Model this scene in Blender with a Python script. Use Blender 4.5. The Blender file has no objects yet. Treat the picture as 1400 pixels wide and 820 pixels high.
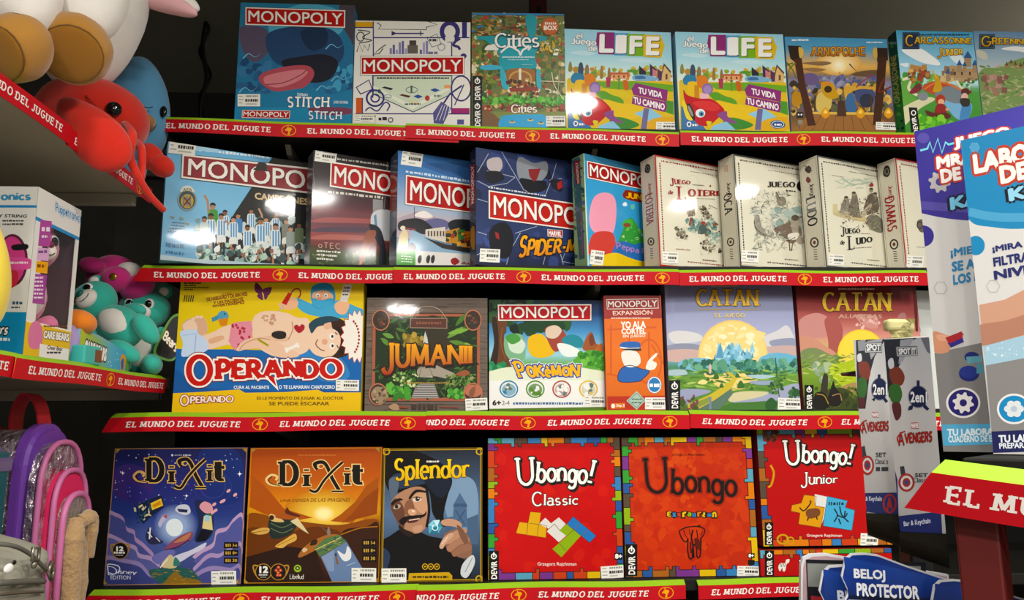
import bpy, bmesh, math, random
from math import sin, cos, pi, radians
from mathutils import Vector, Matrix, Euler, noise
from mathutils.geometry import tessellate_polygon

scene = bpy.context.scene
COL = scene.collection

# ---------------------------------------------------------------- camera, world, lamps, exposure
EYE = 1.55
cam_data = bpy.data.cameras.new('camera')
cam = bpy.data.objects.new('camera', cam_data)
COL.objects.link(cam)
cam_data.sensor_fit = 'HORIZONTAL'
cam_data.sensor_width = 36.0
cam_data.lens = 36.0 * 1055.8 / 1400.0
cam_data.clip_start = 0.02
_p, _y, _r = radians(9.264), radians(3.283), radians(-0.38)
fw = Vector((sin(_y) * cos(_p), cos(_y) * cos(_p), sin(_p)))
rt = Vector((cos(_y), -sin(_y), 0))
up = rt.cross(fw)
rt2 = rt * cos(_r) + up * sin(_r)
up2 = up * cos(_r) - rt * sin(_r)
cam.matrix_world = Matrix(((rt2.x, up2.x, -fw.x, 0), (rt2.y, up2.y, -fw.y, 0), (rt2.z, up2.z, -fw.z, EYE), (0, 0, 0, 1)))
scene.camera = cam
scene.view_settings.view_transform = 'Standard'
scene.view_settings.look = 'None'
scene.view_settings.exposure = 0.0
scene.view_settings.gamma = 1.0
scene.view_settings.use_curve_mapping = False

world = bpy.data.worlds.new('shop_surroundings')
scene.world = world
world.use_nodes = True
world.node_tree.nodes['Background'].inputs[0].default_value = (1.0, 0.97, 0.92, 1)
world.node_tree.nodes['Background'].inputs[1].default_value = 0.22

# recessed ceiling lamps of the shop: (x, y, radius, watts); each becomes a fixture with its own light further down
LAMPS = [(0.47, 0.60, 0.085, 8.0), (1.10, -0.25, 0.12, 20.0), (1.12, -1.25, 0.12, 20.0), (2.70, 0.55, 0.08, 15.0),
         (-0.55, -0.60, 0.12, 20.0), (-0.55, -2.2, 0.12, 22.0), (0.4, -1.9, 0.12, 22.0), (-0.60, -4.1, 0.15, 26.0), (2.1, -1.0, 0.12, 18.0)]
LAMP_Z = EYE + 1.26

# ---------------------------------------------------------------- helpers
_lc = {}
def lin(c):
    if isinstance(c, str):
        if c in _lc: return _lc[c]
        h = c.lstrip('#')
        r = tuple(int(h[i:i + 2], 16) / 255.0 for i in (0, 2, 4))
        _lc[c] = lin(r)
        return _lc[c]
    return tuple((x / 12.92 if x <= 0.04045 else ((x + 0.055) / 1.055) ** 2.4) for x in c[:3])

def mix(a, b, t):
    a = lin(a) if isinstance(a, str) else a
    b = lin(b) if isinstance(b, str) else b
    return tuple(a[i] * (1 - t) + b[i] * t for i in range(3))

def tag(o, label=None, cat=None, group=None, kind=None):
    if label: o['label'] = label
    if cat: o['category'] = cat
    if group: o['group'] = group
    if kind: o['kind'] = kind
    return o

def empty(name, loc, rot=(0, 0, 0)):
    o = bpy.data.objects.new(name, None)
    o.empty_display_size = 0.05
    o.location = loc
    o.rotation_euler = rot
    COL.objects.link(o)
    return o

def mat(name, color=None, rough=0.5, metal=0.0, spec=0.5, vcol=False, coat=0.0, coat_rough=0.05, bump=None, sheen=0.0,
        trans=0.0, alpha=1.0, var=None, emit=None, ior=1.45):
    m = bpy.data.materials.new(name)
    m.use_nodes = True
    nt = m.node_tree
    b = nt.nodes['Principled BSDF']
    b.inputs['Roughness'].default_value = rough
    b.inputs['Metallic'].default_value = metal
    b.inputs['Specular IOR Level'].default_value = spec
    b.inputs['Coat Weight'].default_value = coat
    b.inputs['Coat Roughness'].default_value = coat_rough
    b.inputs['Sheen Weight'].default_value = sheen
    b.inputs['Transmission Weight'].default_value = trans
    b.inputs['Alpha'].default_value = alpha
    b.inputs['IOR'].default_value = ior
    src = None
    if vcol:
        a = nt.nodes.new('ShaderNodeVertexColor')
        a.layer_name = 'Col'
        src = a.outputs['Color']
    elif color is not None:
        b.inputs['Base Color'].default_value = (*lin(color), 1)
    if var:                                   # (scale, strength): soft mottling of the colour
        n = nt.nodes.new('ShaderNodeTexNoise')
        n.inputs['Scale'].default_value = var[0]
        n.inputs['Detail'].default_value = 5
        tc = nt.nodes.new('ShaderNodeTexCoord')
        nt.links.new(tc.outputs['Object'], n.inputs['Vector'])
        mr = nt.nodes.new('ShaderNodeMapRange')
        mr.inputs['To Min'].default_value = 1 - var[1]
        mr.inputs['To Max'].default_value = 1 + var[1]
        nt.links.new(n.outputs['Fac'], mr.inputs['Value'])
        mx = nt.nodes.new('ShaderNodeMix')
        mx.data_type = 'RGBA'
        mx.blend_type = 'MULTIPLY'
        mx.inputs['Factor'].default_value = 1
        if src is not None:
            nt.links.new(src, mx.inputs['A'])
        else:
            mx.inputs['A'].default_value = (*lin(color), 1)
        nt.links.new(mr.outputs['Result'], mx.inputs['B'])
        src = mx.outputs['Result']
    if src is not None:
        nt.links.new(src, b.inputs['Base Color'])
    if bump:                                  # (scale, strength, distance)
        n = nt.nodes.new('ShaderNodeTexNoise')
        n.inputs['Scale'].default_value = bump[0]
        n.inputs['Detail'].default_value = 4
        tc = nt.nodes.new('ShaderNodeTexCoord')
        nt.links.new(tc.outputs['Object'], n.inputs['Vector'])
        bp = nt.nodes.new('ShaderNodeBump')
        bp.inputs['Strength'].default_value = bump[1]
        bp.inputs['Distance'].default_value = bump[2]
        nt.links.new(n.outputs['Fac'], bp.inputs['Height'])
        nt.links.new(bp.outputs['Normal'], b.inputs['Normal'])
        if coat > 0:
            nt.links.new(bp.outputs['Normal'], b.inputs['Coat Normal'])
    if emit:
        b.inputs['Emission Color'].default_value = (*lin(emit[0]), 1)
        b.inputs['Emission Strength'].default_value = emit[1]
    return m

M_PRINT = mat('printed_card', vcol=True, rough=0.42, spec=0.35, bump=(260, 0.04, 0.0005))
M_GLOSS = mat('printed_card_gloss', vcol=True, rough=0.5, spec=0.2, coat=0.25, coat_rough=0.08, bump=(9, 0.05, 0.004))
M_WRAP = mat('printed_card_shrink_wrapped', vcol=True, rough=0.5, spec=0.2, coat=0.55, coat_rough=0.05, bump=(11, 0.06, 0.004))
M_PAPER = mat('sticker_paper', vcol=True, rough=0.55, spec=0.3)
M_STRIP = mat('strip_plastic', vcol=True, rough=0.5, spec=0.25, bump=(18, 0.08, 0.003))
M_BLACK = mat('shelf_black_paint', '#16150f', rough=0.6, spec=0.3, var=(6, 0.3))
M_SHELF = mat('shelf_grey_paint', '#8c8a80', rough=0.5, spec=0.35, var=(7, 0.12))

def mesh_obj(name, verts, faces, m, parent=None, cols=None, smooth=False):
    me = bpy.data.meshes.new(name)
    me.from_pydata([tuple(v) for v in verts], [], faces)
    me.materials.append(m)
    if cols is not None:
        a = me.color_attributes.new('Col', 'FLOAT_COLOR', 'POINT')
        buf = []
        for c in cols:
            buf += [c[0], c[1], c[2], 1.0]
        a.data.foreach_set('color', buf)
    if smooth:
        me.polygons.foreach_set('use_smooth', [True] * len(me.polygons))
    me.update()
    o = bpy.data.objects.new(name, me)
    if parent is not None:
        o.parent = parent
    COL.objects.link(o)
    return o

def bm_obj(name, bm, m, parent=None, smooth=False, col=None):
    me = bpy.data.meshes.new(name)
    bmesh.ops.recalc_face_normals(bm, faces=bm.faces)
    bm.to_mesh(me)
    bm.free()
    me.materials.append(m)
    if smooth:
        me.polygons.foreach_set('use_smooth', [True] * len(me.polygons))
    if col is not None:
        c = lin(col) if isinstance(col, str) else col
        a = me.color_attributes.new('Col', 'FLOAT_COLOR', 'POINT')
        a.data.foreach_set('color', [c[0], c[1], c[2], 1.0] * len(me.vertices))
    o = bpy.data.objects.new(name, me)
    if parent is not None:
        o.parent = parent
    COL.objects.link(o)
    return o

def bm_box(bm, x0, x1, y0, y1, z0, z1, bevel=0.0, seg=2):
    vs = [bm.verts.new(p) for p in ((x0, y0, z0), (x1, y0, z0), (x1, y1, z0), (x0, y1, z0), (x0, y0, z1), (x1, y0, z1), (x1, y1, z1), (x0, y1, z1))]
    fs = [bm.faces.new([vs[i] for i in f]) for f in ((0, 3, 2, 1), (4, 5, 6, 7), (0, 1, 5, 4), (1, 2, 6, 5), (2, 3, 7, 6), (3, 0, 4, 7))]
    if bevel > 0:
        es = list({e for f in fs for e in f.edges})
        bmesh.ops.bevel(bm, geom=es, offset=bevel, segments=seg, affect='EDGES', profile=0.5)
    return vs

def box_obj(name, x0, x1, y0, y1, z0, z1, m, parent=None, bevel=0.0, col=None):
    bm = bmesh.new()
    bm_box(bm, x0, x1, y0, y1, z0, z1, bevel)
    return bm_obj(name, bm, m, parent, col=col)

def bm_tube(bm, pts, r, n=10, closed=False, caps=True):
    pts = [Vector(p) for p in pts]
    N = len(pts)
    rr = r if isinstance(r, (list, tuple)) else [r] * N
    rings = []
    prev = None
    for i, p in enumerate(pts):
        if closed:
            t = (pts[(i + 1) % N] - pts[i - 1]).normalized()
        else:
            t = (pts[min(i + 1, N - 1)] - pts[max(i - 1, 0)]).normalized()
        if prev is None:
            a = Vector((0, 0, 1)) if abs(t.z) < 0.9 else Vector((1, 0, 0))
            nrm = t.cross(a).normalized()
        else:
            nrm = (prev - t * prev.dot(t)).normalized()
        prev = nrm
        b = t.cross(nrm)
        rings.append([bm.verts.new(p + (nrm * cos(2 * pi * k / n) + b * sin(2 * pi * k / n)) * rr[i]) for k in range(n)])
    for i in range(N if closed else N - 1):
        A, B = rings[i], rings[(i + 1) % N]
        for k in range(n):
            bm.faces.new((A[k], A[(k + 1) % n], B[(k + 1) % n], B[k]))
    if caps and not closed:
        bm.faces.new(rings[0][::-1])
        bm.faces.new(rings[-1])

def tube_obj(name, pts, r, m, parent=None, n=10, closed=False, col=None):
    bm = bmesh.new()
    bm_tube(bm, pts, r, n, closed)
    return bm_obj(name, bm, m, parent, smooth=True, col=col)

def spline(pts, closed=True, sub=6):
    P = [Vector(p) for p in pts]
    N = len(P)
    out = []
    for i in range(N if closed else N - 1):
        if closed:
            a, b, c, d = P[i - 1], P[i], P[(i + 1) % N], P[(i + 2) % N]
        else:
            a, b, c, d = P[max(i - 1, 0)], P[i], P[i + 1], P[min(i + 2, N - 1)]
        for k in range(sub):
            t = k / sub
            out.append(0.5 * ((2 * b) + (c - a) * t + (2 * a - 5 * b + 4 * c - d) * t * t + (3 * b - a - 3 * c + d) * t ** 3))
    if not closed:
        out.append(P[-1])
    return out

# ---------------------------------------------------------------- lettering
def arc(cx, cy, rx, ry, a0, a1, n=None):
    n = n or max(4, int(abs(a1 - a0) / 15))
    return [(cx + rx * cos(radians(a0 + (a1 - a0) * i / n)), cy + ry * sin(radians(a0 + (a1 - a0) * i / n))) for i in range(n + 1)]

def _glyphs():
    G = {}
    def g(ch, w, *st): G[ch] = (w, st)
    g('A', .84, [(0, 0), (.42, 1)], [(.42, 1), (.84, 0)], [(.16, .36), (.68, .36)])
    g('B', .62, [(0, 0), (0, 1)], [(0, 1), (.3, 1)] + arc(.3, .76, .28, .24, 90, -90)[1:] + [(0, .52)], [(.3, .52)] + arc(.33, .26, .31, .26, 90, -90)[1:] + [(0, 0)])
    g('C', .72, arc(.42, .5, .42, .5, 48, 312))
    g('D', .72, [(0, 0), (0, 1)], [(0, 1), (.26, 1)] + arc(.26, .5, .46, .5, 90, -90)[1:] + [(0, 0)])
    g('E', .58, [(0, 0), (0, 1)], [(0, 1), (.58, 1)], [(0, .52), (.46, .52)], [(0, 0), (.6, 0)])
    g('F', .55, [(0, 0), (0, 1)], [(0, 1), (.56, 1)], [(0, .5), (.44, .5)])
    g('G', .76, arc(.42, .5, .42, .5, 48, 360), [(.5, .46), (.84, .46)])
    g('H', .72, [(0, 0), (0, 1)], [(.72, 0), (.72, 1)], [(0, .52), (.72, .52)])
    g('I', .02, [(0.01, 0), (0.01, 1)])
    g('J', .42, [(.42, 1), (.42, .26)] + arc(.2, .24, .22, .24, 0, -165)[1:])
    g('K', .7, [(0, 0), (0, 1)], [(.66, 1), (.04, .45)], [(.22, .6), (.72, 0)])
    g('L', .54, [(0, 0), (0, 1)], [(0, 0), (.56, 0)])
    g('M', .9, [(0, 0), (.06, 1)], [(.06, 1), (.45, .1)], [(.45, .1), (.84, 1)], [(.84, 1), (.9, 0)])
    g('N', .74, [(0, 0), (0, 1)], [(0, 1), (.74, 0)], [(.74, 0), (.74, 1)])
    g('O', .86, arc(.43, .5, .43, .5, 90, 450, 28))
    g('P', .58, [(0, 0), (0, 1)], [(0, 1), (.28, 1)] + arc(.28, .73, .3, .27, 90, -90)[1:] + [(0, .46)])
    g('Q', .86, arc(.43, .5, .43, .5, 90, 450, 28), [(.5, .25), (.85, -.08)])
    g('R', .66, [(0, 0), (0, 1)], [(0, 1), (.28, 1)] + arc(.28, .74, .29, .26, 90, -90)[1:] + [(0, .48)], [(.3, .48), (.68, 0)])
    g('S', .56, arc(.29, .75, .25, .25, 35, 270) + arc(.29, .25, .27, .25, 90, -145)[1:])
    g('T', .7, [(.35, 0), (.35, 1)], [(0, 1), (.7, 1)])
    g('U', .7, [(0, 1), (0, .35)] + arc(.35, .35, .35, .35, 180, 360)[1:] + [(.7, 1)])
    g('V', .8, [(0, 1), (.4, 0)], [(.4, 0), (.8, 1)])
    g('W', 1.1, [(0, 1), (.28, 0)], [(.28, 0), (.55, .9)], [(.55, .9), (.82, 0)], [(.82, 0), (1.1, 1)])
    g('X', .76, [(0, 0), (.76, 1)], [(0, 1), (.76, 0)])
    g('Y', .76, [(0, 1), (.38, .48)], [(.76, 1), (.38, .48)], [(.38, .48), (.38, 0)])
    g('Z', .66, [(.02, 1), (.64, 1)], [(.64, 1), (.02, 0)], [(.02, 0), (.68, 0)])
    x = .64
    g('a', .5, arc(.25, .48, .22, .17, 150, 0) + [(.48, .05), (.54, 0)], arc(.24, .19, .24, .19, 60, 330))
    g('b', .5, [(0, 0), (0, 1)], arc(.25, .31, .26, .31, 180, -180, 22))
    g('c', .44, arc(.28, .32, .28, .32, 50, 310))
    g('d', .52, [(.52, 0), (.52, 1)], arc(.26, .31, .26, .31, 0, 360, 22))
    g('e', .52, [(.03, .34), (.53, .34)] + arc(.28, .32, .26, .32, 5, 310)[1:])
    g('f', .34, [(.12, 0), (.12, .75)] + arc(.34, .76, .22, .22, 180, 60)[1:], [(-.06, .6), (.32, .6)])
    g('g', .52, arc(.25, .34, .25, .3, 20, 380, 22), [(.52, x), (.52, -.08)] + arc(.27, -.08, .25, .22, 0, -150)[1:])
    g('h', .5, [(0, 0), (0, 1)], [(0, .36)] + arc(.25, .38, .25, .26, 180, 0)[1:] + [(.5, 0)])
    g('i', .02, [(.01, 0), (.01, x)], [(.01, .84), (.01, .93)])
    g('j', .2, [(.2, x), (.2, -.1)] + arc(.02, -.1, .18, .2, 0, -130)[1:], [(.2, .84), (.2, .93)])
    g('k', .5, [(0, 0), (0, 1)], [(.46, x), (.03, .28)], [(.17, .4), (.52, 0)])
    g('l', .02, [(.01, 0), (.01, 1)])
    g('m', .86, [(0, 0), (0, x)], [(0, .38)] + arc(.21, .4, .21, .24, 180, 0)[1:] + [(.42, 0)], [(.42, .38)] + arc(.64, .4, .22, .24, 180, 0)[1:] + [(.86, 0)])
    g('n', .5, [(0, 0), (0, x)], [(0, .36)] + arc(.25, .38, .25, .26, 180, 0)[1:] + [(.5, 0)])
    g('o', .56, arc(.28, .32, .28, .32, 90, 450, 22))
    g('p', .52, [(0, -.32), (0, x)], arc(.26, .32, .26, .32, 180, -180, 22))
    g('q', .52, [(.52, -.32), (.52, x)], arc(.26, .32, .26, .32, 0, 360, 22))
    g('r', .34, [(0, 0), (0, x)], [(0, .36)] + arc(.24, .38, .24, .26, 180, 55)[1:])
    g('s', .4, arc(.2, .47, .18, .17, 40, 270) + arc(.2, .16, .2, .15, 90, -145)[1:])
    g('t', .34, [(.12, .9), (.12, .2)] + arc(.3, .2, .18, .2, 180, 290)[1:], [(-.06, .62), (.34, .62)])
    g('u', .5, [(0, x), (0, .26)] + arc(.25, .26, .25, .26, 180, 360)[1:] + [(.5, x)], [(.5, x), (.5, 0)])
    g('v', .52, [(0, x), (.26, 0)], [(.26, 0), (.52, x)])
    g('w', .76, [(0, x), (.2, 0)], [(.2, 0), (.38, .56)], [(.38, .56), (.56, 0)], [(.56, 0), (.76, x)])
    g('x', .5, [(0, 0), (.5, x)], [(0, x), (.5, 0)])
    g('y', .52, [(0, x), (.27, .02)], [(.52, x), (.12, -.32)])
    g('z', .46, [(.02, x), (.44, x)], [(.44, x), (.02, 0)], [(.02, 0), (.48, 0)])
    g('!', .04, [(.02, .3), (.05, 1)], [(.02, .0), (.02, .1)])
    g('-', .3, [(0, .4), (.3, .4)])
    g('.', .04, [(.02, .0), (.02, .08)])
    g("'", .04, [(.02, .8), (.02, 1)])
    g('1', .24, [(0, .8), (.2, 1)], [(.2, 1), (.2, 0)])
    g('2', .56, arc(.28, .72, .26, .28, 160, -30) + [(.02, 0)], [(.02, 0), (.58, 0)])
    for b, c in (('á', 'a'), ('é', 'e'), ('í', 'i'), ('ó', 'o')):
        w, st = G[c]
        if c == 'i': st = st[:1]
        G[b] = (w, st + ([(w / 2 - .03, .78), (w / 2 + .12, .98)],))
    for b, c in (('Í', 'I'), ('Ó', 'O'), ('É', 'E')):
        w, st = G[c]
        G[b] = (w, st + ([(w / 2 - .05, 1.12), (w / 2 + .14, 1.3)],))
    return G
GLYPHS = _glyphs()

def ribbon(pts, wv, wh, ext=0.0):
    """closed outline polygon(s) of a stroke whose width follows its direction"""
    P = [Vector((p[0], p[1])) for p in pts]
    Q = [P[0]]
    for p in P[1:]:
        if (p - Q[-1]).length > 1e-5: Q.append(p)
    P = Q
    closed = len(P) > 3 and (P[0] - P[-1]).length < 1e-3
    N = len(P)
    L, Rr = [], []
    for i in range(N):
        if closed and i in (0, N - 1):
            d = (P[1] - P[0]).normalized() + (P[-1] - P[-2]).normalized()
        elif i == 0: d = P[1] - P[0]
        elif i == N - 1: d = P[-1] - P[-2]
        else: d = (P[i + 1] - P[i]).normalized() + (P[i] - P[i - 1]).normalized()
        if d.length < 1e-6: d = P[i] - P[i - 1]
        d.normalize()
        nrm = Vector((-d.y, d.x))
        w = (wh + (wv - wh) * abs(d.y)) / 2
        p = P[i].copy()
        if not closed and i == 0: p -= d * ext
        if not closed and i == N - 1: p += d * ext
        L.append(p + nrm * w)
        Rr.append(p - nrm * w)
    return [[L[i], L[i + 1], Rr[i + 1], Rr[i]] for i in range(N - 1)]

def stroke_text(s, wv=.17, wh=.12, serif=0.0, sth=.09, gap=.2, grow=0.0, jitter=0.0, seed=1, sizes=None, lift=None, rot=None, lens=None):
    """list of (stroke polygons) in text units; serif>0 adds slab serifs to stroke ends on the cap, x or base line"""
    out = []
    x = 0.0
    rnd = random.Random(seed)
    for k, ch in enumerate(s):
        if ch == ' ':
            x += .38
            continue
        w, sts = GLYPHS.get(ch, GLYPHS['o'])
        sc = sizes[k] if sizes else 1.0
        dy = (lift[k] if lift else 0.0) + rnd.uniform(-jitter, jitter)
        ro = (rot[k] if rot else 0.0) + rnd.uniform(-jitter, jitter) * 1.2
        def T(p):
            px, py = (p[0] - w / 2) * sc, p[1] * sc
            return (x + w * sc / 2 + px * cos(ro) - py * sin(ro), dy + px * sin(ro) + py * cos(ro))
        for st in sts:
            polys = ribbon([T(p) for p in st], wv + 2 * grow, wh + 2 * grow, ext=grow if grow else 0.0)
            out.append(polys)
            if serif > 0:
                for e, o in ((st[0], st[1]), (st[-1], st[-2])):
                    dx, dyy = e[0] - o[0], e[1] - o[1]
                    ln = math.hypot(dx, dyy) or 1
                    if abs(dyy) / ln > .6 and (abs(e[1]) < .02 or abs(e[1] - 1) < .02 or abs(e[1] - .64) < .02 or abs(e[1] + .32) < .02):
                        yy = e[1] + (sth / 2 if e[1] < .3 else -sth / 2)
                        a, b = T((e[0] - serif - wv / 2, yy)), T((e[0] + serif + wv / 2, yy))
                        out.append(ribbon([a, b], sth + 2 * grow, sth + 2 * grow, ext=grow))
                    elif abs(dx) / ln > .9 and len(st) == 2:
                        sg = 1 if e[1] < .3 else (-1 if e[1] > .8 else 0)
                        if sg:
                            a, b = T((e[0], e[1] - sg * wh / 2)), T((e[0], e[1] + sg * serif * 1.7))
                        else:
                            a, b = T((e[0], e[1] - serif * .9)), T((e[0], e[1] + serif * .9))
                        if e[0] > .3:
                            out.append(ribbon([a, b], sth + 2 * grow, sth + 2 * grow, ext=grow))
        x += (w + wv + gap) * sc
    return out

_fcache = {}
def font_polys(s, res=3):
    """polygons of the built-in sans, in text units"""
    key = (s, res)
    if key in _fcache: return _fcache[key]
    c = bpy.data.curves.new('lettering', 'FONT')
    c.body = s
    c.resolution_u = res
    o = bpy.data.objects.new('lettering', c)
    me = o.to_mesh()
    vs = [(v.co.x, v.co.y) for v in me.vertices]
    ps = [[vs[i] for i in p.vertices] for p in me.polygons]
    o.to_mesh_clear()
    bpy.data.objects.remove(o)
    bpy.data.curves.remove(c)
    _fcache[key] = ps
    return ps

def fat(ps, r):
    """the lettering thickened by r: copies shifted round a circle"""
    if r <= 0: return [ps]
    n = 4 if r < .03 else 8
    return [[[(x + r * cos(2 * pi * (k + .5) / n), y + r * sin(2 * pi * (k + .5) / n)) for x, y in P] for P in ps] for k in range(n)]

# ---------------------------------------------------------------- printed artwork
def homography(src, dst):
    A = []
    for (x, y), (u, v) in zip(src, dst):
        A.append([x, y, 1, 0, 0, 0, -u * x, -u * y, u])
        A.append([0, 0, 0, x, y, 1, -v * x, -v * y, v])
    n = 8
    for i in range(n):
        p = max(range(i, n), key=lambda r: abs(A[r][i]))
        A[i], A[p] = A[p], A[i]
        for r in range(n):
            if r != i:
                f = A[r][i] / A[i][i]
                if f:
                    for c in range(i, n + 1): A[r][c] -= f * A[i][c]
    return [A[i][n] / A[i][i] for i in range(n)] + [1.0]

def ink(c):
    """printing inks: a little richer than the swatch"""
    l = .3 * c[0] + .59 * c[1] + .11 * c[2]
    k = 1.10
    return tuple(min(max(l + (x - l) * k, 0.0), 1.0) * (0.9 + 0.14 * min(l * 2, 1)) for x in c)

class Art:
    """printed artwork on a flat face: sketched in the coordinates of an upright study of the face (quad = its corners there),
    laid out on the real face in metres, in thin ink layers"""
    STEP = 6e-6
    def __init__(s, quad, w, h, b=0.0, frame=None, crop=None):
        s.w, s.h = w, h
        s.H = homography(quad, [(0, h), (w, h), (w, b), (0, b)])
        s.frame = frame or (lambda u, v, e: (u - w / 2, -e, v))
        s.z = 2.5e-4
        s.parts = {}
        s.order = []
        s.k = crop or (0, 0, 1.0)
        s.use('cover_print')
    def use(s, name, col=None):
        s.cur = name
        if name not in s.parts:
            s.parts[name] = ([], [], [])
            s.order.append(name)
    def crop(s, x0, y0, k): s.k = (x0, y0, k)
    def m(s, p):
        x, y = s.k[0] + p[0] / s.k[2], s.k[1] + p[1] / s.k[2]
        H = s.H
        d = H[6] * x + H[7] * y + 1
        return ((H[0] * x + H[1] * y + H[2]) / d, (H[3] * x + H[4] * y + H[5]) / d)
    def _clip(s, P):
        for ax, lim, sg in ((0, 0.0, 1), (0, s.w, -1), (1, 0.0, 1), (1, s.h, -1)):
            if all((p[ax] - lim) * sg >= 0 for p in P): continue
            Q = []
            for i in range(len(P)):
                a, b = P[i - 1], P[i]
                da, db = (a[ax] - lim) * sg, (b[ax] - lim) * sg
                if (da < 0) != (db < 0):
                    t = da / (da - db)
                    Q.append(tuple(a[j] + (b[j] - a[j]) * t for j in range(5)))
                if db >= 0: Q.append(b)
            P = Q
            if len(P) < 3: return []
        return P
    def face(s, P, cols, step=True):
        """P: face coords (u, v), cols: linear rgb per vertex or one"""
        if isinstance(cols, tuple): cols = [cols] * len(P)
        cols = [ink(c) for c in cols]
        Q = s._clip([(p[0], p[1], *c) for p, c in zip(P, cols)])
        if len(Q) < 3: return
        ar = sum(Q[i - 1][0] * Q[i][1] - Q[i][0] * Q[i - 1][1] for i in range(len(Q)))
        if abs(ar) < 1e-10: return
        if ar < 0: Q = Q[::-1]
        V, F, C = s.parts[s.cur]
        b = len(V)
        for q in Q:
            V.append(s.frame(q[0], q[1], s.z))
            C.append(q[2:5])
        if len(Q) > 4:
            for t in tessellate_polygon([[Vector((q[0], q[1], 0)) for q in Q]]):
                F.append(tuple(b + i for i in t))
        else:
            F.append(tuple(range(b, b + len(Q))))
        if step: s.z += s.STEP
    # --- drawing in sketch coordinates
    def poly(s, pts, col, smooth=False):
        if smooth: pts = [(v.x, v.y) for v in spline([(p[0], p[1], 0) for p in pts])]
        s.face([s.m(p) for p in pts], lin(col) if isinstance(col, str) else col)
    def blob(s, pts, col): s.poly(pts, col, True)
    def rect(s, x0, y0, x1, y1, col): s.poly([(x0, y0), (x1, y0), (x1, y1), (x0, y1)], col)
    def full(s, col):
        c = lin(col) if isinstance(col, str) else col
        s.face([(0, 0), (s.w, 0), (s.w, s.h), (0, s.h)], c)
    def fullgrad(s, stops, n=24, horiz=False):
        """stops: [(t, colour)], t from 0 at the top (left) to 1"""
        st = [(t, lin(c)) for t, c in stops]
        def at(t):
            if t <= st[0][0]: return st[0][1]
            for (a, ca), (b, cb) in zip(st, st[1:]):
                if t <= b: return mix(ca, cb, (t - a) / max(b - a, 1e-6))
            return st[-1][1]
        for i in range(n):
            a, b = i / n, (i + 1) / n
            if horiz:
                s.face([(a * s.w, 0), (b * s.w, 0), (b * s.w, s.h), (a * s.w, s.h)], [at(a), at(b), at(b), at(a)], False)
            else:
                s.face([(0, s.h * (1 - b)), (s.w, s.h * (1 - b)), (s.w, s.h * (1 - a)), (0, s.h * (1 - a))], [at(b), at(b), at(a), at(a)], False)
        s.z += s.STEP
    def vgrad(s, x0, y0, x1, y1, stops, n=14, quad=None):
        st = [(t, lin(c)) for t, c in stops]
        q = quad or [(x0, y0), (x1, y0), (x1, y1), (x0, y1)]
        def at(t):
            if t <= st[0][0]: return st[0][1]
            for (a, ca), (b, cb) in zip(st, st[1:]):
                if t <= b: return mix(ca, cb, (t - a) / max(b - a, 1e-6))
            return st[-1][1]
        L = lambda a, b, t: (a[0] + (b[0] - a[0]) * t, a[1] + (b[1] - a[1]) * t)
        for i in range(n):
            a, b = i / n, (i + 1) / n
            P = [L(q[0], q[3], a), L(q[1], q[2], a), L(q[1], q[2], b), L(q[0], q[3], b)]
            s.face([s.m(p) for p in P], [at(a), at(a), at(b), at(b)], False)
        s.z += s.STEP
    def ell(s, cx, cy, rx, ry, col, rot=0, n=28, a0=0, a1=360):
        r = radians(rot)
        P = []
        for i in range(n if a1 - a0 >= 360 else n + 1):
            t = radians(a0 + (a1 - a0) * i / n)
            x, y = rx * cos(t), ry * sin(t)
            P.append((cx + x * cos(r) - y * sin(r), cy + x * sin(r) + y * cos(r)))
        s.poly(P, col)
    def glow(s, cx, cy, r0, r1, ca, cb, n=28, ky=1.0, rings=5):
        """printed radial blend from colour ca at r0 to cb at r1"""
        ca, cb = lin(ca) if isinstance(ca, str) else ca, lin(cb) if isinstance(cb, str) else cb
        for j in range(rings):
            ra, rb = r0 + (r1 - r0) * j / rings, r0 + (r1 - r0) * (j + 1) / rings
            c1, c2 = mix(ca, cb, j / rings), mix(ca, cb, (j + 1) / rings)
            for i in range(n):
                t, u = 2 * pi * i / n, 2 * pi * (i + 1) / n
                P = [(cx + ra * cos(t), cy + ra * ky * sin(t)), (cx + ra * cos(u), cy + ra * ky * sin(u)), (cx + rb * cos(u), cy + rb * ky * sin(u)), (cx + rb * cos(t), cy + rb * ky * sin(t))]
                s.face([s.m(p) for p in P], [c1, c1, c2, c2], False)
        s.z += s.STEP
        if r0 > 0: s.ell(cx, cy, r0, r0 * ky, ca)
    def line(s, pts, w, col, smooth=False, taper=False):
        if smooth: pts = [(v.x, v.y) for v in spline([(p[0], p[1], 0) for p in pts], closed=False)]
        c = lin(col) if isinstance(col, str) else col
        N = len(pts)
        if taper:
            L, R_ = [], []
            for i, p in enumerate(pts):
                a, b = pts[max(i - 1, 0)], pts[min(i + 1, N - 1)]
                d = Vector((b[0] - a[0], b[1] - a[1])).normalized()
                ww = w / 2 * (1 - i / max(N - 1, 1) * .92)
                L.append((p[0] - d.y * ww, p[1] + d.x * ww))
                R_.append((p[0] + d.y * ww, p[1] - d.x * ww))
            for i in range(N - 1):
                s.face([s.m(q) for q in (L[i], L[i + 1], R_[i + 1], R_[i])], c, False)
        else:
            for q in ribbon(pts, w, w): s.face([s.m((v.x, v.y)) for v in q], c, False)
        s.z += s.STEP
    def ring(s, cx, cy, rx, ry, w, col, n=32):
        s.line([(cx + rx * cos(2 * pi * i / n), cy + ry * sin(2 * pi * i / n)) for i in range(n + 1)], w, col)
    def outline(s, pts, w, col, smooth=False):
        if smooth: pts = [(v.x, v.y) for v in spline([(p[0], p[1], 0) for p in pts])]
        s.line(list(pts) + [pts[0]], w, col)
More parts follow.
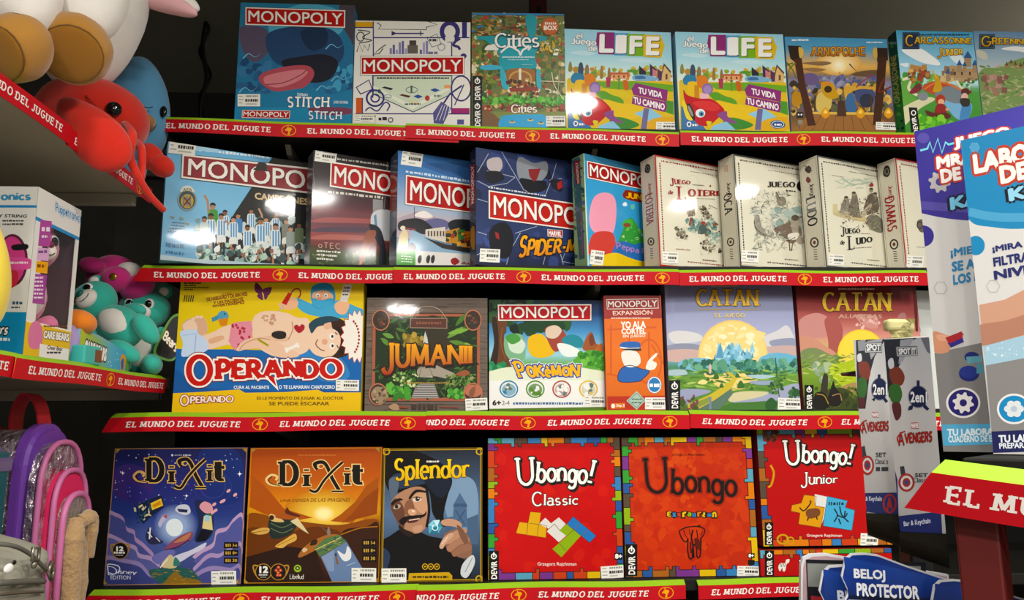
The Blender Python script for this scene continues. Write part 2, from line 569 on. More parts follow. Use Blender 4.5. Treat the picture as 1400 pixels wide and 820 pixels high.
    def frame_line(s, inset, w, col):
        """a line running round the face, in metres"""
        c = lin(col)
        a, b = inset, inset + w
        W, Hh = s.w, s.h
        for P in ([(a, a), (W - a, a), (W - b, b), (b, b)], [(W - a, a), (W - a, Hh - a), (W - b, Hh - b), (W - b, b)],
                  [(W - a, Hh - a), (a, Hh - a), (b, Hh - b), (W - b, Hh - b)], [(a, Hh - a), (a, a), (b, b), (b, Hh - b)]):
            s.face(P, c, False)
        s.z += s.STEP
    def _place(s, groups, box, q, cols, shear, wave=None):
        x0, y0, x1, y1 = box
        if len(q) == 4 and not isinstance(q[0], (tuple, list)):
            q = [(q[0], q[1]), (q[2], q[1]), (q[2], q[3]), (q[0], q[3])]
        TL, TR, BR, BL = q
        def T(p):
            u = (p[0] - x0) / max(x1 - x0, 1e-6)
            v = (y1 - p[1]) / max(y1 - y0, 1e-6)
            if shear: u += shear * (1 - v)
            if wave: v += wave(u)
            a = (TL[0] + (TR[0] - TL[0]) * u, TL[1] + (TR[1] - TL[1]) * u)
            b = (BL[0] + (BR[0] - BL[0]) * u, BL[1] + (BR[1] - BL[1]) * u)
            return s.m((a[0] + (b[0] - a[0]) * v, a[1] + (b[1] - a[1]) * v))
        if isinstance(cols, str) or not isinstance(cols[0], str):
            top = bot = lin(cols) if isinstance(cols, str) else cols
        else:
            top, bot = lin(cols[0]), lin(cols[1])
        for grp in groups:
            for P in grp:
                cc = [mix(top, bot, min(max((y1 - p[1]) / max(y1 - y0, 1e-6), 0), 1)) for p in P]
                s.face([T(p) for p in P], cc, False)
            s.z += 1.5e-6
        s.z += s.STEP
    def text(s, t, q, col, bold=0.0, out=None, outw=0.03, shear=0, res=2, shadow=None, wave=None):
        base = font_polys(t, res)
        xs = [p[0] for P in base for p in P]
        ys = [p[1] for P in base for p in P]
        if not xs: return
        box = (min(xs), min(ys), max(xs), max(ys))
        if shadow:
            dx, dy, sc = shadow
            qq = [(q[0] + dx, q[1] + dy), (q[2] + dx, q[1] + dy), (q[2] + dx, q[3] + dy), (q[0] + dx, q[3] + dy)] if not isinstance(q[0], (tuple, list)) else [(p[0] + dx, p[1] + dy) for p in q]
            s._place(fat(base, bold + (outw if out else 0)), box, qq, sc, shear, wave)
        if out: s._place(fat(base, bold + outw), box, q, out, shear, wave)
        s._place(fat(base, bold), box, q, col, shear, wave)
    def stext(s, t, q, col, out=None, outw=.05, out2=None, out2w=.1, shear=0, wave=None, shadow=None, **kw):
        base = stroke_text(t, **kw)
        xs = [p[0] for g in base for P in g for p in P]
        ys = [p[1] for g in base for P in g for p in P]
        box = (min(xs), min(ys), max(xs), max(ys))
        if shadow:
            dx, dy, sc = shadow
            qq = [(q[0] + dx, q[1] + dy), (q[2] + dx, q[1] + dy), (q[2] + dx, q[3] + dy), (q[0] + dx, q[3] + dy)] if not isinstance(q[0], (tuple, list)) else [(p[0] + dx, p[1] + dy) for p in q]
            s._place(stroke_text(t, grow=outw if out else 0, **kw), box, qq, sc, shear, wave)
        if out2: s._place(stroke_text(t, grow=out2w, **kw), box, q, out2, shear, wave)
        if out: s._place(stroke_text(t, grow=outw, **kw), box, q, out, shear, wave)
        s._place(base, box, q, col, shear, wave)
    def scatter(s, area, n, size, pal, seed=1, shape='blob', asp=(.6, 1.4), rot=180):
        """many small printed patches inside a rectangle or polygon of the sketch"""
        rnd = random.Random(seed)
        if len(area) == 4 and not isinstance(area[0], (tuple, list)):
            x0, y0, x1, y1 = area
            poly = None
        else:
            xs, ys = [p[0] for p in area], [p[1] for p in area]
            x0, y0, x1, y1 = min(xs), min(ys), max(xs), max(ys)
            poly = area
        k = 0
        tries = 0
        while k < n and tries < n * 8:
            tries += 1
            x, y = rnd.uniform(x0, x1), rnd.uniform(y0, y1)
            if poly:
                ins = False
                for i in range(len(poly)):
                    (ax, ay), (bx, by) = poly[i - 1], poly[i]
                    if (ay > y) != (by > y) and x < (bx - ax) * (y - ay) / (by - ay) + ax: ins = not ins
                if not ins: continue
            k += 1
            r = rnd.uniform(*size)
            a = rnd.uniform(*asp)
            ro = radians(rnd.uniform(-rot, rot))
            c = rnd.choice(pal)
            if shape == 'rect': B = [(-1, -1), (1, -1), (1, 1), (-1, 1)]
            elif shape == 'leaf': B = [(-1, 0), (-.5, -.5), (.2, -.55), (1, 0), (.2, .55), (-.5, .5)]
            elif shape == 'tri': B = [(-1, .8), (0, -1), (1, .8)]
            else: B = [(cos(2 * pi * i / 7) * rnd.uniform(.7, 1.15), sin(2 * pi * i / 7) * rnd.uniform(.7, 1.15)) for i in range(7)]
            P = []
            for bx, by in B:
                bx, by = bx * r, by * r * a
                P.append((x + bx * cos(ro) - by * sin(ro), y + bx * sin(ro) + by * cos(ro)))
            s.face([s.m(p) for p in P], lin(c) if isinstance(c, str) else c, False)
            s.z += 2e-6
        s.z += s.STEP
    def small(s, x0, y0, x1, y1, col, seed=1, gap=.28, dash=(1.0, 4.0)):
        """a line of print too small to read in the photograph: little uneven bars"""
        rnd = random.Random(seed)
        hgt = y1 - y0
        x = x0
        while x < x1:
            w = rnd.uniform(*dash) * hgt * .5
            s.rect(x, y0 + hgt * rnd.uniform(0, .2), min(x + w, x1), y1 - hgt * rnd.uniform(0, .12), col)
            s.z -= s.STEP
            x += w + hgt * gap
        s.z += s.STEP
    def sticker(s, x0, y0, x1, y1, seed=1, rot=0.0):
        """the shop's white price sticker"""
        keep = s.cur
        s.use('price_sticker')
        s.z += 4e-5
        cx, cy = (x0 + x1) / 2, (y0 + y1) / 2
        ca, sa = cos(rot), sin(rot)
        R_ = lambda x, y: (cx + (x - cx) * ca - (y - cy) * sa, cy + (x - cx) * sa + (y - cy) * ca)
        w, h = x1 - x0, y1 - y0
        def bar(a, b, c, d, col): s.poly([R_(x0 + w * a, y0 + h * b), R_(x0 + w * c, y0 + h * b), R_(x0 + w * c, y0 + h * d), R_(x0 + w * a, y0 + h * d)], col)
        bar(0, 0, 1, 1, '#e9e8df')
        rnd = random.Random(seed)
        x = .36
        while x < .9:
            b = x + rnd.uniform(.03, .09)
            bar(x, .10, min(b, .93), .24, '#8d8c86')
            x = b + .02
        x = .34
        while x < .9:
            b = x + rnd.uniform(.04, .10)
            bar(x, .40, min(b, .93), .62, '#33322f')
            x = b + .018
        for i in range(3): bar(.05, .14 + i * .27, .05 + rnd.uniform(.12, .24), .22 + i * .27, '#aaa9a3')
        bar(.36, .76, .36 + rnd.uniform(.3, .5), .86, '#b9b8b1')
        s.use(keep)
    def build(s, parent, m, names=None):
        out = {}
        for k in s.order:
            V, F, C = s.parts[k]
            if not F: continue
            nm = k.split('#')[0]
            out[k] = mesh_obj(nm, V, F, M_PAPER if k == 'price_sticker' else m, parent, C)
        return out

# ---------------------------------------------------------------- the setting
def struct(o):
    o['kind'] = 'structure'
    return o

M_CEIL = mat('ceiling_paint','#b4b1a0',rough=0.8,spec=0.2,var=(1.5,0.08))
M_WALL = mat('wall_paint_dark','#4b4a45',rough=0.8,spec=0.2,var=(2.0,0.15))
M_FLOOR = mat('floor_tile','#8f887c',rough=0.4,spec=0.4,var=(3.0,0.1))
struct(box_obj('ceiling',-1.35,4.2,-5.5,3.0,EYE + 1.31,EYE + 1.36,M_CEIL))
struct(box_obj('floor',-1.35,4.2,-5.5,3.0,-0.05,0.0,M_FLOOR))
struct(box_obj('wall_back',-1.35,4.2,2.95,3.0,0.0,EYE + 1.31,M_WALL))
struct(box_obj('wall_left',-1.40,-1.35,-1.0,3.0,0.0,EYE + 1.31,M_WALL))
M_PIPE = mat('conduit_grey','#a5a498',rough=0.45,spec=0.5)
bm = bmesh.new()
for zz,r in ((EYE + 1.055,0.012),(EYE + 1.015,0.010),(EYE + 0.965,0.013)):
    bm_tube(bm,[(-1.34,2.92,zz),(0.6,2.92,zz)],r,10)
tag(bm_obj('conduit',bm,M_PIPE,smooth=True),'three grey conduit pipes running along the dark back wall near the ceiling','pipe')
M_CABLE = mat('black_cable','#0b0b0b',rough=0.5)
bm = bmesh.new()
cpts = spline([(-0.86,2.40,EYE + 1.31),(-0.865,2.40,EYE + 1.22),(-0.85,2.41,EYE + 1.12),(-0.86,2.40,EYE + 1.02),(-0.85,2.40,EYE + 0.90),(-0.855,2.4,EYE + 0.80)],closed=False)
bm_tube(bm,cpts,0.007,8)
bm_tube(bm,[p + Vector((0.012 * sin(i * .7),0.006,0)) for i,p in enumerate(cpts)],0.005,8)
tag(bm_obj('hanging_cable',bm,M_CABLE,smooth=True),'black twisted cable hanging from the ceiling left of the top shelf','cable')

# ceiling lamps
M_RIM = mat('lamp_rim_white','#d8d6cc',rough=0.4)
def ceiling_lamp(i,x,y,r,w):
    root = empty('ceiling_lamp',(x,y,LAMP_Z))
    tag(root,'round white recessed ceiling lamp above the aisle','lamp','round ceiling lamps above the aisle')
    bm = bmesh.new()
    n = 40
    prof = [(r * 1.04,0.0),(r * 1.18,0.004),(r * 1.2,0.012),(r * 1.1,0.045),(r * 0.9,0.05),(r * 0.9,0.02),(r * 1.04,0.012)]
    rings = [[bm.verts.new((a * cos(2 * pi * k / n),a * sin(2 * pi * k / n),z)) for k in range(n)] for a,z in prof]
    for a in range(len(rings)):
        A,B = rings[a],rings[(a + 1) % len(rings)]
        for k in range(n): bm.faces.new((A[k],A[(k + 1) % n],B[(k + 1) % n],B[k]))
    bm_obj('lamp_rim',bm,M_RIM,root,smooth=True)
    ld = bpy.data.lights.new('lamp_light','AREA')
    ld.shape = 'DISK'
    ld.size = r * 2
    ld.energy = w * LAMP_GAIN
    ld.color = (1.0,0.965,0.91)
    lo = bpy.data.objects.new('lamp_light',ld)
    lo.parent = root
    lo.location = (0,0,0.008)
    COL.objects.link(lo)
LAMP_GAIN = 1.7
for i,a in enumerate(LAMPS): ceiling_lamp(i,*a)

# added, unseen batten beyond the right end of the shelves, brightening the ceiling
t = empty('ceiling_fill_batten',(2.5,1.95,EYE + 1.20))
tag(t,'added unseen batten lamp beyond the right end of the shelves, brightening the ceiling','lamp')
box_obj('housing',-.60,.60,-.03,.03,.05,.11,M_RIM,t,bevel=.004)
tube_obj('tube',[(-.58,0,.03),(.58,0,.03)],.013,mat('fill_tube_emission','#ffffff',emit=('#fff4e0',6.0)),t,n=12)
ld = bpy.data.lights.new('ceiling_fill_light','POINT')
ld.energy = 17.0
ld.shadow_soft_size = .05
ld.color = (1.0,.95,.86)
lo = bpy.data.objects.new('ceiling_fill_light',ld)
lo.parent = t
lo.location = (0,0,-.03)
COL.objects.link(lo)

# main shelving against the back: boards, back panel, uprights
ROW_Z = {1: 2.2225,2: 1.9007,3: 1.5823,4: 1.2314}
ROW_WORD = {1: 'top',2: 'second',3: 'third',4: 'bottom'}
X_START = {1: -0.672,2: -0.687,3: -0.725,4: -0.742}
M_BACK = mat('shelf_back_panel','#0f0f0e',rough=0.75,spec=0.2,var=(4,0.3))
tag(box_obj('shelf_back_panel',-0.76,2.0,2.085,2.1,0.0,2.23,M_BACK),'black back panel behind the board game shelves','panel')
for r in (1,2,3,4):
    root = empty('shelf_board',(0.6,1.85,ROW_Z[r] - 0.024))
    tag(root,'black metal shelf board carrying the %s row of board games' % ROW_WORD[r],'shelf','boards of the board game shelving')
    x0,x1 = X_START[r] - 0.6,1.4
    box_obj('board',x0,x1,1.668 - 1.85,2.083 - 1.85,0,0.0235,M_BLACK,root,bevel=0.002)
    for bx in (-0.42,0.30,1.30):
        bm = bmesh.new()
        t = 0.006
        pr = [(2.083 - 1.85,0.0),(1.74 - 1.85,0.0),(1.76 - 1.85,-0.018),(2.083 - 1.85,-0.075)]
        A = [bm.verts.new((bx - 0.6 - t,y,z)) for y,z in pr]
        B = [bm.verts.new((bx - 0.6 + t,y,z)) for y,z in pr]
        bm.faces.new(A); bm.faces.new(B[::-1])
        for k in range(4): bm.faces.new((A[k],A[(k + 1) % 4],B[(k + 1) % 4],B[k]))
        bm_obj('bracket',bm,M_SHELF,root)
M_POST = mat('dark_red_steel','#4a1210',rough=0.45,spec=0.5,var=(8,0.15))
def upright(x,y,w,d,z1,label):
    bm = bmesh.new()
    bm_box(bm,-w / 2,w / 2,0,d,0,z1,0.003)
    root = empty('shelf_upright',(x,y,0))
    tag(root,label,'post')
    bm_obj('post',bm,M_POST,root)
    bm = bmesh.new()
    k = 0
    z = 0.6
    while z < z1 - 0.05:
        bm_box(bm,-0.006,0.006,-0.0012,0.0005,z,z + 0.022)
        z += 0.05
    bm_obj('slot_row',bm,M_BLACK,root)
upright(0.205,2.102,0.05,0.05,EYE + 1.309,'dark red steel upright rising to the ceiling behind the top row of games')

# ---------------------------------------------------------------- red shelf-edge strips with the shop's lettering
RED,LIME,GOLD = '#c40d1c','#8dbb1c','#e8a81e'
def strip(L,items,name_label,group,loc,rotz,tilt=0.0,h=0.030,lip=0.009,lip_d=0.013,slant=(0,0),bow=0.0,shear=0.0,cap=0.0125,seedv=1,pitch=0.10):
    """items: ('T', x0, x1[, text]) lettering, ('B', x) emblem; local x along the edge, -y outwards, z=0 at the lip's top"""
    root = empty('shelf_strip',loc,(0,tilt,rotz))
    tag(root,name_label,'shelf strip',group)
    def warp(u): return bow * sin(pi * u / L) + 0.0012 * sin(u * 17 + seedv)
    n = max(8,int(L / 0.02))
    fy = lambda v: v * pitch                     # the face leans back a little towards its foot; v from 0 (lip) to -h
    V,F,C = [],[],[]
    red = lin(RED)
    prof = [(lip_d,0.0,LIME),(0.001,-lip,LIME),(0.0,-lip,RED),(h * pitch,-lip - h,RED),(h * pitch + 0.0015,-lip - h,RED),(0.0015,-lip,RED),(lip_d,-0.0015,RED)]
    for i in range(n + 1):
        t = i / n
        for (y,z,c) in prof:
            k = (-z) / (lip + h)
            x = L * t + slant[0] * k * (1 - t) + slant[1] * k * t
            V.append((x,y,z + warp(L * t)))
            C.append(lin(c))
    m = len(prof)
    for i in range(n):
        for j in range(m):
            a,b = i * m + j,i * m + (j + 1) % m
            F.append((a,a + m,b + m,b))
    F.append(tuple(range(m)))
    F.append(tuple(n * m + j for j in range(m))[::-1])
    # separate green lip from red face so the colours do not blend: the two share no vertices along the fold
    mesh_obj('strip_body',V,F,M_STRIP,root,C)
    q = [(0,0),(L * 1000,0),(L * 1000,h * 1000),(0,h * 1000)]
    sx = lambda u,v: slant[0] * ((h - v + lip) / (lip + h)) * (1 - u / L)
    A = Art(q,L,h,frame=lambda u,v,e: (u + sx(u,v) * 0,(h - v) * pitch - e,-lip - (h - v) + warp(u)))
    H = h * 1000
    for k,it in enumerate(items):
        if it[0] == 'T':
            A.use('lettering#%d' % k)
            txt = it[3] if len(it) > 3 else 'EL MUNDO DEL JUGUETE'
            y0 = (H - cap * 1000) / 2
            A.stext(txt,(it[1] * 1000,y0,it[2] * 1000,y0 + cap * 1000),'#f1ece6',wv=.24,wh=.15,serif=.13,sth=.14,gap=.26,shear=shear)
    for k,it in enumerate(items):
        if it[0] == 'B':
            A.use('bird_emblem#%d' % k)
            cx,cy,r = it[1] * 1000,H / 2,cap * 1000 * 0.92
            A.ring(cx,cy,r * 1.32,r * .98,r * .14,GOLD)
            A.blob([(cx - r * .75,cy + r * .02),(cx - r * .35,cy - r * .42),(cx + r * .15,cy - r * .55),(cx + r * .55,cy - r * .35),(cx + r * .5,cy - r * .02),(cx + r * .1,cy + r * .2),(cx - r * .3,cy + r * .12)],GOLD)
            A.line([(cx + r * .3,cy - r * .3),(cx + r * .12,cy + r * .25),(cx - r * .05,cy + r * .8)],r * .32,GOLD)
            A.line([(cx - r * .1,cy - r * .4),(cx - r * .28,cy - r * .68),(cx - r * .05,cy - r * .78)],r * .16,GOLD)
            A.line([(cx - r * .1,cy + r * .82),(cx + r * .25,cy + r * .72)],r * .16,GOLD)
    A.build(root,M_STRIP)
    return root

STRIPS = [   # row, x of the left end, length, z of the lip at both ends, forward offset, lettering
    (1,-0.6783,0.6572,.673,.659,0,[('T',0.0125,0.2402),('B',0.2801),('T',0.3201,0.5527)]),
    (1,-0.1403,0.6195,.664,.655,1,[('T',0.0228,0.2444),('B',0.2841),('T',0.3240,0.5417),('B',0.5805)]),
    (1,0.4826,0.5740,.659,.665,0,[('T',0.0255,0.2497),('B',0.2877),('T',0.3293,0.5529)]),
    (2,-0.6925,0.5651,.345,.343,0,[('T',0.0228,0.2450),('B',0.2883),('T',0.3271,0.5525)]),
    (2,-0.1621,0.6274,.343,.339,1,[('T',0.0221,0.2414),('B',0.2831),('T',0.3217,0.5488),('B',0.5897)]),
    (2,0.4670,0.5678,.341,.341,0,[('T',0.0214,0.2419),('B',0.2837),('T',0.3256,0.5456)]),
    (3,-0.7299,0.6424,.031,.0315,1,[('T',0.0250,0.2563),('B',0.2982),('T',0.3372,0.5644),('B',0.6041)]),
    (3,-0.0874,0.5631,.0315,.031,0,[('T',-0.0536,0.1729),('B',0.2149),('T',0.2554,0.4788),('B',0.5201)]),
    (3,0.4773,0.5786,.031,.024,0,[('T',0.0255,0.2557),('B',0.2963),('T',0.3321,0.5620)]),
    (4,-0.7477,0.6478,-.3185,-.3195,0,[('T',0.0170,0.2502),('B',0.2935),('T',0.3312,0.5665),('B',0.6049)]),
    (4,-0.1029,0.5541,-.3195,-.3195,1,[('T',-0.0577,0.1654),('B',0.2074),('T',0.2465,0.4743),('B',0.5126)]),
    (4,0.4789,0.5413,-.3195,-.3195,0,[('T',0.0262,0.2377),('B',0.2800),('T',0.3162,0.5254)]),
]
_lr = ['leftmost','middle','rightmost']
for i,(r,x0,L,zl,zr,f,items) in enumerate(STRIPS):
    strip(L,items,'red lime-edged strip with white lettering on the %s game shelf, %s of three' % (ROW_WORD[r],_lr[i % 3]),
          'red lettered strips on the board game shelves',(x0,1.655 - 0.0035 * f,EYE + zl + (0.0007 if f else 0) + (0.005 if r == 1 else 0)),0,tilt=-math.atan2(zr - zl,L),
          h=0.0285 if r != 3 else 0.030,lip=0.006 if r == 1 else (0.007 if r == 2 else 0.009),lip_d={1: 0.003,2: 0.006,3: 0.012,4: 0.0125}[r],seedv=i,
          shear=0.0 if r < 3 else 0.012,slant=(-0.022 if i % 3 == 0 else 0,0))

# ---------------------------------------------------------------- side shelving on the left
LX = -0.675
M_BEIGE = mat('shelf_underside_beige','#a39c8c',rough=0.55,spec=0.35,var=(5,0.10))
M_SCUFF = mat('scuff_marks','#4a463e',rough=0.7)
tag(box_obj('rear_panel',-1.20,-1.185,0.2,1.64,0.0,EYE + 0.95,M_BACK),'dark back panel of the side shelving with the plush toys','panel')
def side_board(z,y0,y1,label,scuffs):
    root = empty('side_shelf_board',(LX,(y0 + y1) / 2,z))
    tag(root,label,'shelf','boards of the side shelving')
    box_obj('board',-0.51,0,y0 - (y0 + y1) / 2,y1 - (y0 + y1) / 2,-0.026,0,M_BEIGE,root,bevel=0.002)
    bm = bmesh.new()
    bm_box(bm,-0.50,-0.012,y1 - (y0 + y1) / 2 - 0.03,y1 - (y0 + y1) / 2 - 0.012,-0.05,-0.0262,0.002)
    bm_obj('cross_bar',bm,M_BEIGE,root)
    if scuffs:
        rnd = random.Random(3)
        bm = bmesh.new()
        for k in range(9):
            cx,cy = rnd.uniform(-.12,-.03),rnd.uniform(-.2,.3)
            a = rnd.uniform(.6,1.3)
            l = rnd.uniform(.006,.02)
            w = rnd.uniform(.001,.003)
            d,e = Vector((cos(a),sin(a),0)) * l,Vector((-sin(a),cos(a),0)) * w
            c = Vector((cx,cy,-0.0263))
            bm.faces.new([bm.verts.new(p) for p in (c - d,c - e,c + d * .7 + e * .4,c + d,c + e)])
        bm_obj('scuff_marks',bm,M_SCUFF,root)
side_board(EYE + 0.503,0.2,1.60,'beige metal side shelf at the upper left holding the large plush toys',True)
side_board(EYE + 0.112,0.2,1.80,'beige metal side shelf on the left holding boxed and loose plush bears',False)
side_board(EYE - 0.50,0.2,1.60,'metal side shelf at the lower left holding backpacks',False)
SG = 'red lettered strips on the side shelving'
def side_strip(y0,y1,z,items,label,f=0,tilt=0.0,slant=(0,0)):
    strip(y1 - y0,items,label,SG,(LX + 0.0135 + 0.0035 * f,y0,z),pi / 2,tilt=tilt,h=0.030,lip=0.008,lip_d=0.0125,seedv=y0 * 9,slant=slant)
side_strip(0.72,1.262,EYE + 0.5035,[('T',0.03,0.20),('T',0.272,0.512)],'red strip nearer the camera on the edge of the upper left side shelf',1)
side_strip(1.258,1.60,EYE + 0.5035,[('T',0.022,0.25),('B',.285)],'red strip beneath the drooping red plush on the upper left side shelf')
side_strip(0.62,1.192,EYE + 0.1120,[('T',0.03,0.20),('T',0.29,0.535)],'short red strip end at the left frame edge on the lower side shelf')
side_strip(1.165,1.735,EYE + 0.1125,[('T',0.036,0.268),('B',0.305),('T',0.338,0.555)],'red strip below the boxed pink bear and teal bears on the side shelf',1)

# ---------------------------------------------------------------- boxed games
M_CARTON = mat('carton_board',vcol=True,rough=0.45,spec=0.35)
BOX = {   # x, y, z of the lower front edge's middle, yaw, lean, width, height, depth, hidden foot, study corners, study corners of the side panel
    'r1a':(-0.3996,1.6948,2.2227,0.05,0.44,0.2628,0.3049,0.050,0.0180,[(329.2, 3.5), (485.0, 7.3), (480.3, 165.3), (320.2, 162.8)],None),
    'r1b':(-0.1316,1.6989,2.2227,-0.73,0.58,0.2700,0.2699,0.050,0.0180,[(485.9, 28.0), (643.2, 30.6), (642.8, 168.4), (481.7, 166.6)],None),
    'r1c':(0.1170,1.7044,2.2227,-0.22,0.62,0.2210,0.3001,0.050,0.0180,[(645.0, 16.9), (771.2, 19.7), (774.3, 171.9), (644.7, 170.1)],None),
    'r1d':(0.3579,1.7112,2.2227,1.49,0.63,0.2601,0.2651,0.050,0.0180,[(771.5, 39.3), (916.9, 44.5), (923.0, 176.6), (774.2, 172.8)],None),
    'r1e':(0.6277,1.7024,2.2227,0.24,0.67,0.2655,0.2605,0.050,0.0180,[(922.9, 43.4), (1070.3, 47.1), (1079.8, 176.4), (929.1, 173.8)],None),
    'r1f':(0.8914,1.7017,2.2227,0.24,0.59,0.2553,0.2536,0.050,0.0180,[(1072.9, 50.1), (1212.4, 53.5), (1224.6, 178.5), (1082.1, 176.0)],None),
    'r1g':(1.1324,1.6899,2.2227,0.25,0.34,0.1937,0.2698,0.036,0.0180,[(1224.8, 41.4), (1329.6, 44.1), (1345.0, 177.7), (1237.8, 175.9)],[(1213.9, 51.5), (1224.8, 41.4), (1237.8, 175.9), (1226.5, 183.6)]),
    'r2d':(0.1411,1.7100,1.9009,20.39,0.51,0.2651,0.2698,0.038,0.0115,[(650.5, 201.4), (792.1, 222.1), (795.9, 366.6), (650.8, 354.3)],[(642.4, 209.1), (650.5, 201.4), (650.8, 354.3), (642.5, 359.1)]),
    'r2e':(0.3685,1.7303,1.9009,29.32,0.97,0.2399,0.2626,0.044,0.0115,[(797.7, 209.5), (904.0, 233.9), (911.1, 371.0), (802.6, 356.1)],[(781.8, 217.6), (797.7, 209.5), (802.6, 356.1), (786.3, 361.4)]),
    'r2f':(0.5492,1.7220,1.9009,22.82,0.83,0.2650,0.2615,0.055,0.0115,[(894.8, 211.2), (1016.1, 232.9), (1025.4, 369.7), (901.6, 356.6)],[(875.6, 221.7), (894.8, 211.2), (901.6, 356.6), (881.8, 363.3)]),
    'r2g':(0.7361,1.7208,1.9009,20.41,0.63,0.2650,0.2670,0.054,0.0115,[(1002.4, 210.2), (1121.1, 230.0), (1132.6, 369.5), (1011.6, 357.7)],[(982.0, 220.5), (1002.4, 210.2), (1011.6, 357.7), (990.5, 364.2)]),
    'r2h':(0.9326,1.7214,1.9009,21.63,0.74,0.2650,0.2659,0.055,0.0115,[(1116.6, 212.1), (1225.7, 232.6), (1239.8, 370.4), (1128.9, 358.1)],[(1092.3, 222.4), (1116.6, 212.1), (1128.9, 358.1), (1103.7, 364.7)]),
    'r3a':(-0.4296,1.6943,1.5825,-0.95,0.67,0.3984,0.2830,0.050,0.0010,[(247.2, 385.7), (497.6, 385.9), (492.9, 562.0), (235.0, 563.5)],None),
    'r3b':(-0.0905,1.7024,1.5825,0.25,0.61,0.2664,0.2503,0.050,0.0010,[(502.1, 406.9), (666.3, 407.4), (666.6, 561.2), (498.2, 562.1)],None),
    'r3c':(0.1756,1.7170,1.5825,1.10,0.70,0.2580,0.2486,0.050,0.0010,[(668.5, 409.6), (823.2, 410.5), (827.4, 560.5), (668.9, 561.3)],None),
    'r3d':(0.3700,1.7006,1.5825,-0.21,0.70,0.1306,0.2568,0.050,0.0010,[(825.1, 403.8), (903.3, 404.0), (909.7, 559.8), (829.5, 560.3)],None),
    'r3e':(0.5967,1.7121,1.5825,-0.56,0.70,0.2963,0.2889,0.050,0.0010,[(908.4, 386.5), (1082.1, 386.8), (1094.3, 558.9), (915.7, 559.9)],None),
    'r4a':(-0.6067,1.7010,1.2316,-1.28,0.69,0.2791,0.2779,0.050,0.0010,[(156.8, 612.4), (339.1, 611.0), (329.6, 797.5), (141.6, 800.1)],None),
    'r4b':(-0.3219,1.6935,1.2316,-1.44,0.63,0.2791,0.2762,0.050,0.0010,[(342.7, 612.1), (523.0, 610.8), (519.0, 795.2), (333.3, 797.6)],None),
    'r4c':(-0.0747,1.6828,1.2316,-0.61,0.60,0.2112,0.2733,0.050,0.0010,[(523.8, 612.7), (659.5, 611.7), (659.6, 793.7), (519.9, 795.9)],None),
    'r4d':(0.1862,1.6898,1.2316,0.15,0.65,0.2867,0.2923,0.050,0.0010,[(667.0, 599.2), (846.8, 597.9), (852.7, 789.2), (667.3, 792.6)],None),
    'r4e':(0.4775,1.6912,1.2316,-0.73,0.56,0.2867,0.2916,0.050,0.0010,[(849.4, 598.3), (1026.4, 597.0), (1037.5, 786.0), (855.2, 788.8)],None),
    'r1h':(1.3357,1.6991,2.2227,0.00,0.55,0.1950,0.2788,0.050,0.0180,[(1330.4, 42.3), (1434.3, 44.7), (1452.9, 181.3), (1346.6, 179.7)],None),
    'r2a':(-0.4771,1.7140,1.9009,25.11,0.62,0.3804,0.2621,0.050,0.0115,[(229.8, 193.5), (466.0, 229.7), (462.1, 369.5), (219.4, 347.7)],None),
    'r2b':(-0.2270,1.7364,1.9009,24.11,0.56,0.2649,0.2650,0.052,0.0115,[(428.7, 205.2), (579.8, 228.7), (578.6, 369.6), (423.5, 355.5)],[(421.5, 215.1), (428.7, 205.2), (423.5, 355.5), (416.3, 361.8)]),
    'r2c':(-0.0366,1.7345,1.9009,22.25,0.53,0.2649,0.2678,0.055,0.0115,[(544.2, 205.5), (688.9, 227.4), (690.2, 369.4), (541.9, 356.4)],[(534.5, 216.2), (544.2, 205.5), (541.9, 356.4), (532.1, 363.1)]),
    'r2i':(1.1301,1.7383,1.9009,21.30,0.69,0.2649,0.2684,0.050,0.0115,[(1223.5, 215.7), (1325.6, 235.4), (1341.9, 372.7), (1238.2, 360.9)],[(1199.2, 224.9), (1223.5, 215.7), (1238.2, 360.9), (1213.0, 366.8)]),
    'r3f':(0.9012,1.7178,1.5825,2.97,0.61,0.2955,0.2868,0.050,0.0010,[(1087.4, 388.0), (1251.6, 390.2), (1268.3, 558.1), (1099.7, 558.9)],None),
    'r4f':(0.7781,1.6916,1.2901,-0.18,0.50,0.2860,0.2503,0.050,0.0005,[(1034.0, 586.0), (1206.4, 584.8), (1220.3, 744.3), (1043.6, 747.0)],None),
    'r4g':(0.7679,1.6820,1.2316,0.35,0.59,0.2900,0.0528,0.050,0.0010,[(1038.7, 752.3), (1218.2, 749.2), (1221.2, 783.5), (1040.7, 787.0)],None),
}
def carton(w,h,d,col,side=None):
    bm = bmesh.new()
    bm_box(bm,-w / 2,w / 2,0,d,0,h,0.0012,2)
    return bm
def game(key,label,side_col,m=None,lid=True):
    x,y,z,yaw,lean,w,h,d,drop,quad,squad = BOX[key]
    root = empty('board_game',(x,y,z),(-radians(lean),0,radians(yaw)))
    row = {'1': 'top','2': 'second','3': 'third','4': 'bottom'}[key[1]]
    tag(root,label,'board game','boxed games on the %s shelf' % row)
    bm_obj('carton',carton(w,h,d,side_col),M_CARTON,root,col=side_col)
    A = Art(quad,w,h,drop)
    S = None
    if squad:
        S = Art(squad,d,h,drop,frame=lambda u,v,e: (-w / 2 - e,d - u,v))
    return root,A,S

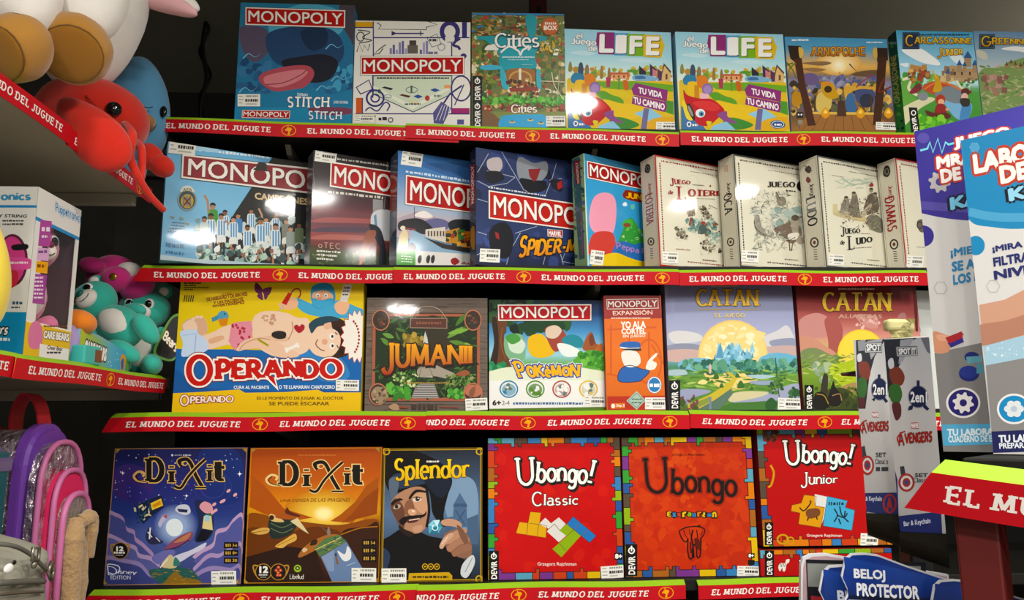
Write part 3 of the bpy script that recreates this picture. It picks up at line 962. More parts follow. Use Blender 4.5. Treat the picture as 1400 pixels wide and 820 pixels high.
def sub(q,u0,v0,u1,v1):
    TL,TR,BR,BL = q
    def f(u,v):
        a = (TL[0] + (TR[0] - TL[0]) * u,TL[1] + (TR[1] - TL[1]) * u)
        b = (BL[0] + (BR[0] - BL[0]) * u,BL[1] + (BR[1] - BL[1]) * u)
        return (a[0] + (b[0] - a[0]) * v,a[1] + (b[1] - a[1]) * v)
    return [f(u0,v0),f(u1,v0),f(u1,v1),f(u0,v1)]
def R4(x0,y0,x1,y1): return [(x0,y0),(x1,y0),(x1,y1),(x0,y1)]

def red_panel(A,q,txt,tu=(.035,.965),tv=(.2,.8),red='#b7201f',bw=.011,line=True,part='title'):
    """white-edged red panel with bold white capitals"""
    A.use(part + '_panel')
    W = math.hypot(q[1][0] - q[0][0],q[1][1] - q[0][1])
    Hh = math.hypot(q[3][0] - q[0][0],q[3][1] - q[0][1])
    r = W / max(Hh,1)
    A.poly(q,'#20140f')
    if line: A.poly(sub(q,bw * .35,bw * .35 * r,1 - bw * .35,1 - bw * .35 * r),'#efe9e0')
    A.poly(sub(q,bw * 1.4,bw * 1.4 * r,1 - bw * 1.4,1 - bw * 1.4 * r),red)
    A.use(part)
    tq = sub(q,tu[0],tv[0],tu[1],tv[1])
    sh = [(p[0] + Hh * .02,p[1] + Hh * .03) for p in tq]
    A.text(txt,sh,'#3a0d0a',bold=.014,res=3)
    A.text(txt,tq,'#f3efe8',bold=.014,res=3)

def publisher(A,x0,y0,x1,y1,name='DEVIR',icon=True):
    A.use('publisher_mark')
    A.rect(x0,y0,x1,y1,'#12110f')
    w,h = x1 - x0,y1 - y0
    cx = (x0 + x1) / 2
    cy = y0 + w * .55
    A.ring(cx,cy,w * .24,w * .24,w * .11,'#f0eee8',20)
    A.poly([(cx - w * .06,cy - w * .42),(cx + w * .06,cy - w * .42),(cx + w * .06,cy + .05 * w),(cx - w * .06,cy + .05 * w)],'#f0eee8')
    A.text(name,[(x0 + w * .26,y1 - h * .05),(x0 + w * .26,y0 + w * 1.05),(x1 - w * .2,y0 + w * 1.05),(x1 - w * .2,y1 - h * .05)],'#f0eee8',bold=.03)
    A.use('cover_print')

# ---- top shelf ------------------------------------------------------------------------------------
def cover_blue_waves():
    root,A,S = game('r1a','tall blue cartoon-cover board game with red title panel, leftmost on top shelf','#2f6f96')
    A.crop(300,0,3.889)
    A.fullgrad([(0,'#2f7fa6'),(.5,'#2c6d98'),(1,'#2b85ad')])
    A.blob([(110,150),(180,140),(250,160),(270,240),(240,300),(180,330),(120,260)],'#5a5066')
    A.blob([(640,20),(720,10),(730,250),(690,200),(650,120)],'#4b4450')
    A.blob([(260,140),(330,60),(470,20),(640,60),(650,170),(520,210),(330,250)],'#58a9c9')
    A.blob([(250,190),(330,150),(470,140),(600,160),(660,240),(640,330),(520,380),(330,350),(260,280)],'#24456d')
    A.blob([(440,160),(560,150),(570,230),(500,270),(450,230)],'#17304f')
    A.scatter((105,330,320,520),26,(14,34),['#2c5f8b','#1f4a75','#3a78a4','#224f7c'],5)
    A.scatter((480,360,705,500),26,(14,34),['#2c5f8b','#1f4a75','#4b9cc0','#2a6c9c'],6)
    A.blob([(330,330),(440,300),(560,290),(630,330),(600,410),(520,440),(420,420)],'#191d2b')
    A.blob([(215,400),(280,370),(380,350),(470,350),(505,390),(470,450),(380,490),(280,480),(220,440)],'#b0505c')
    A.blob([(240,410),(320,385),(430,370),(470,385),(420,430),(320,465),(250,450)],'#cf7f86')
    A.line([(250,450),(340,440),(430,400),(465,370)],5,'#8d3a49',True)
    A.blob([(95,470),(220,500),(360,480),(470,470),(600,500),(710,480),(710,600),(90,600)],'#2a7aa3')
    for i,(x,y) in enumerate(((150,480),(560,470),(640,420),(170,300),(610,250))):
        A.line([(x - 45,y + 12),(x - 15,y - 14),(x + 20,y + 4),(x + 50,y - 16)],6,'#7cc0da',True,True)
    A.rect(80,570,720,660,'#2b86ae')
    A.blob([(470,580),(560,570),(690,575),(700,605),(560,612)],'#7c4055')
    red_panel(A,[(136,36),(672,53),(670,151),(136,135)],'MONOPOLY')
    A.use('subtitle')
    A.text('DISNEY',[(415,494),(472,500),(472,518),(415,512)],'#e8f1f3',bold=.02)
    A.stext('STITCH',[(362,512),(588,516),(586,577),(362,572)],'#eef1f0',out='#1d3f5d',outw=.06,wv=.22,wh=.16,serif=.06,sth=.12,gap=.08,jitter=.05,seed=3)
    A.use('lower_subtitle')
    A.stext('STITCH',[(474,588),(654,594),(652,640),(474,636)],'#dfeaf0',out='#1d3f5d',outw=.06,wv=.22,wh=.16,serif=.06,sth=.12,gap=.08,jitter=.05,seed=3)
    A.text('JUEGO DE MESA',[(608,536),(684,538),(684,556),(608,554)],'#dfeaf0',bold=.02)
    red_panel(A,[(120,584),(378,588),(374,632),(118,628)],'MONOPOLY',part='lower_title')
    A.sticker(97,501,217,566,1)
    A.build(root,M_GLOSS)

def cover_doodles():
    root,A,S = game('r1b','white board game with purple line doodles and a red title panel','#e4e2da')
    A.crop(300,0,3.889)
    A.full('#e6e4dc')
    P = '#3a3478'
    A.rect(722,116,818,146,'#d9a51e')
    A.rect(726,520,760,604,'#cf6030')
    A.rect(1235,575,1330,606,'#a12f6e')
    A.rect(1290,118,1316,200,P)
    for l in ([(818,114),(818,300)],[(722,146),(818,146)],[(818,200),(1330,200)],[(1235,200),(1235,300)],[(722,604),(1330,606)],[(815,400),(815,520)],[(1235,400),(1235,606)],[(760,520),(760,604)]):
        A.line(l,6,P)
    A.line([(838,120),(860,135),(845,155),(1100,158),(1100,145),(1158,130),(1110,114)],5,'#2a2836')
    A.line([(925,178),(1085,178)],7,P)
    A.poly([(915,164),(945,178),(915,190)],P)
    A.line([(1070,165),(1070,190)],6,P)
    A.ring(1225,168,42,46,24,P)
    A.rect(1200,195,1250,222,'#e6e4dc')
    A.line([(1280,205),(1255,220),(1245,240),(1270,250),(1278,265)],14,P,True)
    A.ell(1298,298,16,14,P)
    A.line([(735,160),(800,170),(760,200),(810,215),(740,230)],5,'#2a2836',True)
    A.ring(750,195,20,24,5,'#2a2836')
    A.line([(730,275),(745,235),(760,275),(770,240),(790,270),(800,235)],5,'#2a2836')
    A.outline([(1105,205),(1155,180),(1180,235),(1130,250)],4,'#4a4860')
    A.small(1115,205,1160,220,'#4a4860',3)
    A.ring(1180,250,18,18,4,'#8a88a0')
    A.line([(885,237),(850,262),(820,290),(850,285),(870,258)],5,'#2a2836')
    for i,x in enumerate(range(905,1110,16)):
        if 985 < x < 1060: continue
        hh = (32,50,24,62,70,30,40,20)[i % 8]
        A.rect(x,288 - hh,x + 12,288,('#8a86b6','#6a66a0','#a4a1c6')[i % 3])
    A.rect(1000,240,1055,285,'#6a625c')       # plain shape in the middle of the skyline
    A.rect(1010,215,1046,240,'#4c4640')
    A.small(1110,272,1160,290,'#7c7a9a',5)
    A.poly([(818,404),(1235,404),(1235,500),(1030,596),(818,500)],'#cdd9c2')
    A.outline([(818,404),(1235,404),(1235,500),(1030,596),(818,500)],5,'#4a4870')
    A.poly([(818,455),(1025,560),(1235,455),(1235,470),(1025,582),(818,470)],'#e4e6d8')
    for x,y,c in ((862,466,'#2a2836'),(955,506,'#5a2f2a'),(1030,512,'#2f4f9a'),(1120,478,'#2f4f9a'),(1000,540,'#d8cfa0')):
        A.poly([(x,y),(x + 26,y + 12),(x + 52,y + 2),(x + 26,y - 9)] if x > 1000 else [(x,y),(x + 50,y + 14),(x + 62,y + 4),(x + 16,y - 6)],c)
    A.ell(850,485,9,12,'#4f8a4a'); A.ell(1105,522,13,15,'#b5453a'); A.rect(1195,452,1228,470,'#e2a26a')
    A.ring(1022,478,30,16,4,'#6a7a70'); A.rect(1016,455,1026,492,'#51605a')
    A.ring(895,512,20,8,3,'#7a86a0'); A.small(985,548,1070,558,'#58605a',2); A.small(1140,503,1180,516,'#7a8a7a',3)
    A.outline([(728,465),(795,425),(812,475),(750,500)],7,P)
    A.ring(828,522,45,42,10,P); A.ring(828,522,22,20,8,P)
    A.line([(775,590),(800,572),(840,590),(880,545),(905,560),(890,590)],7,P,True)
    A.ring(1285,470,52,66,8,P); A.line([(1250,560),(1300,450)],6,P); A.line([(1165,590),(1225,500),(1290,455)],9,P)
    A.poly([(1135,600),(1180,540),(1232,575),(1190,660),(1140,655)],'#5a5690')
    for i in range(4): A.line([(1150 + i * 20,640),(1185 + i * 14,560)],3,'#e6e4dc')
    A.rect(1264,636,1300,662,'#5a5690')
    A.rect(715,606,832,660,'#d8d2b8'); A.small(735,614,830,624,'#5a564c',4); A.small(735,636,820,646,'#5a564c',5)
    A.small(846,622,890,640,'#2a2836',8); A.ring(910,638,12,12,5,'#2a2836')
    red_panel(A,[(748,298),(1304,298),(1304,402),(748,402)],'MONOPOLY')
    A.use('subtitle')
    A.small(838,411,1220,420,'#3a3a40',9)
    A.sticker(716,612,824,652,2)
    A.build(root,M_GLOSS)

def cover_city_map():
    root,A,S = game('r1c','narrow tall board game with crowded green and turquoise city map and white script title','#2f86a8')
    A.crop(640,10,4.82)
    A.full('#6f7a46')
    pal = ['#5b6b2c','#7d8b3c','#3f5a2a','#a58b52','#8a6a3c','#c2a566','#4c7d3f','#6d4a2e','#2f5a3c','#b0463a','#d8cfae']
    A.scatter((18,40,640,600),620,(6,22),pal,11,'blob')
    A.scatter((18,55,480,190),70,(8,24),['#8a5a34','#a97a4a','#5a3f2a','#3f7fae','#b8925c','#6d2f25'],12,'rect',(.15,.35),20)
    A.poly([(20,40),(630,42),(630,56),(20,54)],'#3d7fb0')
    A.blob([(60,195),(180,190),(300,200),(470,190),(520,205),(470,260),(440,330),(450,395),(400,410),(250,420),(205,380),(200,300),(120,225),(70,215)],'#2e9aa6')
    A.blob([(205,240),(330,230),(440,260),(440,330),(450,395),(380,402),(230,402),(210,330)],'#259fae')
    A.blob([(380,60),(450,70),(440,190),(400,195)],'#2e9aa6')
    A.blob([(75,395),(140,380),(220,392),(210,410),(110,415)],'#49b0cf')
    for q in ([(210,420),(240,420),(270,530),(225,530)],[(450,420),(475,420),(480,540),(455,545)]): A.blob(q,'#42aec0')
    for k in range(5): A.blob([(110 + k * 17,282),(118 + k * 18,262 - k * 7),(140 + k * 15,250),(150 + k * 12,282)],'#e9e6dc')
    A.blob([(250,430),(300,405),(420,410),(440,470),(400,520),(280,520)],'#9a6a3a')
    A.ring(345,470,70,48,12,'#c79a55'); A.rect(334,405,350,480,'#e8ded0')
    A.scatter((260,480,460,600),60,(5,13),['#8f3a2c','#5a2a20','#c2a566','#e4d8b8','#47331f'],14,'rect')
    A.poly([(270,532),(460,525),(465,552),(280,560)],'#8f3f30')
    A.scatter((95,590,645,650),110,(8,20),['#4aa23c','#66b64a','#388a34','#7cc255'],15)
    A.line([(550,430),(570,520),(630,610)],6,'#d8cfb0',True); A.line([(480,488),(640,495)],6,'#d5cbb0'); A.line([(600,420),(590,620)],4,'#c0b48c')
    A.poly([(555,290),(580,275),(598,280),(590,320),(560,318)],'#f0eee6')
    A.scatter((450,220,640,300),40,(6,18),['#cfa63c','#8a9a3c','#e0c060','#6f7a34'],16,'leaf')
    A.scatter((95,640,645,690),60,(6,14),['#a8443a','#b98a5a','#7c2f28','#d8b888','#5f7a34'],17,'rect')
    A.poly([(95,690),(645,690),(645,790),(95,790)],'#7f8a4a')
    A.blob([(95,690),(160,700),(220,760),(210,800),(90,800)],'#7a5a3a')
    A.blob([(215,730),(260,712),(400,708),(505,715),(510,800),(225,800)],'#3aa4d6')
    for x,y in ((290,758),(410,745),(480,765)): A.ell(x,y,20,7,'#d9c27a'); A.ell(x,y - 5,12,4,'#6a4a2c')
    A.use('badge')
    A.ell(540,128,59,59,'#a8552a'); A.ell(540,128,53,53,'#c0632f')
    A.small(505,100,580,118,'#f0e4d4',4,dash=(.6,1.4)); A.text('BOX',(500,124,585,152),'#f3e8dc',bold=.05)
    A.use('title')
    A.stext('Cities',(175,172,470,270),'#f0f2ee',out='#20525c',outw=.035,wv=.17,wh=.10,serif=.06,sth=.09,gap=.03,jitter=.03,seed=4,shadow=(3,5,'#1c4a55'))
    A.use('title_flourish')
    A.line([(215,300),(270,262),(330,290),(345,318),(360,285),(410,262),(395,285)],12,'#eef0ec',True)
    A.use('small_print')
    A.small(225,326,440,336,'#cfe4e4',6); A.small(265,344,400,352,'#a9d2d6',7); A.small(350,378,425,385,'#8fc6cc',8)
    A.use('lower_title')
    A.stext('Cities',(282,642,455,700),'#efe9dc',out='#5a3020',outw=.05,wv=.19,wh=.12,serif=.06,sth=.1,gap=.02,seed=4,jitter=.06)
    publisher(A,30,455,92,620); A.use('publisher_mark')
    A.rect(30,620,92,790,'#12110f')
    A.ring(61,655,15,15,7,'#f0eee8',20); A.rect(57,632,65,656,'#f0eee8')
    A.text('DEVIR',[(46,785),(46,682),(80,682),(80,785)],'#f0eee8',bold=.03)
    A.sticker(513,718,640,785,3)
    A.build(root,M_PRINT)

def cover_life(key,label,hub):
    root,A,S = game(key,label,'#8ec6dc')
    if key == 'r1d':      # the same print as its twin, drawn over that box's own corners
        q2 = BOX['r1e'][9]
        A.H = homography([q2[0],q2[1],q2[2],q2[3]],[(0,A.h),(A.w,A.h),(A.w,BOX[key][8]),(0,BOX[key][8])])
    A.crop(920,35,5.467)
    A.fullgrad([(0,'#9ed0e2'),(.25,'#a9d8e4'),(.42,'#cfe6e2'),(.5,'#e6ead0'),(1,'#e0c23c')])
    A.blob([(60,220),(160,205),(260,225),(180,240)],'#c4e2ea'); A.blob([(420,270),(560,255),(700,275),(560,290)],'#c4e2ea')
    A.scatter((45,320,840,420),60,(10,26),['#8fa83c','#b7b84a','#6f9a3c','#d0a83c','#c88a4a'],21)
    for x,y,w,h,c in ((130,290,36,90,'#3a4f6a'),(180,305,30,80,'#8a7a4c'),(55,285,26,70,'#8a8a4c'),(295,312,22,90,'#9a7a4a'),(352,325,22,90,'#8f7440'),(428,350,20,70,'#6a8a4a'),(100,320,22,70,'#b08a4a')):
        A.blob([(x,y + h),(x + 2,y + 20),(x + w / 2,y),(x + w - 2,y + 20),(x + w,y + h)],c)
    A.rect(370,362,510,395,'#c0603c'); A.rect(380,376,500,408,'#e0a070')
    for x in (395,430,470): A.rect(x,382,x + 12,400,'#7c4030')
    A.ell(540,350,44,12,'#5f9a3c')
    for x0,y0,c in ((588,310,'#26262e'),(668,295,'#4a2a4a'),(728,330,'#5a3058')):
        A.poly([(x0,y0),(x0 + 55,y0 + 45),(x0 + 48,y0 + 90),(x0 + 4,y0 + 90)],c)
    A.poly([(690,330),(722,350),(720,390),(692,385)],'#c77f8c')
    A.blob([(545,385),(620,375),(700,390),(740,412),(640,425),(550,415)],'#7fb0d0'); A.blob([(560,390),(620,385),(640,405),(570,408)],'#3f6fa0')
    A.poly([(780,295),(828,350),(828,450),(760,440),(765,360)],'#d7b57c'); A.poly([(775,290),(832,350),(828,365),(780,310),(764,372),(760,362)],'#5a3a28')
    A.rect(790,370,806,410,'#6a4a34')
    A.poly([(45,420),(845,425),(870,780),(60,780)],'#d9b92c')
    A.poly([(250,430),(560,425),(850,450),(850,500),(560,490),(330,480)],'#6fa832')
    A.blob([(270,510),(340,500),(470,560),(460,610),(380,600),(300,550)],'#5f9e30')
    A.blob([(320,480),(440,490),(520,520),(510,545),(400,530)],'#d8c23a')
    A.blob([(320,560),(480,590),(640,590),(700,640),(600,690),(430,700),(360,650)],'#e3bf24')
    A.poly([(780,560),(855,570),(862,670),(800,650)],'#4f9434'); A.blob([(380,700),(470,690),(600,740),(520,775),(400,770)],'#3f8a34')
    A.poly([(560,660),(680,620),(800,700),(720,740)],'#8fc3dc'); A.poly([(300,750),(400,715),(470,780),(280,780)],'#8cc0da')
    A.blob([(700,700),(860,690),(868,780),(640,780)],'#dba92a')
    A.poly([(340,395),(378,400),(372,470),(345,470)],'#b03a58'); A.blob([(470,420),(505,425),(512,485),(480,485)],'#c8662a')
    A.rect(436,380,442,490,'#5a7a4c')
    # road and little car with rounded riders
    A.poly([(60,600),(150,660),(250,780),(62,780)],'#3f74a8'); A.blob([(70,560),(120,600),(150,700),(100,690)],'#e6d04a')
    A.blob([(75,400),(110,368),(165,378),(175,420),(130,440),(85,440)],'#2f7fa8')
    A.blob([(110,430),(160,418),(195,450),(200,540),(150,550),(115,500)],'#e3bb1c'); A.rect(160,445,196,545,'#c98a2a')
    A.blob([(180,390),(220,372),(258,395),(262,440),(225,470),(185,450)],'#d97f28')
    A.ell(258,475,42,44,'#8f6fa8'); A.ell(258,478,30,30,'#a58ac0')
    A.poly([(200,505),(265,510),(272,552),(205,548)],'#e6b8c0')
    A.blob([(78,480),(110,520),(200,545),(290,550),(360,600),(385,640),(350,680),(280,740),(220,750),(170,720),(130,640),(90,570)],'#c0222a')
    A.blob([(150,570),(280,565),(350,610),(300,640),(190,610)],'#d63a3a')
    A.blob([(105,585),(130,590),(160,650),(165,710),(140,690),(110,630)],'#26242a'); A.blob([(112,600),(128,610),(150,660),(145,680),(120,640)],'#9a9690')
    A.ell(205,655,36,32,'#e9eef0'); A.ell(212,660,20,20,'#4f9ac0'); A.ell(214,662,9,10,'#1c2430')
    A.blob([(335,660),(400,640),(410,680),(480,730),(400,720),(350,690)],'#8a4a8a'); A.blob([(250,715),(290,720),(265,750)],'#d6c82a')
    # signpost
    A.poly([(632,620),(672,625),(655,780),(612,780)],'#6f6a98')
    A.use('sign_print')
    A.poly([(535,480),(565,438),(810,488),(805,572),(550,525)],'#8f2f78'); A.poly([(545,540),(560,530),(800,574),(808,610),(795,650),(540,590)],'#8f2f78')
    A.text('TU VIDA',[(588,470),(768,505),(766,546),(590,512)],'#f4f0f0',bold=.04); A.text('TU CAMINO',[(552,540),(790,590),(788,634),(555,584)],'#f4f0f0',bold=.04)
    A.use('title')
    for i,(c,x0,x1) in enumerate((('#8f2a72',255,405),('#4f9ccc',395,505),('#7ab02a',492,630),('#d9b81e',610,778))):
        y0,y1 = 70 + i * 5,232 + i * 5
        if i == 3: A.poly([(x0,y0),(745,y0 + 2),(x1,165),(755,y1 + 5),(x0 + 10,y1)],c)
        elif i == 0: A.poly([(265,70),(x1 - 8,y0),(x1,y1),(278,230),(272,180),(255,150)],c)
        else: A.poly([(x0,y0),(x1,y0),(x1 + 2,y1),(x0 + 4,y1)],c)
    for i,(ch,x0,x1) in enumerate((('L',292,382),('I',425,470),('F',520,600),('E',645,730))):
        A.text(ch,(x0,90 + i * 5,x1,212 + i * 5),'#f6f5f2',bold=.045,shadow=(5,5,'#3a3040'))
    A.use('small_title')
    A.stext('el',(105,78,155,120),'#f6f7f4',out='#5a6a78',outw=.05,wv=.22,wh=.16,gap=.02)
    A.stext('Juego',[(66,112),(262,124),(260,178),(66,170)],'#f6f7f4',out='#5a6a78',outw=.05,wv=.22,wh=.16,gap=.02,jitter=.05)
    A.stext('de',(200,168,266,210),'#f6f7f4',out='#5a6a78',outw=.05,wv=.22,wh=.16,gap=.02)
    A.use('cover_print')
    A.ring(120,738,14,16,8,'#f2f2ee'); A.small(145,735,185,752,'#f2f2ee',4)
    if hub:
        A.use('maker_badge'); A.blob([(728,735),(750,712),(800,710),(838,735),(825,762),(760,768)],'#23508e'); A.ring(783,739,46,24,4,'#dfe6ee'); A.small(758,732,812,748,'#eef2f4',3)
    if key == 'r1d': A.sticker(728,722,888,785,4)
    A.build(root,M_WRAP)

def cover_harbour():
    root,A,S = game('r1f','board game with sunset harbour scene framed by two dark wooden posts','#4f8fb8')
    A.crop(1065,30,4.179)
    A.fullgrad([(0,'#4a93bf'),(.13,'#5f9dbd'),(.22,'#b7a37c'),(.3,'#e0b05a'),(.4,'#7a6a5c'),(.46,'#8a86a8'),(.6,'#6f7292'),(.8,'#6a4c30'),(1,'#a8753c')])
    A.glow(342,235,0,130,'#fdf0c0','#d9a552',ky=.55)
    A.glow(342,245,6,50,'#fff8dc','#f3d48a',ky=.9)
    A.blob([(130,235),(250,225),(300,235),(240,250)],'#8a6a4c'); A.blob([(130,268),(200,262),(270,272),(200,285)],'#93714c')
    A.blob([(410,305),(450,285),(530,275),(580,280),(580,320),(480,312)],'#6b5238'); A.line([(402,240),(450,290)],8,'#3c2c20',taper=True)
    A.blob([(140,300),(200,295),(230,330),(210,360),(140,350)],'#6a5a86')
    A.scatter((230,310,560,360),50,(8,20),['#6a6c96','#8587a8','#575a86','#9a9ab4'],31)
    A.rect(340,285,352,305,'#caa24a')
    A.scatter((80,350,640,520),170,(8,24),['#c79a4a','#8a6a34','#5a4a2a','#d8b462','#5f6440','#3a3020','#a8854a','#50618a'],32)
    A.blob([(85,400),(160,420),(110,480),(75,470)],'#b8862a'); A.blob([(215,430),(270,380),(300,420),(290,500),(220,510)],'#d2b86a')
    A.blob([(240,360),(272,340),(310,355),(330,400),(340,430),(290,440),(250,410)],'#c6982c'); A.ell(280,385,22,20,'#3c2a18'); A.ell(268,352,30,12,'#cf8a3a')
    A.blob([(370,380),(400,365),(540,370),(545,385),(420,395),(385,450)],'#d0a24a'); A.blob([(385,430),(420,410),(440,510),(390,515)],'#3f6a9a')
    A.blob([(440,390),(540,395),(530,470),(450,460)],'#44507a'); A.ell(500,450,40,40,'#2f3346'); A.line([(440,375),(490,330),(540,300)],6,'#9a3a34',True)
    for x in (200,345,520): A.rect(x,420,x + 10,520,'#4a3a24')
    A.line([(150,520),(580,525)],14,'#d8b45a')
    A.poly([(170,530),(560,530),(660,620),(80,620)],'#9a6a3a')
    for i in range(9): A.line([(200 + i * 42,532),(130 + i * 60,620)],3,'#6a4524')
    A.poly([(335,450),(375,450),(385,540),(330,540)],'#4a3424')
    for x in (265,465,625): A.blob([(x - 26,525),(x,488),(x + 26,525),(x,552)],'#d89a24'); A.blob([(x - 12,522),(x,500),(x + 12,522)],'#f0cf6a')
    A.line([(110,560),(115,610)],10,'#6a6456'); A.rect(100,515,138,548,'#26221e'); A.ell(112,530,5,5,'#eeeeee'); A.ell(128,530,5,5,'#eeeeee'); A.rect(108,560,134,585,'#8f8a78')
    for pts,c in (([(50,135),(125,138),(130,230),(105,240),(65,210)],'#2c1c12'),([(85,210),(130,215),(150,360),(210,590),(165,595),(120,400)],'#4a2616'),
                   ([(560,148),(620,150),(622,220),(560,230)],'#2c1c12'),([(565,200),(615,200),(600,400),(580,590),(535,590),(550,420)],'#42230f')):
        A.poly(pts,c)
    A.blob([(112,145),(138,160),(135,195),(118,205)],'#d8b05a'); A.blob([(535,160),(556,148),(560,205),(540,205)],'#cfa85a')
    A.line([(40,230),(75,270),(100,330)],10,'#4f6a2c',True,True); A.line([(95,235),(60,270),(50,330)],10,'#5f7a34',True,True); A.line([(80,235),(45,250),(38,300)],8,'#4f6a2c',True,True)
    A.line([(600,320),(570,400),(640,370)],8,'#7c2f20',True)
    A.use('title')
    A.stext('ARNOPOLHE',(180,142,492,198),('#e0a040','#b0702a'),out='#5a2c14',outw=.07,wv=.24,wh=.14,serif=.08,sth=.12,gap=.1,jitter=.03,seed=2)
    A.use('small_print'); A.small(72,98,170,110,'#dbe8ee',2); A.use('small_print#2'); A.small(498,113,592,122,'#dbe8ee',3)
    A.sticker(552,574,674,618,5,.03)
    A.build(root,M_GLOSS)

def cover_castle_kids():
    root,A,S = game('r1g','board game with children by a bridge before a blue-roofed castle and green spine','#2f7a3a')
    A.crop(1065,30,4.179)
    A.fullgrad([(0,'#4aa0c8'),(.35,'#9ccbe0'),(.5,'#bcdde8'),(.55,'#58a048'),(1,'#3f8a34')])
    A.blob([(700,160),(800,150),(870,190),(920,235),(900,248),(800,225)],'#eef3f2'); A.blob([(690,240),(740,235),(730,258)],'#e4eef0'); A.blob([(960,170),(1040,190),(1060,235),(1010,235)],'#dfecf0')
    A.scatter((695,300,1130,370),60,(9,22),['#4f9a42','#3a8434','#6fae4c','#86b85a'],41)
    A.blob([(700,340),(740,310),(790,320),(760,400),(800,470),(740,500),(700,500)],'#6aa84c'); A.line([(705,330),(760,320),(740,380),(790,420)],16,'#e6e2c4',True)
    A.scatter((745,260,850,340),30,(8,16),['#9a6a3a','#b88a52','#5a3a24','#a8463a','#d8b46a'],42,'rect',rot=15)
    for x,y in ((768,285),(805,262),(742,282)): A.poly([(x - 10,y + 22),(x,y),(x + 10,y + 22)],'#a0402f')
    A.scatter((940,270,1135,330),50,(10,20),['#b79a74','#96785a','#d0b78c','#7c6450'],43,'rect',(.8,1.6),8)
    A.rect(1000,265,1130,320,'#b09470')
    for x,y,w,h in ((965,262,24,62),(1030,215,26,60),(1078,165,40,75),(1118,215,26,60),(1060,225,22,50)):
        A.rect(x - w / 2,y + h * .5,x + w / 2,y + h * 1.25,'#a58a68'); A.poly([(x - w * .62,y + h * .55),(x,y),(x + w * .62,y + h * .55)],'#2f5f94')
    for x in (1000,1040,1085): A.rect(x,285,x + 10,305,'#4a3a30')
    A.line([(1015,335),(1040,375),(1090,390)],14,'#d9e0c4',True)
    for x,y in ((1070,345),(1085,370),(1060,365),(1095,340)): A.ell(x,y,6,5,'#e8e8d8')
    A.blob([(820,380),(860,345),(930,345),(1000,360),(1040,400),(1000,420),(900,420)],'#c0543a'); A.blob([(890,420),(930,375),(1000,370),(1060,400),(1060,450),(960,470)],'#7c8890')
    A.line([(830,385),(890,350),(960,352),(1050,395)],10,'#d87a4a',True)
    A.blob([(930,440),(1000,465),(1100,470),(1075,560),(1010,550),(960,490)],'#7fb4d8'); A.blob([(1050,470),(1100,480),(1070,580),(1030,580)],'#4f8cc0')
    A.blob([(680,510),(780,450),(850,430),(890,445),(800,500),(720,590),(680,570)],'#d8d4b0')
    A.blob([(745,400),(800,350),(815,385),(770,410)],'#8a3040'); A.ell(822,425,30,26,'#8a8f94'); A.ell(790,370,14,14,'#6a3a3a')
    A.blob([(885,320),(905,300),(920,340),(930,390),(880,400),(890,350)],'#c8a03a'); A.line([(900,320),(875,275)],7,'#d8b45a')
    A.ell(922,445,28,30,'#b0402a'); A.ell(926,458,18,18,'#e0b08c'); A.blob([(900,475),(945,475),(955,540),(890,545)],'#9a2f30')
    A.blob([(835,505),(890,520),(960,520),(980,545),(920,565),(860,545)],'#5f2f24'); A.ell(962,500,12,8,'#d8a88a')
    A.ell(1065,400,26,22,'#5a2f2a'); A.ell(1060,430,20,24,'#e0b4a4'); A.blob([(1035,440),(1085,440),(1085,480),(1045,480)],'#35302e'); A.poly([(1080,400),(1100,388),(1098,412)],'#8a2f3a')
    A.scatter((800,545,1000,620),30,(14,30),['#6fbe3c','#58a832','#86cc4a'],44)
    A.use('publisher_mark'); A.poly([(740,488),(788,490),(803,600),(803,640),(755,640)],'#14130f')
    A.ring(768,520,12,13,6,'#f0eee8',18); A.text('DEVIR',[(772,640),(757,545),(780,543),(798,640)],'#f0eee8',bold=.03)
    A.use('title')
    A.rect(705,60,802,156,'#22304a'); A.outline([(712,68),(795,68),(795,148),(712,148)],4,'#4a5a78')
    A.stext('CARCASSONNE',[(722,74),(1100,88),(1100,136),(722,140)],('#e8c24a','#c08a2a'),out='#3a2a18',outw=.07,wv=.2,wh=.13,serif=.05,sth=.11,gap=.08,sizes=[1.32] + [.86] * 10,lift=[-.3] + [0] * 10)
    A.stext('JUNIOR',[(905,150),(1052,152),(1050,196),(905,210)],('#f0d060','#cf9a30'),out='#4a3418',outw=.07,wv=.22,wh=.14,serif=.05,sth=.1,gap=.08,sizes=[1.3] + [.9] * 5,lift=[-.25] + [0] * 5)
    A.use('small_print'); A.small(800,68,1085,79,'#2c5470',3)
    A.build(root,M_GLOSS)
    S.use('spine_print'); S.crop(1065,30,4.179)
    S.fullgrad([(0,'#1f3a3c'),(.15,'#1c4a38'),(.5,'#2f6a34'),(1,'#4a9a3c')])
    S.scatter((610,130,740,640),90,(5,14),['#16301f','#274f2a','#3f8a3a','#6aa84a','#20402a'],46)
    S.text('CARCASSONNE',[(660,470),(640,200),(668,190),(692,460)],'#c8b060',bold=.02); S.small(618,112,680,128,'#8aa0a0',3)
    S.build(root,M_GLOSS)

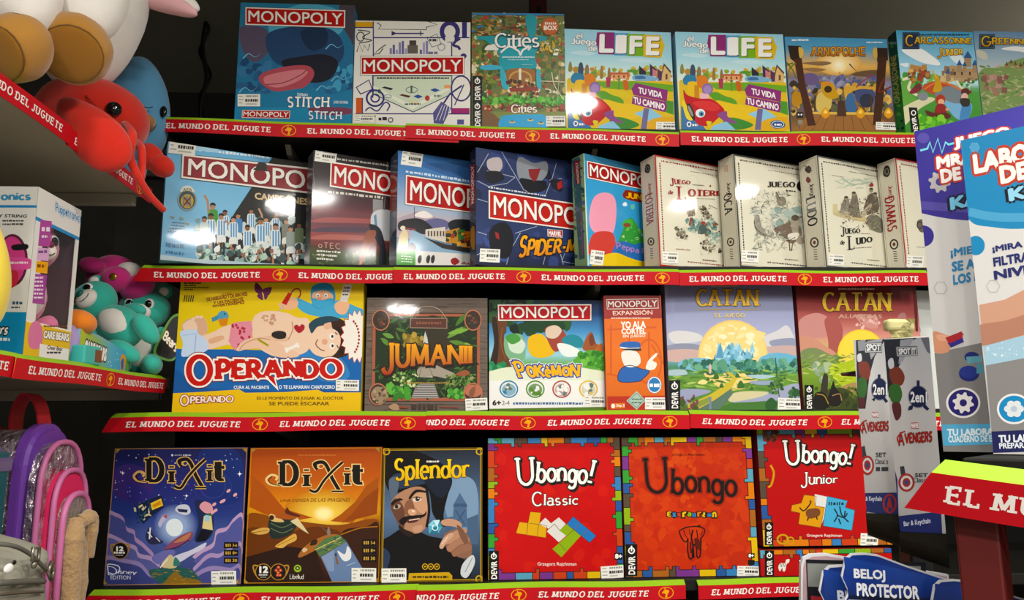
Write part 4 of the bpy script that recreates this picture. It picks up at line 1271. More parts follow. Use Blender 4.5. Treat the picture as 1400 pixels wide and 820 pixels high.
def cover_meadow():
    root,A,S = game('r1h','board game with pale meadow hill cover at the top shelf right end','#7f9ab0')
    A.crop(1065,30,4.179)
    A.fullgrad([(0,'#6a8fb4'),(.25,'#9fb6c4'),(.42,'#c8cdc2'),(.5,'#8fa06a'),(1,'#6f8f4a')])
    A.blob([(1270,155),(1340,140),(1430,150),(1500,190),(1380,170)],'#eef0ee'); A.blob([(1130,160),(1180,175),(1190,215),(1140,200)],'#c9c6b4')
    A.blob([(1140,300),(1260,260),(1340,220),(1500,230),(1540,640),(1150,640)],'#7f9a5c')
    A.scatter((1145,250,1540,640),260,(8,28),['#6f8f4a','#8aa860','#a5b87c','#5f7f44','#b8b48c','#94a070','#c0a88c'],51,'leaf',(.2,.6),40)
    for x,y in ((1300,235),(1325,222),(1350,232),(1380,240),(1400,230)): A.poly([(x - 10,y + 18),(x,y - 10),(x + 10,y + 18)],'#6a4a30'); A.rect(x - 6,y + 14,x + 6,y + 30,'#a8805a')
    A.scatter((1170,310,1300,400),30,(6,16),['#a87a6a','#8a5f54','#b8988a'],52,'rect',rot=20)
    A.use('title')
    A.rect(1143,70,1232,155,'#2a3a44'); A.outline([(1150,77),(1225,77),(1225,148),(1150,148)],4,'#56707a')
    A.stext('GREENNLAND',[(1155,80),(1545,100),(1545,138),(1155,142)],('#e8c24a','#c08a2a'),out='#3a2a18',outw=.07,wv=.2,wh=.13,serif=.05,sth=.11,gap=.08,sizes=[1.32] + [.86] * 9,lift=[-.3] + [0] * 9)
    A.build(root,M_WRAP)

cover_blue_waves(); cover_doodles(); cover_city_map()
cover_life('r1d','game with coloured letter-tile title, little car and price sticker, left of its twin',False)
cover_life('r1e','game with coloured letter-tile title, little car and blue oval badge, right of its twin',True)
cover_harbour(); cover_castle_kids(); cover_meadow()

# ---- second shelf ---------------------------------------------------------------------------------
def small_print_line(A,q,col,seed=1,n=30,fill=.62):
    """a run of tiny uneven marks along a slanting band q (TL, TR, BR, BL)"""
    rnd = random.Random(seed)
    u = 0.0
    while u < 1:
        w = rnd.uniform(.4,1.6) / n
        A.poly(sub(q,u,rnd.uniform(0,.25),min(u + w,1),1 - rnd.uniform(0,.2)),col)
        A.z -= A.STEP
        u += w + rnd.uniform(.3,.8) * (1 - fill) * 2 / n
    A.z += A.STEP

def player(A,x,y,s,shirt,skin,hair,seed,arm=None,striped=True):
    A.blob([(x - 20 * s,y + 20 * s),(x - 8 * s,y + 12 * s),(x + 8 * s,y + 12 * s),(x + 20 * s,y + 20 * s),(x + 22 * s,y + 60 * s),(x + 16 * s,y + 92 * s),(x - 16 * s,y + 92 * s),(x - 22 * s,y + 60 * s)],shirt)
    if striped:
        for k in (-11,1,13): A.poly([(x + (k - 3) * s,y + 17 * s),(x + (k + 4) * s,y + 17 * s),(x + (k + 4) * s,y + 90 * s),(x + (k - 3) * s,y + 90 * s)],'#5f9ccc')
    A.blob([(x - 17 * s,y + 88 * s),(x + 17 * s,y + 88 * s),(x + 20 * s,y + 122 * s),(x + 2 * s,y + 118 * s),(x - 20 * s,y + 122 * s)],'#e4e8e6')
    A.line([(x - 11 * s,y + 118 * s),(x - 12 * s,y + 170 * s)],9 * s,skin)
    A.line([(x + 11 * s,y + 118 * s),(x + 13 * s,y + 170 * s)],9 * s,'#2c3438')
    A.ell(x,y,11 * s,14 * s,skin)
    A.blob([(x - 12 * s,y - 1 * s),(x - 9 * s,y - 14 * s),(x + 4 * s,y - 17 * s),(x + 13 * s,y - 8 * s),(x + 10 * s,y - 4 * s),(x - 4 * s,y - 7 * s)],hair)
    A.ell(x - 4 * s,y,1.5 * s,1.5 * s,'#2a2420'); A.ell(x + 4 * s,y,1.5 * s,1.5 * s,'#2a2420')
    if arm: A.line([(x + (18 if arm[0] > 0 else -18) * s,y + 26 * s),(x + arm[0] * s * .6,y + arm[1] * s * .45),(x + arm[0] * s,y + arm[1] * s)],10 * s,skin)

def cover_champions():
    root,A,S = game('r2a','wide sky-blue board game of a celebrating football team, leftmost on second shelf','#7fb4d6')
    A.crop(200,180,3.906)
    A.fullgrad([(0,'#6fb2dc'),(.5,'#86c0e2'),(1,'#7ab4da')])
    A.poly([(685,120),(1100,200),(1100,760),(300,720),(480,420),(560,300)],'#2a2c2c')
    A.poly([(685,125),(640,190),(1090,270),(1090,190)],'#34342f')
    small_print_line(A,[(270,85),(660,130),(658,146),(268,102)],'#e4f0f6',3,34)
    A.poly([(262,76),(390,92),(388,112),(262,98)],'#a8d0e6')
    rnd = random.Random(8)
    skins = ['#b88a6a','#a87858','#c89a78','#8f6448']
    A.scatter((270,470,850,690),110,(10,26),['#9fb8b4','#c8d6d2','#5f8a86','#3f5a58','#7fa0a8','#b8c4be'],61)
    for i,(x,y,s,sh,st,arm) in enumerate([(355,400,1.25,'#4f9a4a',False,(-36,-50)),(560,425,1.0,'#e6ecec',True,None),(640,470,1.0,'#e6ecec',True,(-40,-60)),(420,435,1.05,'#e6ecec',True,None),(490,450,1.05,'#4f8ac0',False,None),
                                           (690,450,1.0,'#e6ecec',True,None),(745,480,1.0,'#8a8a80',False,None),(345,455,1.15,'#e6ecec',True,None),(400,455,1.15,'#e6ecec',True,(44,44)),(610,480,1.25,'#e6ecec',True,None),
                                           (465,470,1.1,'#e6ecec',True,None),(540,515,1.1,'#e6ecec',True,None),(690,510,1.2,'#e6ecec',True,None),(310,470,1.1,'#c4d4d2',False,None),(770,520,1.1,'#9aa49e',False,None),(815,500,1.1,'#7a8a6a',False,None)]):
        player(A,x,y,s,sh,skins[i % 4],'#26211d',i,arm,st)
    A.scatter((280,600,850,710),60,(8,22),['#dfe6e2','#b8d4c0','#8fb0a8','#e8ecea','#a06a5a','#4a5a58'],62)
    A.ring(575,660,46,46,5,'#a8c8b0')
    for a in range(6): A.line([(575,660),(575 + 44 * cos(a),660 + 44 * sin(a))],3,'#a8c8b0')
    A.poly([(60,655),(260,680),(850,716),(850,760),(50,700)],'#b8ccd4')
    A.use('crest')
    A.ell(218,365,52,58,'#4a5a5a'); A.ring(218,365,48,54,8,'#8fa0a4'); A.ell(218,372,34,38,'#c8a83c')
    for k in range(3): A.rect(196 + k * 17,342,204 + k * 17,402,'#5a8ab4')
    A.line([(200,350),(235,395)],8,'#8a3a2c'); A.line([(236,350),(200,395)],8,'#8a3a2c')
    A.blob([(180,322),(200,292),(236,292),(258,324),(220,316)],'#d4d8d0'); A.text('AFA',(196,302,244,320),'#8a7a4a',bold=.03)
    A.use('small_print')
    for i in range(4): small_print_line(A,[(140 - i * 8,480 + i * 16),(205,486 + i * 16),(204,494 + i * 16),(139 - i * 8,488 + i * 16)],'#3f5f78',i,10)
    for x,y in ((142,455),(190,462),(220,490)): A.poly([(x - 12,y - 6),(x + 10,y + 2),(x + 6,y + 12),(x - 12,y + 6)],'#8a9a8a')
    for i in range(2): small_print_line(A,[(105,590 + i * 42),(205,602 + i * 42),(204,628 + i * 36),(104,614 + i * 36)],'#3f7aa8',i + 7,8)
    q = [(190,118),(1030,207),(1034,355),(183,250)]
    red_panel(A,q,'MONOPOLY',tu=(.045,.97),tv=(.17,.83),red='#8f3438',bw=.010)
    A.use('title')
    A.blob([(585,190),(600,165),(640,172),(645,205),(670,215),(575,205)],'#3a3430')
    A.use('subtitle')
    A.text('CAMPEÓNES',[(580,318),(862,350),(862,392),(580,360)],'#dcc49a',bold=.035)
    A.sticker(121,42,264,122,11,.11)
    A.build(root,M_WRAP)

def cover_red_dusk():
    root,A,S = game('r2b','dark shrink-wrapped board game with player bending before a red dusk pitch','#3a3a40')
    A.crop(200,180,3.906)
    A.fullgrad([(0,'#2a2628'),(.3,'#3c3032'),(.45,'#5a3a40'),(.55,'#8f4f52'),(.62,'#6a4a54'),(.75,'#a0524e'),(.82,'#5f3a34'),(.88,'#4a5a3a'),(1,'#39482e')])
    for y,c in ((440,'#7a4a50'),(470,'#a86060'),(520,'#5a4a58'),(560,'#b06a62'),(590,'#7a4244')): A.blob([(890,y),(1000,y - 12),(1300,y + 4),(1300,y + 20),(1000,y + 16),(890,y + 14)],c)
    A.scatter((880,640,1400,720),80,(4,12),['#5f7044','#3f5230','#7a8458','#2f3f26'],63,'leaf')
    A.poly([(1210,360),(1265,365),(1265,440),(1210,440)],'#9a9a9a')
    A.blob([(1205,440),(1255,415),(1330,440),(1340,560),(1270,580),(1225,520),(1200,500)],'#d0d4d8'); A.poly([(1215,450),(1228,440),(1235,520),(1222,515)],'#6a8fb0')
    A.blob([(1190,495),(1250,520),(1280,640),(1275,720),(1240,720),(1245,620),(1215,560)],'#262a34')
    A.blob([(1180,530),(1225,530),(1215,580),(1175,650),(1155,700),(1135,700),(1150,620),(1165,560)],'#9a5a44'); A.line([(1150,690),(1140,712)],12,'#b87a5a')
    A.line([(888,180),(900,330),(895,500)],3,'#6a6a6e',True); A.line([(1290,150),(1270,420)],5,'#8a8a8c')
    A.use('small_print')
    small_print_line(A,[(1020,140),(1295,175),(1294,187),(1020,152)],'#c8c4bc',4,22)
    small_print_line(A,[(970,312),(1265,345),(1264,362),(970,328)],'#d8d2c8',6,18)
    A.stext('3TEC',[(918,588),(1035,596),(1035,628),(918,620)],'#c8a090',out='#5a2f2a',outw=.06,wv=.14,wh=.12)
    for i in range(3): small_print_line(A,[(910,630 + i * 20),(1040 - i * 20,638 + i * 20),(1038 - i * 20,650 + i * 20),(910,642 + i * 20)],'#e8e2da',i,12)
    red_panel(A,[(982,156),(1560,248),(1556,390),(977,295)],'MONOPOLY',tu=(.045,.97),tv=(.17,.83),bw=.012)
    A.sticker(901,97,1016,164,12,.13)
    A.build(root,M_GLOSS)
    S.use('spine_print'); S.full('#4a4a50'); S.crop(200,180,3.906); S.scatter((810,120,905,720),40,(5,16),['#6a6a70','#35353c','#8a8488','#2a2a30'],64); S.build(root,M_WRAP)

def cover_lake_town():
    root,A,S = game('r2c','board game with lakeside town and snowy mountains below a red title panel','#3f5f8a')
    A.crop(520,180,3.889)
    A.fullgrad([(0,'#3f74b4'),(.2,'#4f86bf'),(.5,'#a8b8cc'),(.6,'#c8b4b4'),(.75,'#6a86a0'),(1,'#5a7a94')])
    A.poly([(180,170),(480,160),(760,280),(760,330),(400,250)],'#3a68a4')
    A.blob([(90,470),(150,440),(230,420),(330,470),(500,480),(640,450),(660,560),(90,560)],'#b0a0ac'); A.blob([(180,445),(230,420),(280,450),(240,460)],'#ece4e0')
    A.blob([(230,480),(300,460),(360,480),(350,520),(250,520)],'#6a6a94')
    A.blob([(100,480),(170,460),(230,470),(280,520),(230,545),(150,520),(100,525)],'#26242a'); A.blob([(360,490),(410,465),(520,480),(560,540),(400,540)],'#22262c')
    A.poly([(240,520),(345,505),(350,590),(240,560)],'#d8cfc0')
    for i in range(6): A.rect(252 + i * 16,528,260 + i * 16,556,'#5a4a44')
    A.poly([(345,530),(420,510),(430,600),(350,590)],'#c08a3a'); A.poly([(410,520),(450,520),(450,600),(415,600)],'#3f7a3c'); A.poly([(445,530),(520,530),(520,620),(450,620)],'#c8702a')
    A.scatter((355,530,560,610),40,(5,12),['#5a2f24','#e0a84a','#2f3a2c','#a8402c'],66,'rect')
    A.poly([(170,520),(240,555),(340,600),(560,640),(560,690),(200,650),(150,600)],'#8fb0c8'); A.poly([(230,560),(350,600),(560,630),(560,660),(330,620)],'#33302e')
    A.line([(181,400),(181,465)],3,'#30303a')
    A.blob([(100,560),(125,520),(145,540),(140,620),(95,640)],'#d8c8a0'); A.ell(120,512,14,12,'#e0d4c0'); A.line([(130,512),(190,520)],5,'#a03a34'); A.blob([(140,640),(160,590),(190,610),(180,645)],'#2c2c34')
    A.poly([(86,625),(188,632),(186,712),(84,706)],'#4a9a3a'); A.poly([(188,632),(760,670),(760,760),(186,712)],'#e4e0da')
    for i in range(3): small_print_line(A,[(110,658 + i * 14),(170,662 + i * 14),(168,668 + i * 14),(110,664 + i * 14)],'#dff0d8',i,8)
    A.use('small_print')
    for i,x in enumerate((200,245,270)): A.blob([(x,668),(x + 14,655),(x + 20,672),(x + 12,698),(x,694)],'#2a2a2a')
    A.blob([(375,680),(400,670),(420,690),(400,708),(380,702)],'#a02a2a'); A.text('AÇÃO',[(430,688),(560,700),(558,720),(430,706)],'#a8322a',bold=.04)
    small_print_line(A,[(135,204),(470,254),(469,270),(134,218)],'#cfe0f0',5,26)
    red_panel(A,[(133,226),(700,312),(700,462),(130,388)],'MONOPOLY',tu=(.05,.97),tv=(.17,.83),bw=.012)
    A.sticker(113,104,224,182,13,.14)
    A.build(root,M_GLOSS)
    S.use('spine_print'); S.full('#4a5a74'); S.crop(520,180,3.889)
    S.scatter((40,140,105,720),30,(6,16),['#5f7088','#38465c','#8a94a4','#7a5a5a'],67); S.poly([(52,240),(88,222),(86,420),(48,430)],'#9a3a34'); S.build(root,M_WRAP)

def cover_webs():
    root,A,S = game('r2d','dark navy board game of web lines with yellow slanted subtitle letters','#2a2c40')
    A.crop(640,195,4.684)
    A.fullgrad([(0,'#2c3a66'),(.4,'#27345c'),(.7,'#2a3a68'),(1,'#1c2440')])
    A.scatter((55,40,720,780),44,(26,70),['#1c2444','#33447a','#141a30','#2a3866','#3c4f8a'],70)
    W = '#a4acc0'
    for l in ([(215,60),(355,300),(380,315)],[(60,190),(130,70)],[(60,245),(130,280),(250,260),(300,222)],[(300,222),(215,200),(120,180)],[(495,335),(540,220),(565,130)],[(300,580),(440,535)],[(245,780),(270,690),(335,575)],
              [(480,780),(500,700),(600,690)],[(585,690),(610,780)],[(60,570),(120,590)],[(60,360),(125,380)],[(55,720),(90,700)],[(600,230),(520,240)],[(640,650),(600,760),(680,775)]):
        A.line(l,4,W)
    A.blob([(310,160),(330,90),(420,130),(500,120),(505,200),(440,260),(340,250)],'#8a9098'); A.blob([(330,230),(420,240),(500,250),(480,310),(380,310)],'#14161e'); A.poly([(385,170),(465,165),(440,235),(420,250),(392,215)],'#8a2a2c')
    A.blob([(125,110),(200,95),(220,150),(190,190),(130,170)],'#b8aeb0'); A.blob([(110,190),(200,185),(230,235),(140,260)],'#1a1c26')
    A.blob([(525,240),(600,240),(600,310),(550,300)],'#181a26'); A.poly([(570,260),(600,240),(605,285),(575,300)],'#b02a2a')
    A.blob([(140,560),(210,510),(270,540),(290,640),(250,740),(150,700)],'#15171f'); A.poly([(172,570),(195,580),(200,620),(178,610)],'#a02c30')
    A.use('title_small'); small_print_line(A,[(130,278),(500,335),(499,346),(129,290)],'#d0d4dc',3,30)
    red_panel(A,[(128,300),(860,412),(866,585),(128,488)],'MONOPOLY',tu=(.05,.97),tv=(.17,.83),bw=.011,red='#c0281f')
    A.use('subtitle')
    A.poly([(508,555),(604,563),(602,608),(510,598)],'#b02024'); A.outline([(508,555),(604,563),(602,608),(510,598)],4,'#f0e8e4'); A.text('MARVEL',[(515,565),(597,572),(596,600),(516,592)],'#f6f0ec',bold=.05)
    A.stext('SPIDER-MAN',[(340,592),(830,600),(812,690),(316,738)],('#f0b02a','#e08a1a'),out='#14141c',outw=.09,wv=.26,wh=.17,gap=.0,serif=.03,sth=.12,sizes=[1.15] + [.95] * 9,shear=.0)
    A.sticker(74,680,203,765,14,.05)
    A.build(root,M_GLOSS)
    S.use('spine_print'); S.crop(640,195,4.684); S.full('#23263a'); S.scatter((0,40,60,780),26,(6,16),['#33384f','#181a28','#454a66'],71)
    S.poly([(16,150),(42,135),(42,390),(14,400)],'#a02a2a'); S.text('MONOPOLY',[(22,390),(20,155),(36,145),(38,385)],'#efe8e4',bold=.02)
    S.blob([(18,560),(40,540),(42,680),(20,660)],'#b07a2a'); S.build(root,M_GLOSS)

def cover_meadow_sky():
    root,A,S = game('r2e','small sky-blue board game with green hill, yellow sand and pale green spine','#8fae84')
    A.crop(640,195,4.684)
    A.full('#3f9ccf')
    A.poly([(735,70),(1300,190),(1300,240),(745,110)],'#3a7fa4')
    A.blob([(775,480),(800,360),(860,320),(930,340),(950,430),(930,570),(860,590),(795,560)],'#e59ab0')      # soft plain patches in the cover's colours
    A.blob([(785,610),(830,570),(920,575),(945,640),(945,740),(780,720)],'#c9453c')
    A.blob([(960,640),(990,560),(1010,510),(1040,480),(1080,520),(1120,610),(1240,640),(1240,720),(960,700)],'#3f9a44')
    A.blob([(985,520),(1010,490),(1050,495),(1050,535),(1000,540)],'#4fae4c'); A.scatter((980,540,1180,640),34,(4,12),['#6fc05a','#2f8a3c','#a8d88a','#38924a'],72)
    A.blob([(995,520),(1030,515),(1040,535),(1005,540)],'#8a4a34')
    A.blob([(990,390),(1010,380),(1018,402),(996,406)],'#e8f0f4'); A.blob([(1040,400),(1065,395),(1062,425),(1045,425)],'#6fc0a8')
    A.blob([(945,650),(1000,630),(1060,650),(1130,640),(1240,670),(1240,760),(945,740)],'#2f6fb4')
    A.blob([(870,720),(950,705),(1030,735),(1120,760),(1260,770),(1260,830),(780,830),(830,760)],'#e2c02a')
    A.use('subtitle')
    A.stext('Peppa Pig',[(948,630),(1180,690),(1180,735),(948,690)],'#a88ac8',out='#4a4a9a',outw=.05,wv=.2,wh=.16,gap=.06,jitter=.06)
    A.blob([(1005,305),(1060,310),(1240,350),(1240,400),(1010,360)],'#8a2a1c'); A.stext('JUNIOR',[(1010,312),(1200,345),(1200,385),(1010,352)],'#e8b82a',wv=.26,wh=.2,gap=.0)
    red_panel(A,[(758,112),(1250,222),(1250,330),(762,228)],'MONOPOLY',tu=(.04,.97),tv=(.17,.83),bw=.012,red='#a8201f')
    A.use('cover_print'); A.line([(738,70),(770,790)],9,'#c8dcc0')
    A.sticker(782,690,868,782,15,.12)
    A.build(root,M_GLOSS)
    S.use('spine_print'); S.crop(640,195,4.684); S.full('#86a87c')
    S.poly([(664,110),(716,86),(748,740),(712,750)],'#3a5f6a')
    S.scatter((672,110,745,740),40,(6,15),['#2f4f5a','#4a7f5a','#5a6a9a','#7a3a4a','#2a6a4a'],73)
    S.poly([(676,120),(712,108),(722,260),(690,268)],'#7a2230'); S.text('MONOPOLY',[(700,262),(688,130),(704,124),(714,256)],'#d8c8c0',bold=.02)
    S.line([(725,440),(735,720)],4,'#a84a8a'); S.build(root,M_GLOSS)

def tiny_border(A,q0,q1,ink,seed):
    """rows of tiny lettering round a cream cover"""
    small_print_line(A,q0[0],ink,seed,70); small_print_line(A,q0[1],ink,seed + 1,40)
    small_print_line(A,q1[0],ink,seed + 2,70); small_print_line(A,q1[1],ink,seed + 3,60)

def cream_game(key,label,edge,ink,crop,F,spine_word,spine_ink,sp,sticker,edge_side='#cfc8b4',motif=None):
    """one of the four cream games in old engraving style; F draws its picture"""
    root,A,S = game(key,label,edge_side)
    A.crop(*crop)
    A.full('#dcd8c4')
    A.frame_line(0.0,0.004,edge)
    A.frame_line(0.0055,0.0008,'#a8a08c')
    c = '#4a4438'
    Q = homography([(0,A.h),(A.w,A.h),(A.w,A.h * .06),(0,A.h * .06)],BOX[key][9])
    def fp(u,v):     # fraction across and up the face -> sketch coordinates
        x,y = u * A.w,v * A.h
        d = Q[6] * x + Q[7] * y + 1
        px,py = (Q[0] * x + Q[1] * y + Q[2]) / d,(Q[3] * x + Q[4] * y + Q[5]) / d
        return ((px - crop[0]) * crop[2],(py - crop[1]) * crop[2])
    A.use('border_lettering')
    def band(u0,v0,u1,v1,s,n): small_print_line(A,[fp(u0,v1),fp(u1,v1),fp(u1,v0),fp(u0,v0)],ink if s < 2 else c,key.__hash__() % 7 + s if False else s * 3 + ord(key[-1]),n)
    band(.07,.945,.96,.962,0,60); band(.38,.90,.8,.908,2,30)
    band(.30,.052 + .02,.97,.067 + .02,1,54)
    rnd = random.Random(ord(key[-1]))
    v = .15
    while v < .93:
        l = rnd.uniform(.008,.022)
        A.poly([fp(.045,v + l),fp(.058,v + l),fp(.058,v),fp(.045,v)],ink); A.z -= A.STEP
        v += l + .006
    A.use('engraving')
    F(A,fp)
    A.sticker(*sticker)
    A.build(root,M_WRAP)
    S.crop(*crop); S.use('spine_print'); S.full('#d8d2be')
    S.frame_line(0.003,0.0009,'#8a8270')
    d,h,b = S.w,S.h,BOX[key][8]
    def svert(t,u0,u1,v0,v1,col,**kw):     # lettering running down the spine; u, v fractions of width and height from the foot
        Sq = homography([(0,h),(d,h),(d,b),(0,b)],BOX[key][10])
        def sp_(u,v):
            x,y = u * d,b + v * (h - b)
            dd = Sq[6] * x + Sq[7] * y + 1
            px,py = (Sq[0] * x + Sq[1] * y + Sq[2]) / dd,(Sq[3] * x + Sq[4] * y + Sq[5]) / dd
            return ((px - crop[0]) * crop[2],(py - crop[1]) * crop[2])
        S.stext(t,[sp_(u1,v1),sp_(u1,v0),sp_(u0,v0),sp_(u0,v1)],col,**kw)
        return sp_
    S.use('spine_title')
    P = svert('Juego',.42,.72,.62,.76,spine_ink,wv=.22,wh=.1,serif=.08,sth=.08,gap=.02)
    svert(spine_word,.22,.76,*sp,spine_ink,wv=.24,wh=.1,serif=.09,sth=.08,gap=.02)
    S.use('spine_motif')
    cx,cy = P(.5,.205)
    r = abs(P(.72,.2)[0] - P(.5,.2)[0]) * .9
    S.ring(cx,cy,r,r * 1.25,r * .4,'#3a2a26'); S.ell(cx,cy,r * .4,r * .5,'#6a3a34')
    for i in range(5): 
        a,e = P(.42,.145 - i * .022),P(.6,.13 - i * .022)
        S.poly([a,(e[0],a[1]),e,(a[0],e[1])],'#3a3630')
    cx,cy = P(.5,.9)
    S.use('spine_picture')
    if motif == 'blob':
        S.blob([(cx - r,cy + r),(cx - r * .6,cy - r * 1.3),(cx + r * .5,cy - r * 1.5),(cx + r,cy),(cx + r * .3,cy + r * 1.5)],'#2f2b28'); S.ring(cx,cy,r * .5,r * .8,r * .2,'#8a8474')
    elif motif == 'red': 
        for i in range(3): S.rect(cx - r * .5 + i * r * .4,cy - r,cx - r * .3 + i * r * .4,cy + r * 1.2,'#c88a80')
    else:
        S.blob([(cx - r,cy),(cx,cy - r),(cx + r * .8,cy - r * .2),(cx + r * .4,cy + r),(cx - r * .5,cy + r * .8)],'#4a443c'); S.line([(cx - r,cy - r),(cx + r,cy + r * .5)],r * .25,'#6a6254')
        if motif == 'leaf':
            S.blob([(cx - r * .2,cy + r * 2),(cx + r * .7,cy + r * 3),(cx,cy + r * 3.8),(cx - r * .7,cy + r * 3)],'#7a3434')
    S.build(root,M_WRAP)

INK = ['#4a4338','#6a6252','#3a342c','#8a816c','#5a5444']
def pic_lottery(A,fp):
    A.ring(395,240,40,50,2,'#c4bda4')
    A.scatter((330,480,560,560),50,(8,20),['#7f9a90','#9ab0a4','#6a8a84','#b4bfae'],81)
    for (x,y,w,h,s) in ((445,395,75,85,1),(280,525,85,95,2),(445,610,140,105,3)):
        A.scatter([(x,y + h * .2),(x + w * .3,y),(x + w,y + h * .7),(x + w * .8,y + h),(x + w * .1,y + h * .6)],34,(5,13),INK + ['#b8ae94'],82 + s)
    A.poly([(358,380),(405,385),(412,455),(365,465)],'#7a6a54'); A.scatter((360,385,410,460),14,(4,9),['#4a3f34','#a0704a','#8a8a70'],86)
    A.line([(385,470),(375,520)],16,'#8a4434'); A.line([(390,470),(405,525)],8,'#3f4a44')
    A.ell(465,505,14,12,'#a8402f'); A.blob([(445,520),(480,520),(490,570),(430,575)],'#4a5f5a'); A.scatter((480,510,570,600),30,(6,14),['#5f8a80','#4a4a40','#8fa89c','#7a5a44'],87)
    A.scatter((500,570,580,640),20,(6,12),['#8fb0a4','#a8b8a8'],88)
    A.line([(500,385),(560,415)],3,'#6a6252')
    A.scatter((280,380,580,700),0,(6,14),INK,1)
    for q,s_ in (((440,395,520,480),1),((280,525,365,620),2),((445,610,580,715),3),((340,480,570,600),4)): A.scatter(q,60,(5,13),['#3a332a','#5a5042','#cfc7b0','#e0dac6'],280 + s_,'leaf',(.06,.16),70)
    A.use('title')
    R_ = '#9a1f24'
    A.stext('JUEGO',[(240,207),(380,226),(380,258),(245,262)],R_,wv=.26,wh=.09,serif=.10,sth=.07,gap=.06,sizes=[1.35,.85,.85,.85,.85],lift=[-.35,0,0,0,0])
    A.stext('de',(232,290,266,316),R_,wv=.26,wh=.1,serif=.06,gap=.02)
    A.stext('LOTERIA',[(284,262),(620,290),(620,335),(286,355)],R_,wv=.28,wh=.09,serif=.11,sth=.07,gap=.06,sizes=[1.45] + [.85] * 6,lift=[-.32] + [0] * 6)
    A.ell(510,262,5,8,R_); A.use('small_print'); small_print_line(A,[(345,340),(540,346),(540,350),(345,344)],'#8a8474',3,40); small_print_line(A,[(392,250),(470,256),(470,262),(392,256)],'#6a6456',4,16)
    small_print_line(A,[(283,672),(378,680),(378,688),(283,680)],'#a87a60',5,20); small_print_line(A,[(460,742),(550,752),(550,762),(460,752)],'#7a3a30',6,14)
def pic_geese(A,fp):
    A.scatter((250,400,590,460),60,(14,34),['#b8bcb0','#a4aca4','#c8c8b8','#8f9a94'],91,'leaf',(.2,.5),30)
    A.scatter((245,290,500,430),110,(6,22),['#8a8a7c','#6a6a5e','#a8a898','#c4c2b0','#55554a'],92,'leaf',(.12,.35),95)
    A.scatter((390,420,580,540),26,(16,36),['#a8b8b0','#8fa49e','#c0c6b8'],93)
    A.blob([(410,300),(430,330),(470,335),(480,380),(430,390)],'#8a8272'); A.line([(415,300),(440,350)],6,'#4a453a')
    for pts,c in (([(270,470),(300,450),(310,490),(330,540),(400,570),(380,600),(290,570)],'#9a968a'),([(350,470),(380,460),(390,560),(350,580)],'#d4d0c0'),([(400,545),(470,510),(530,490),(570,520),(580,590),(520,640),(450,600)],'#7a6a5c'),
                   ([(510,480),(550,455),(575,490),(560,560),(600,630),(560,640),(520,560)],'#a49a88'),([(495,580),(560,570),(550,610),(500,615)],'#e4e0d2')): A.blob(pts,c)
    A.ell(540,472,26,20,'#5a5044'); A.line([(555,470),(585,465)],9,'#6a5a4a'); A.line([(500,620),(505,690)],6,'#5a4a3c'); A.line([(525,630),(515,690)],6,'#5a4a3c')
    A.line([(270,490),(280,540),(340,590)],5,'#4a463c',True); A.line([(420,560),(480,620),(540,600)],5,'#4a4036',True)
    for q,s_ in (((250,300,590,440),1),((270,450,400,600),2),((400,460,600,690),3)): A.scatter(q,110,(6,20),['#55544a','#7c7a6c','#dcd8c6','#c8c4b2','#3f3e36'],290 + s_,'leaf',(.05,.12),70)
    A.scatter((270,560,480,690),60,(8,22),['#b0b4a4','#9aa094','#c4c2b0','#8a8a7c'],94,'leaf',(.2,.5))
    A.use('title')
    A.stext('JUEGO',[(352,232),(540,236),(540,270),(356,270)],'#191614',wv=.3,wh=.09,serif=.12,sth=.07,gap=.06); A.use('title_initial'); A.ell(600,262,52,42,'#191614'); A.ell(604,264,26,36,'#dcd8c4')
    A.use('small_print'); small_print_line(A,[(478,288),(540,292),(540,302),(478,298)],'#191614',4,6); small_print_line(A,[(470,740),(560,748),(560,754),(470,746)],'#4a4438',6,14)
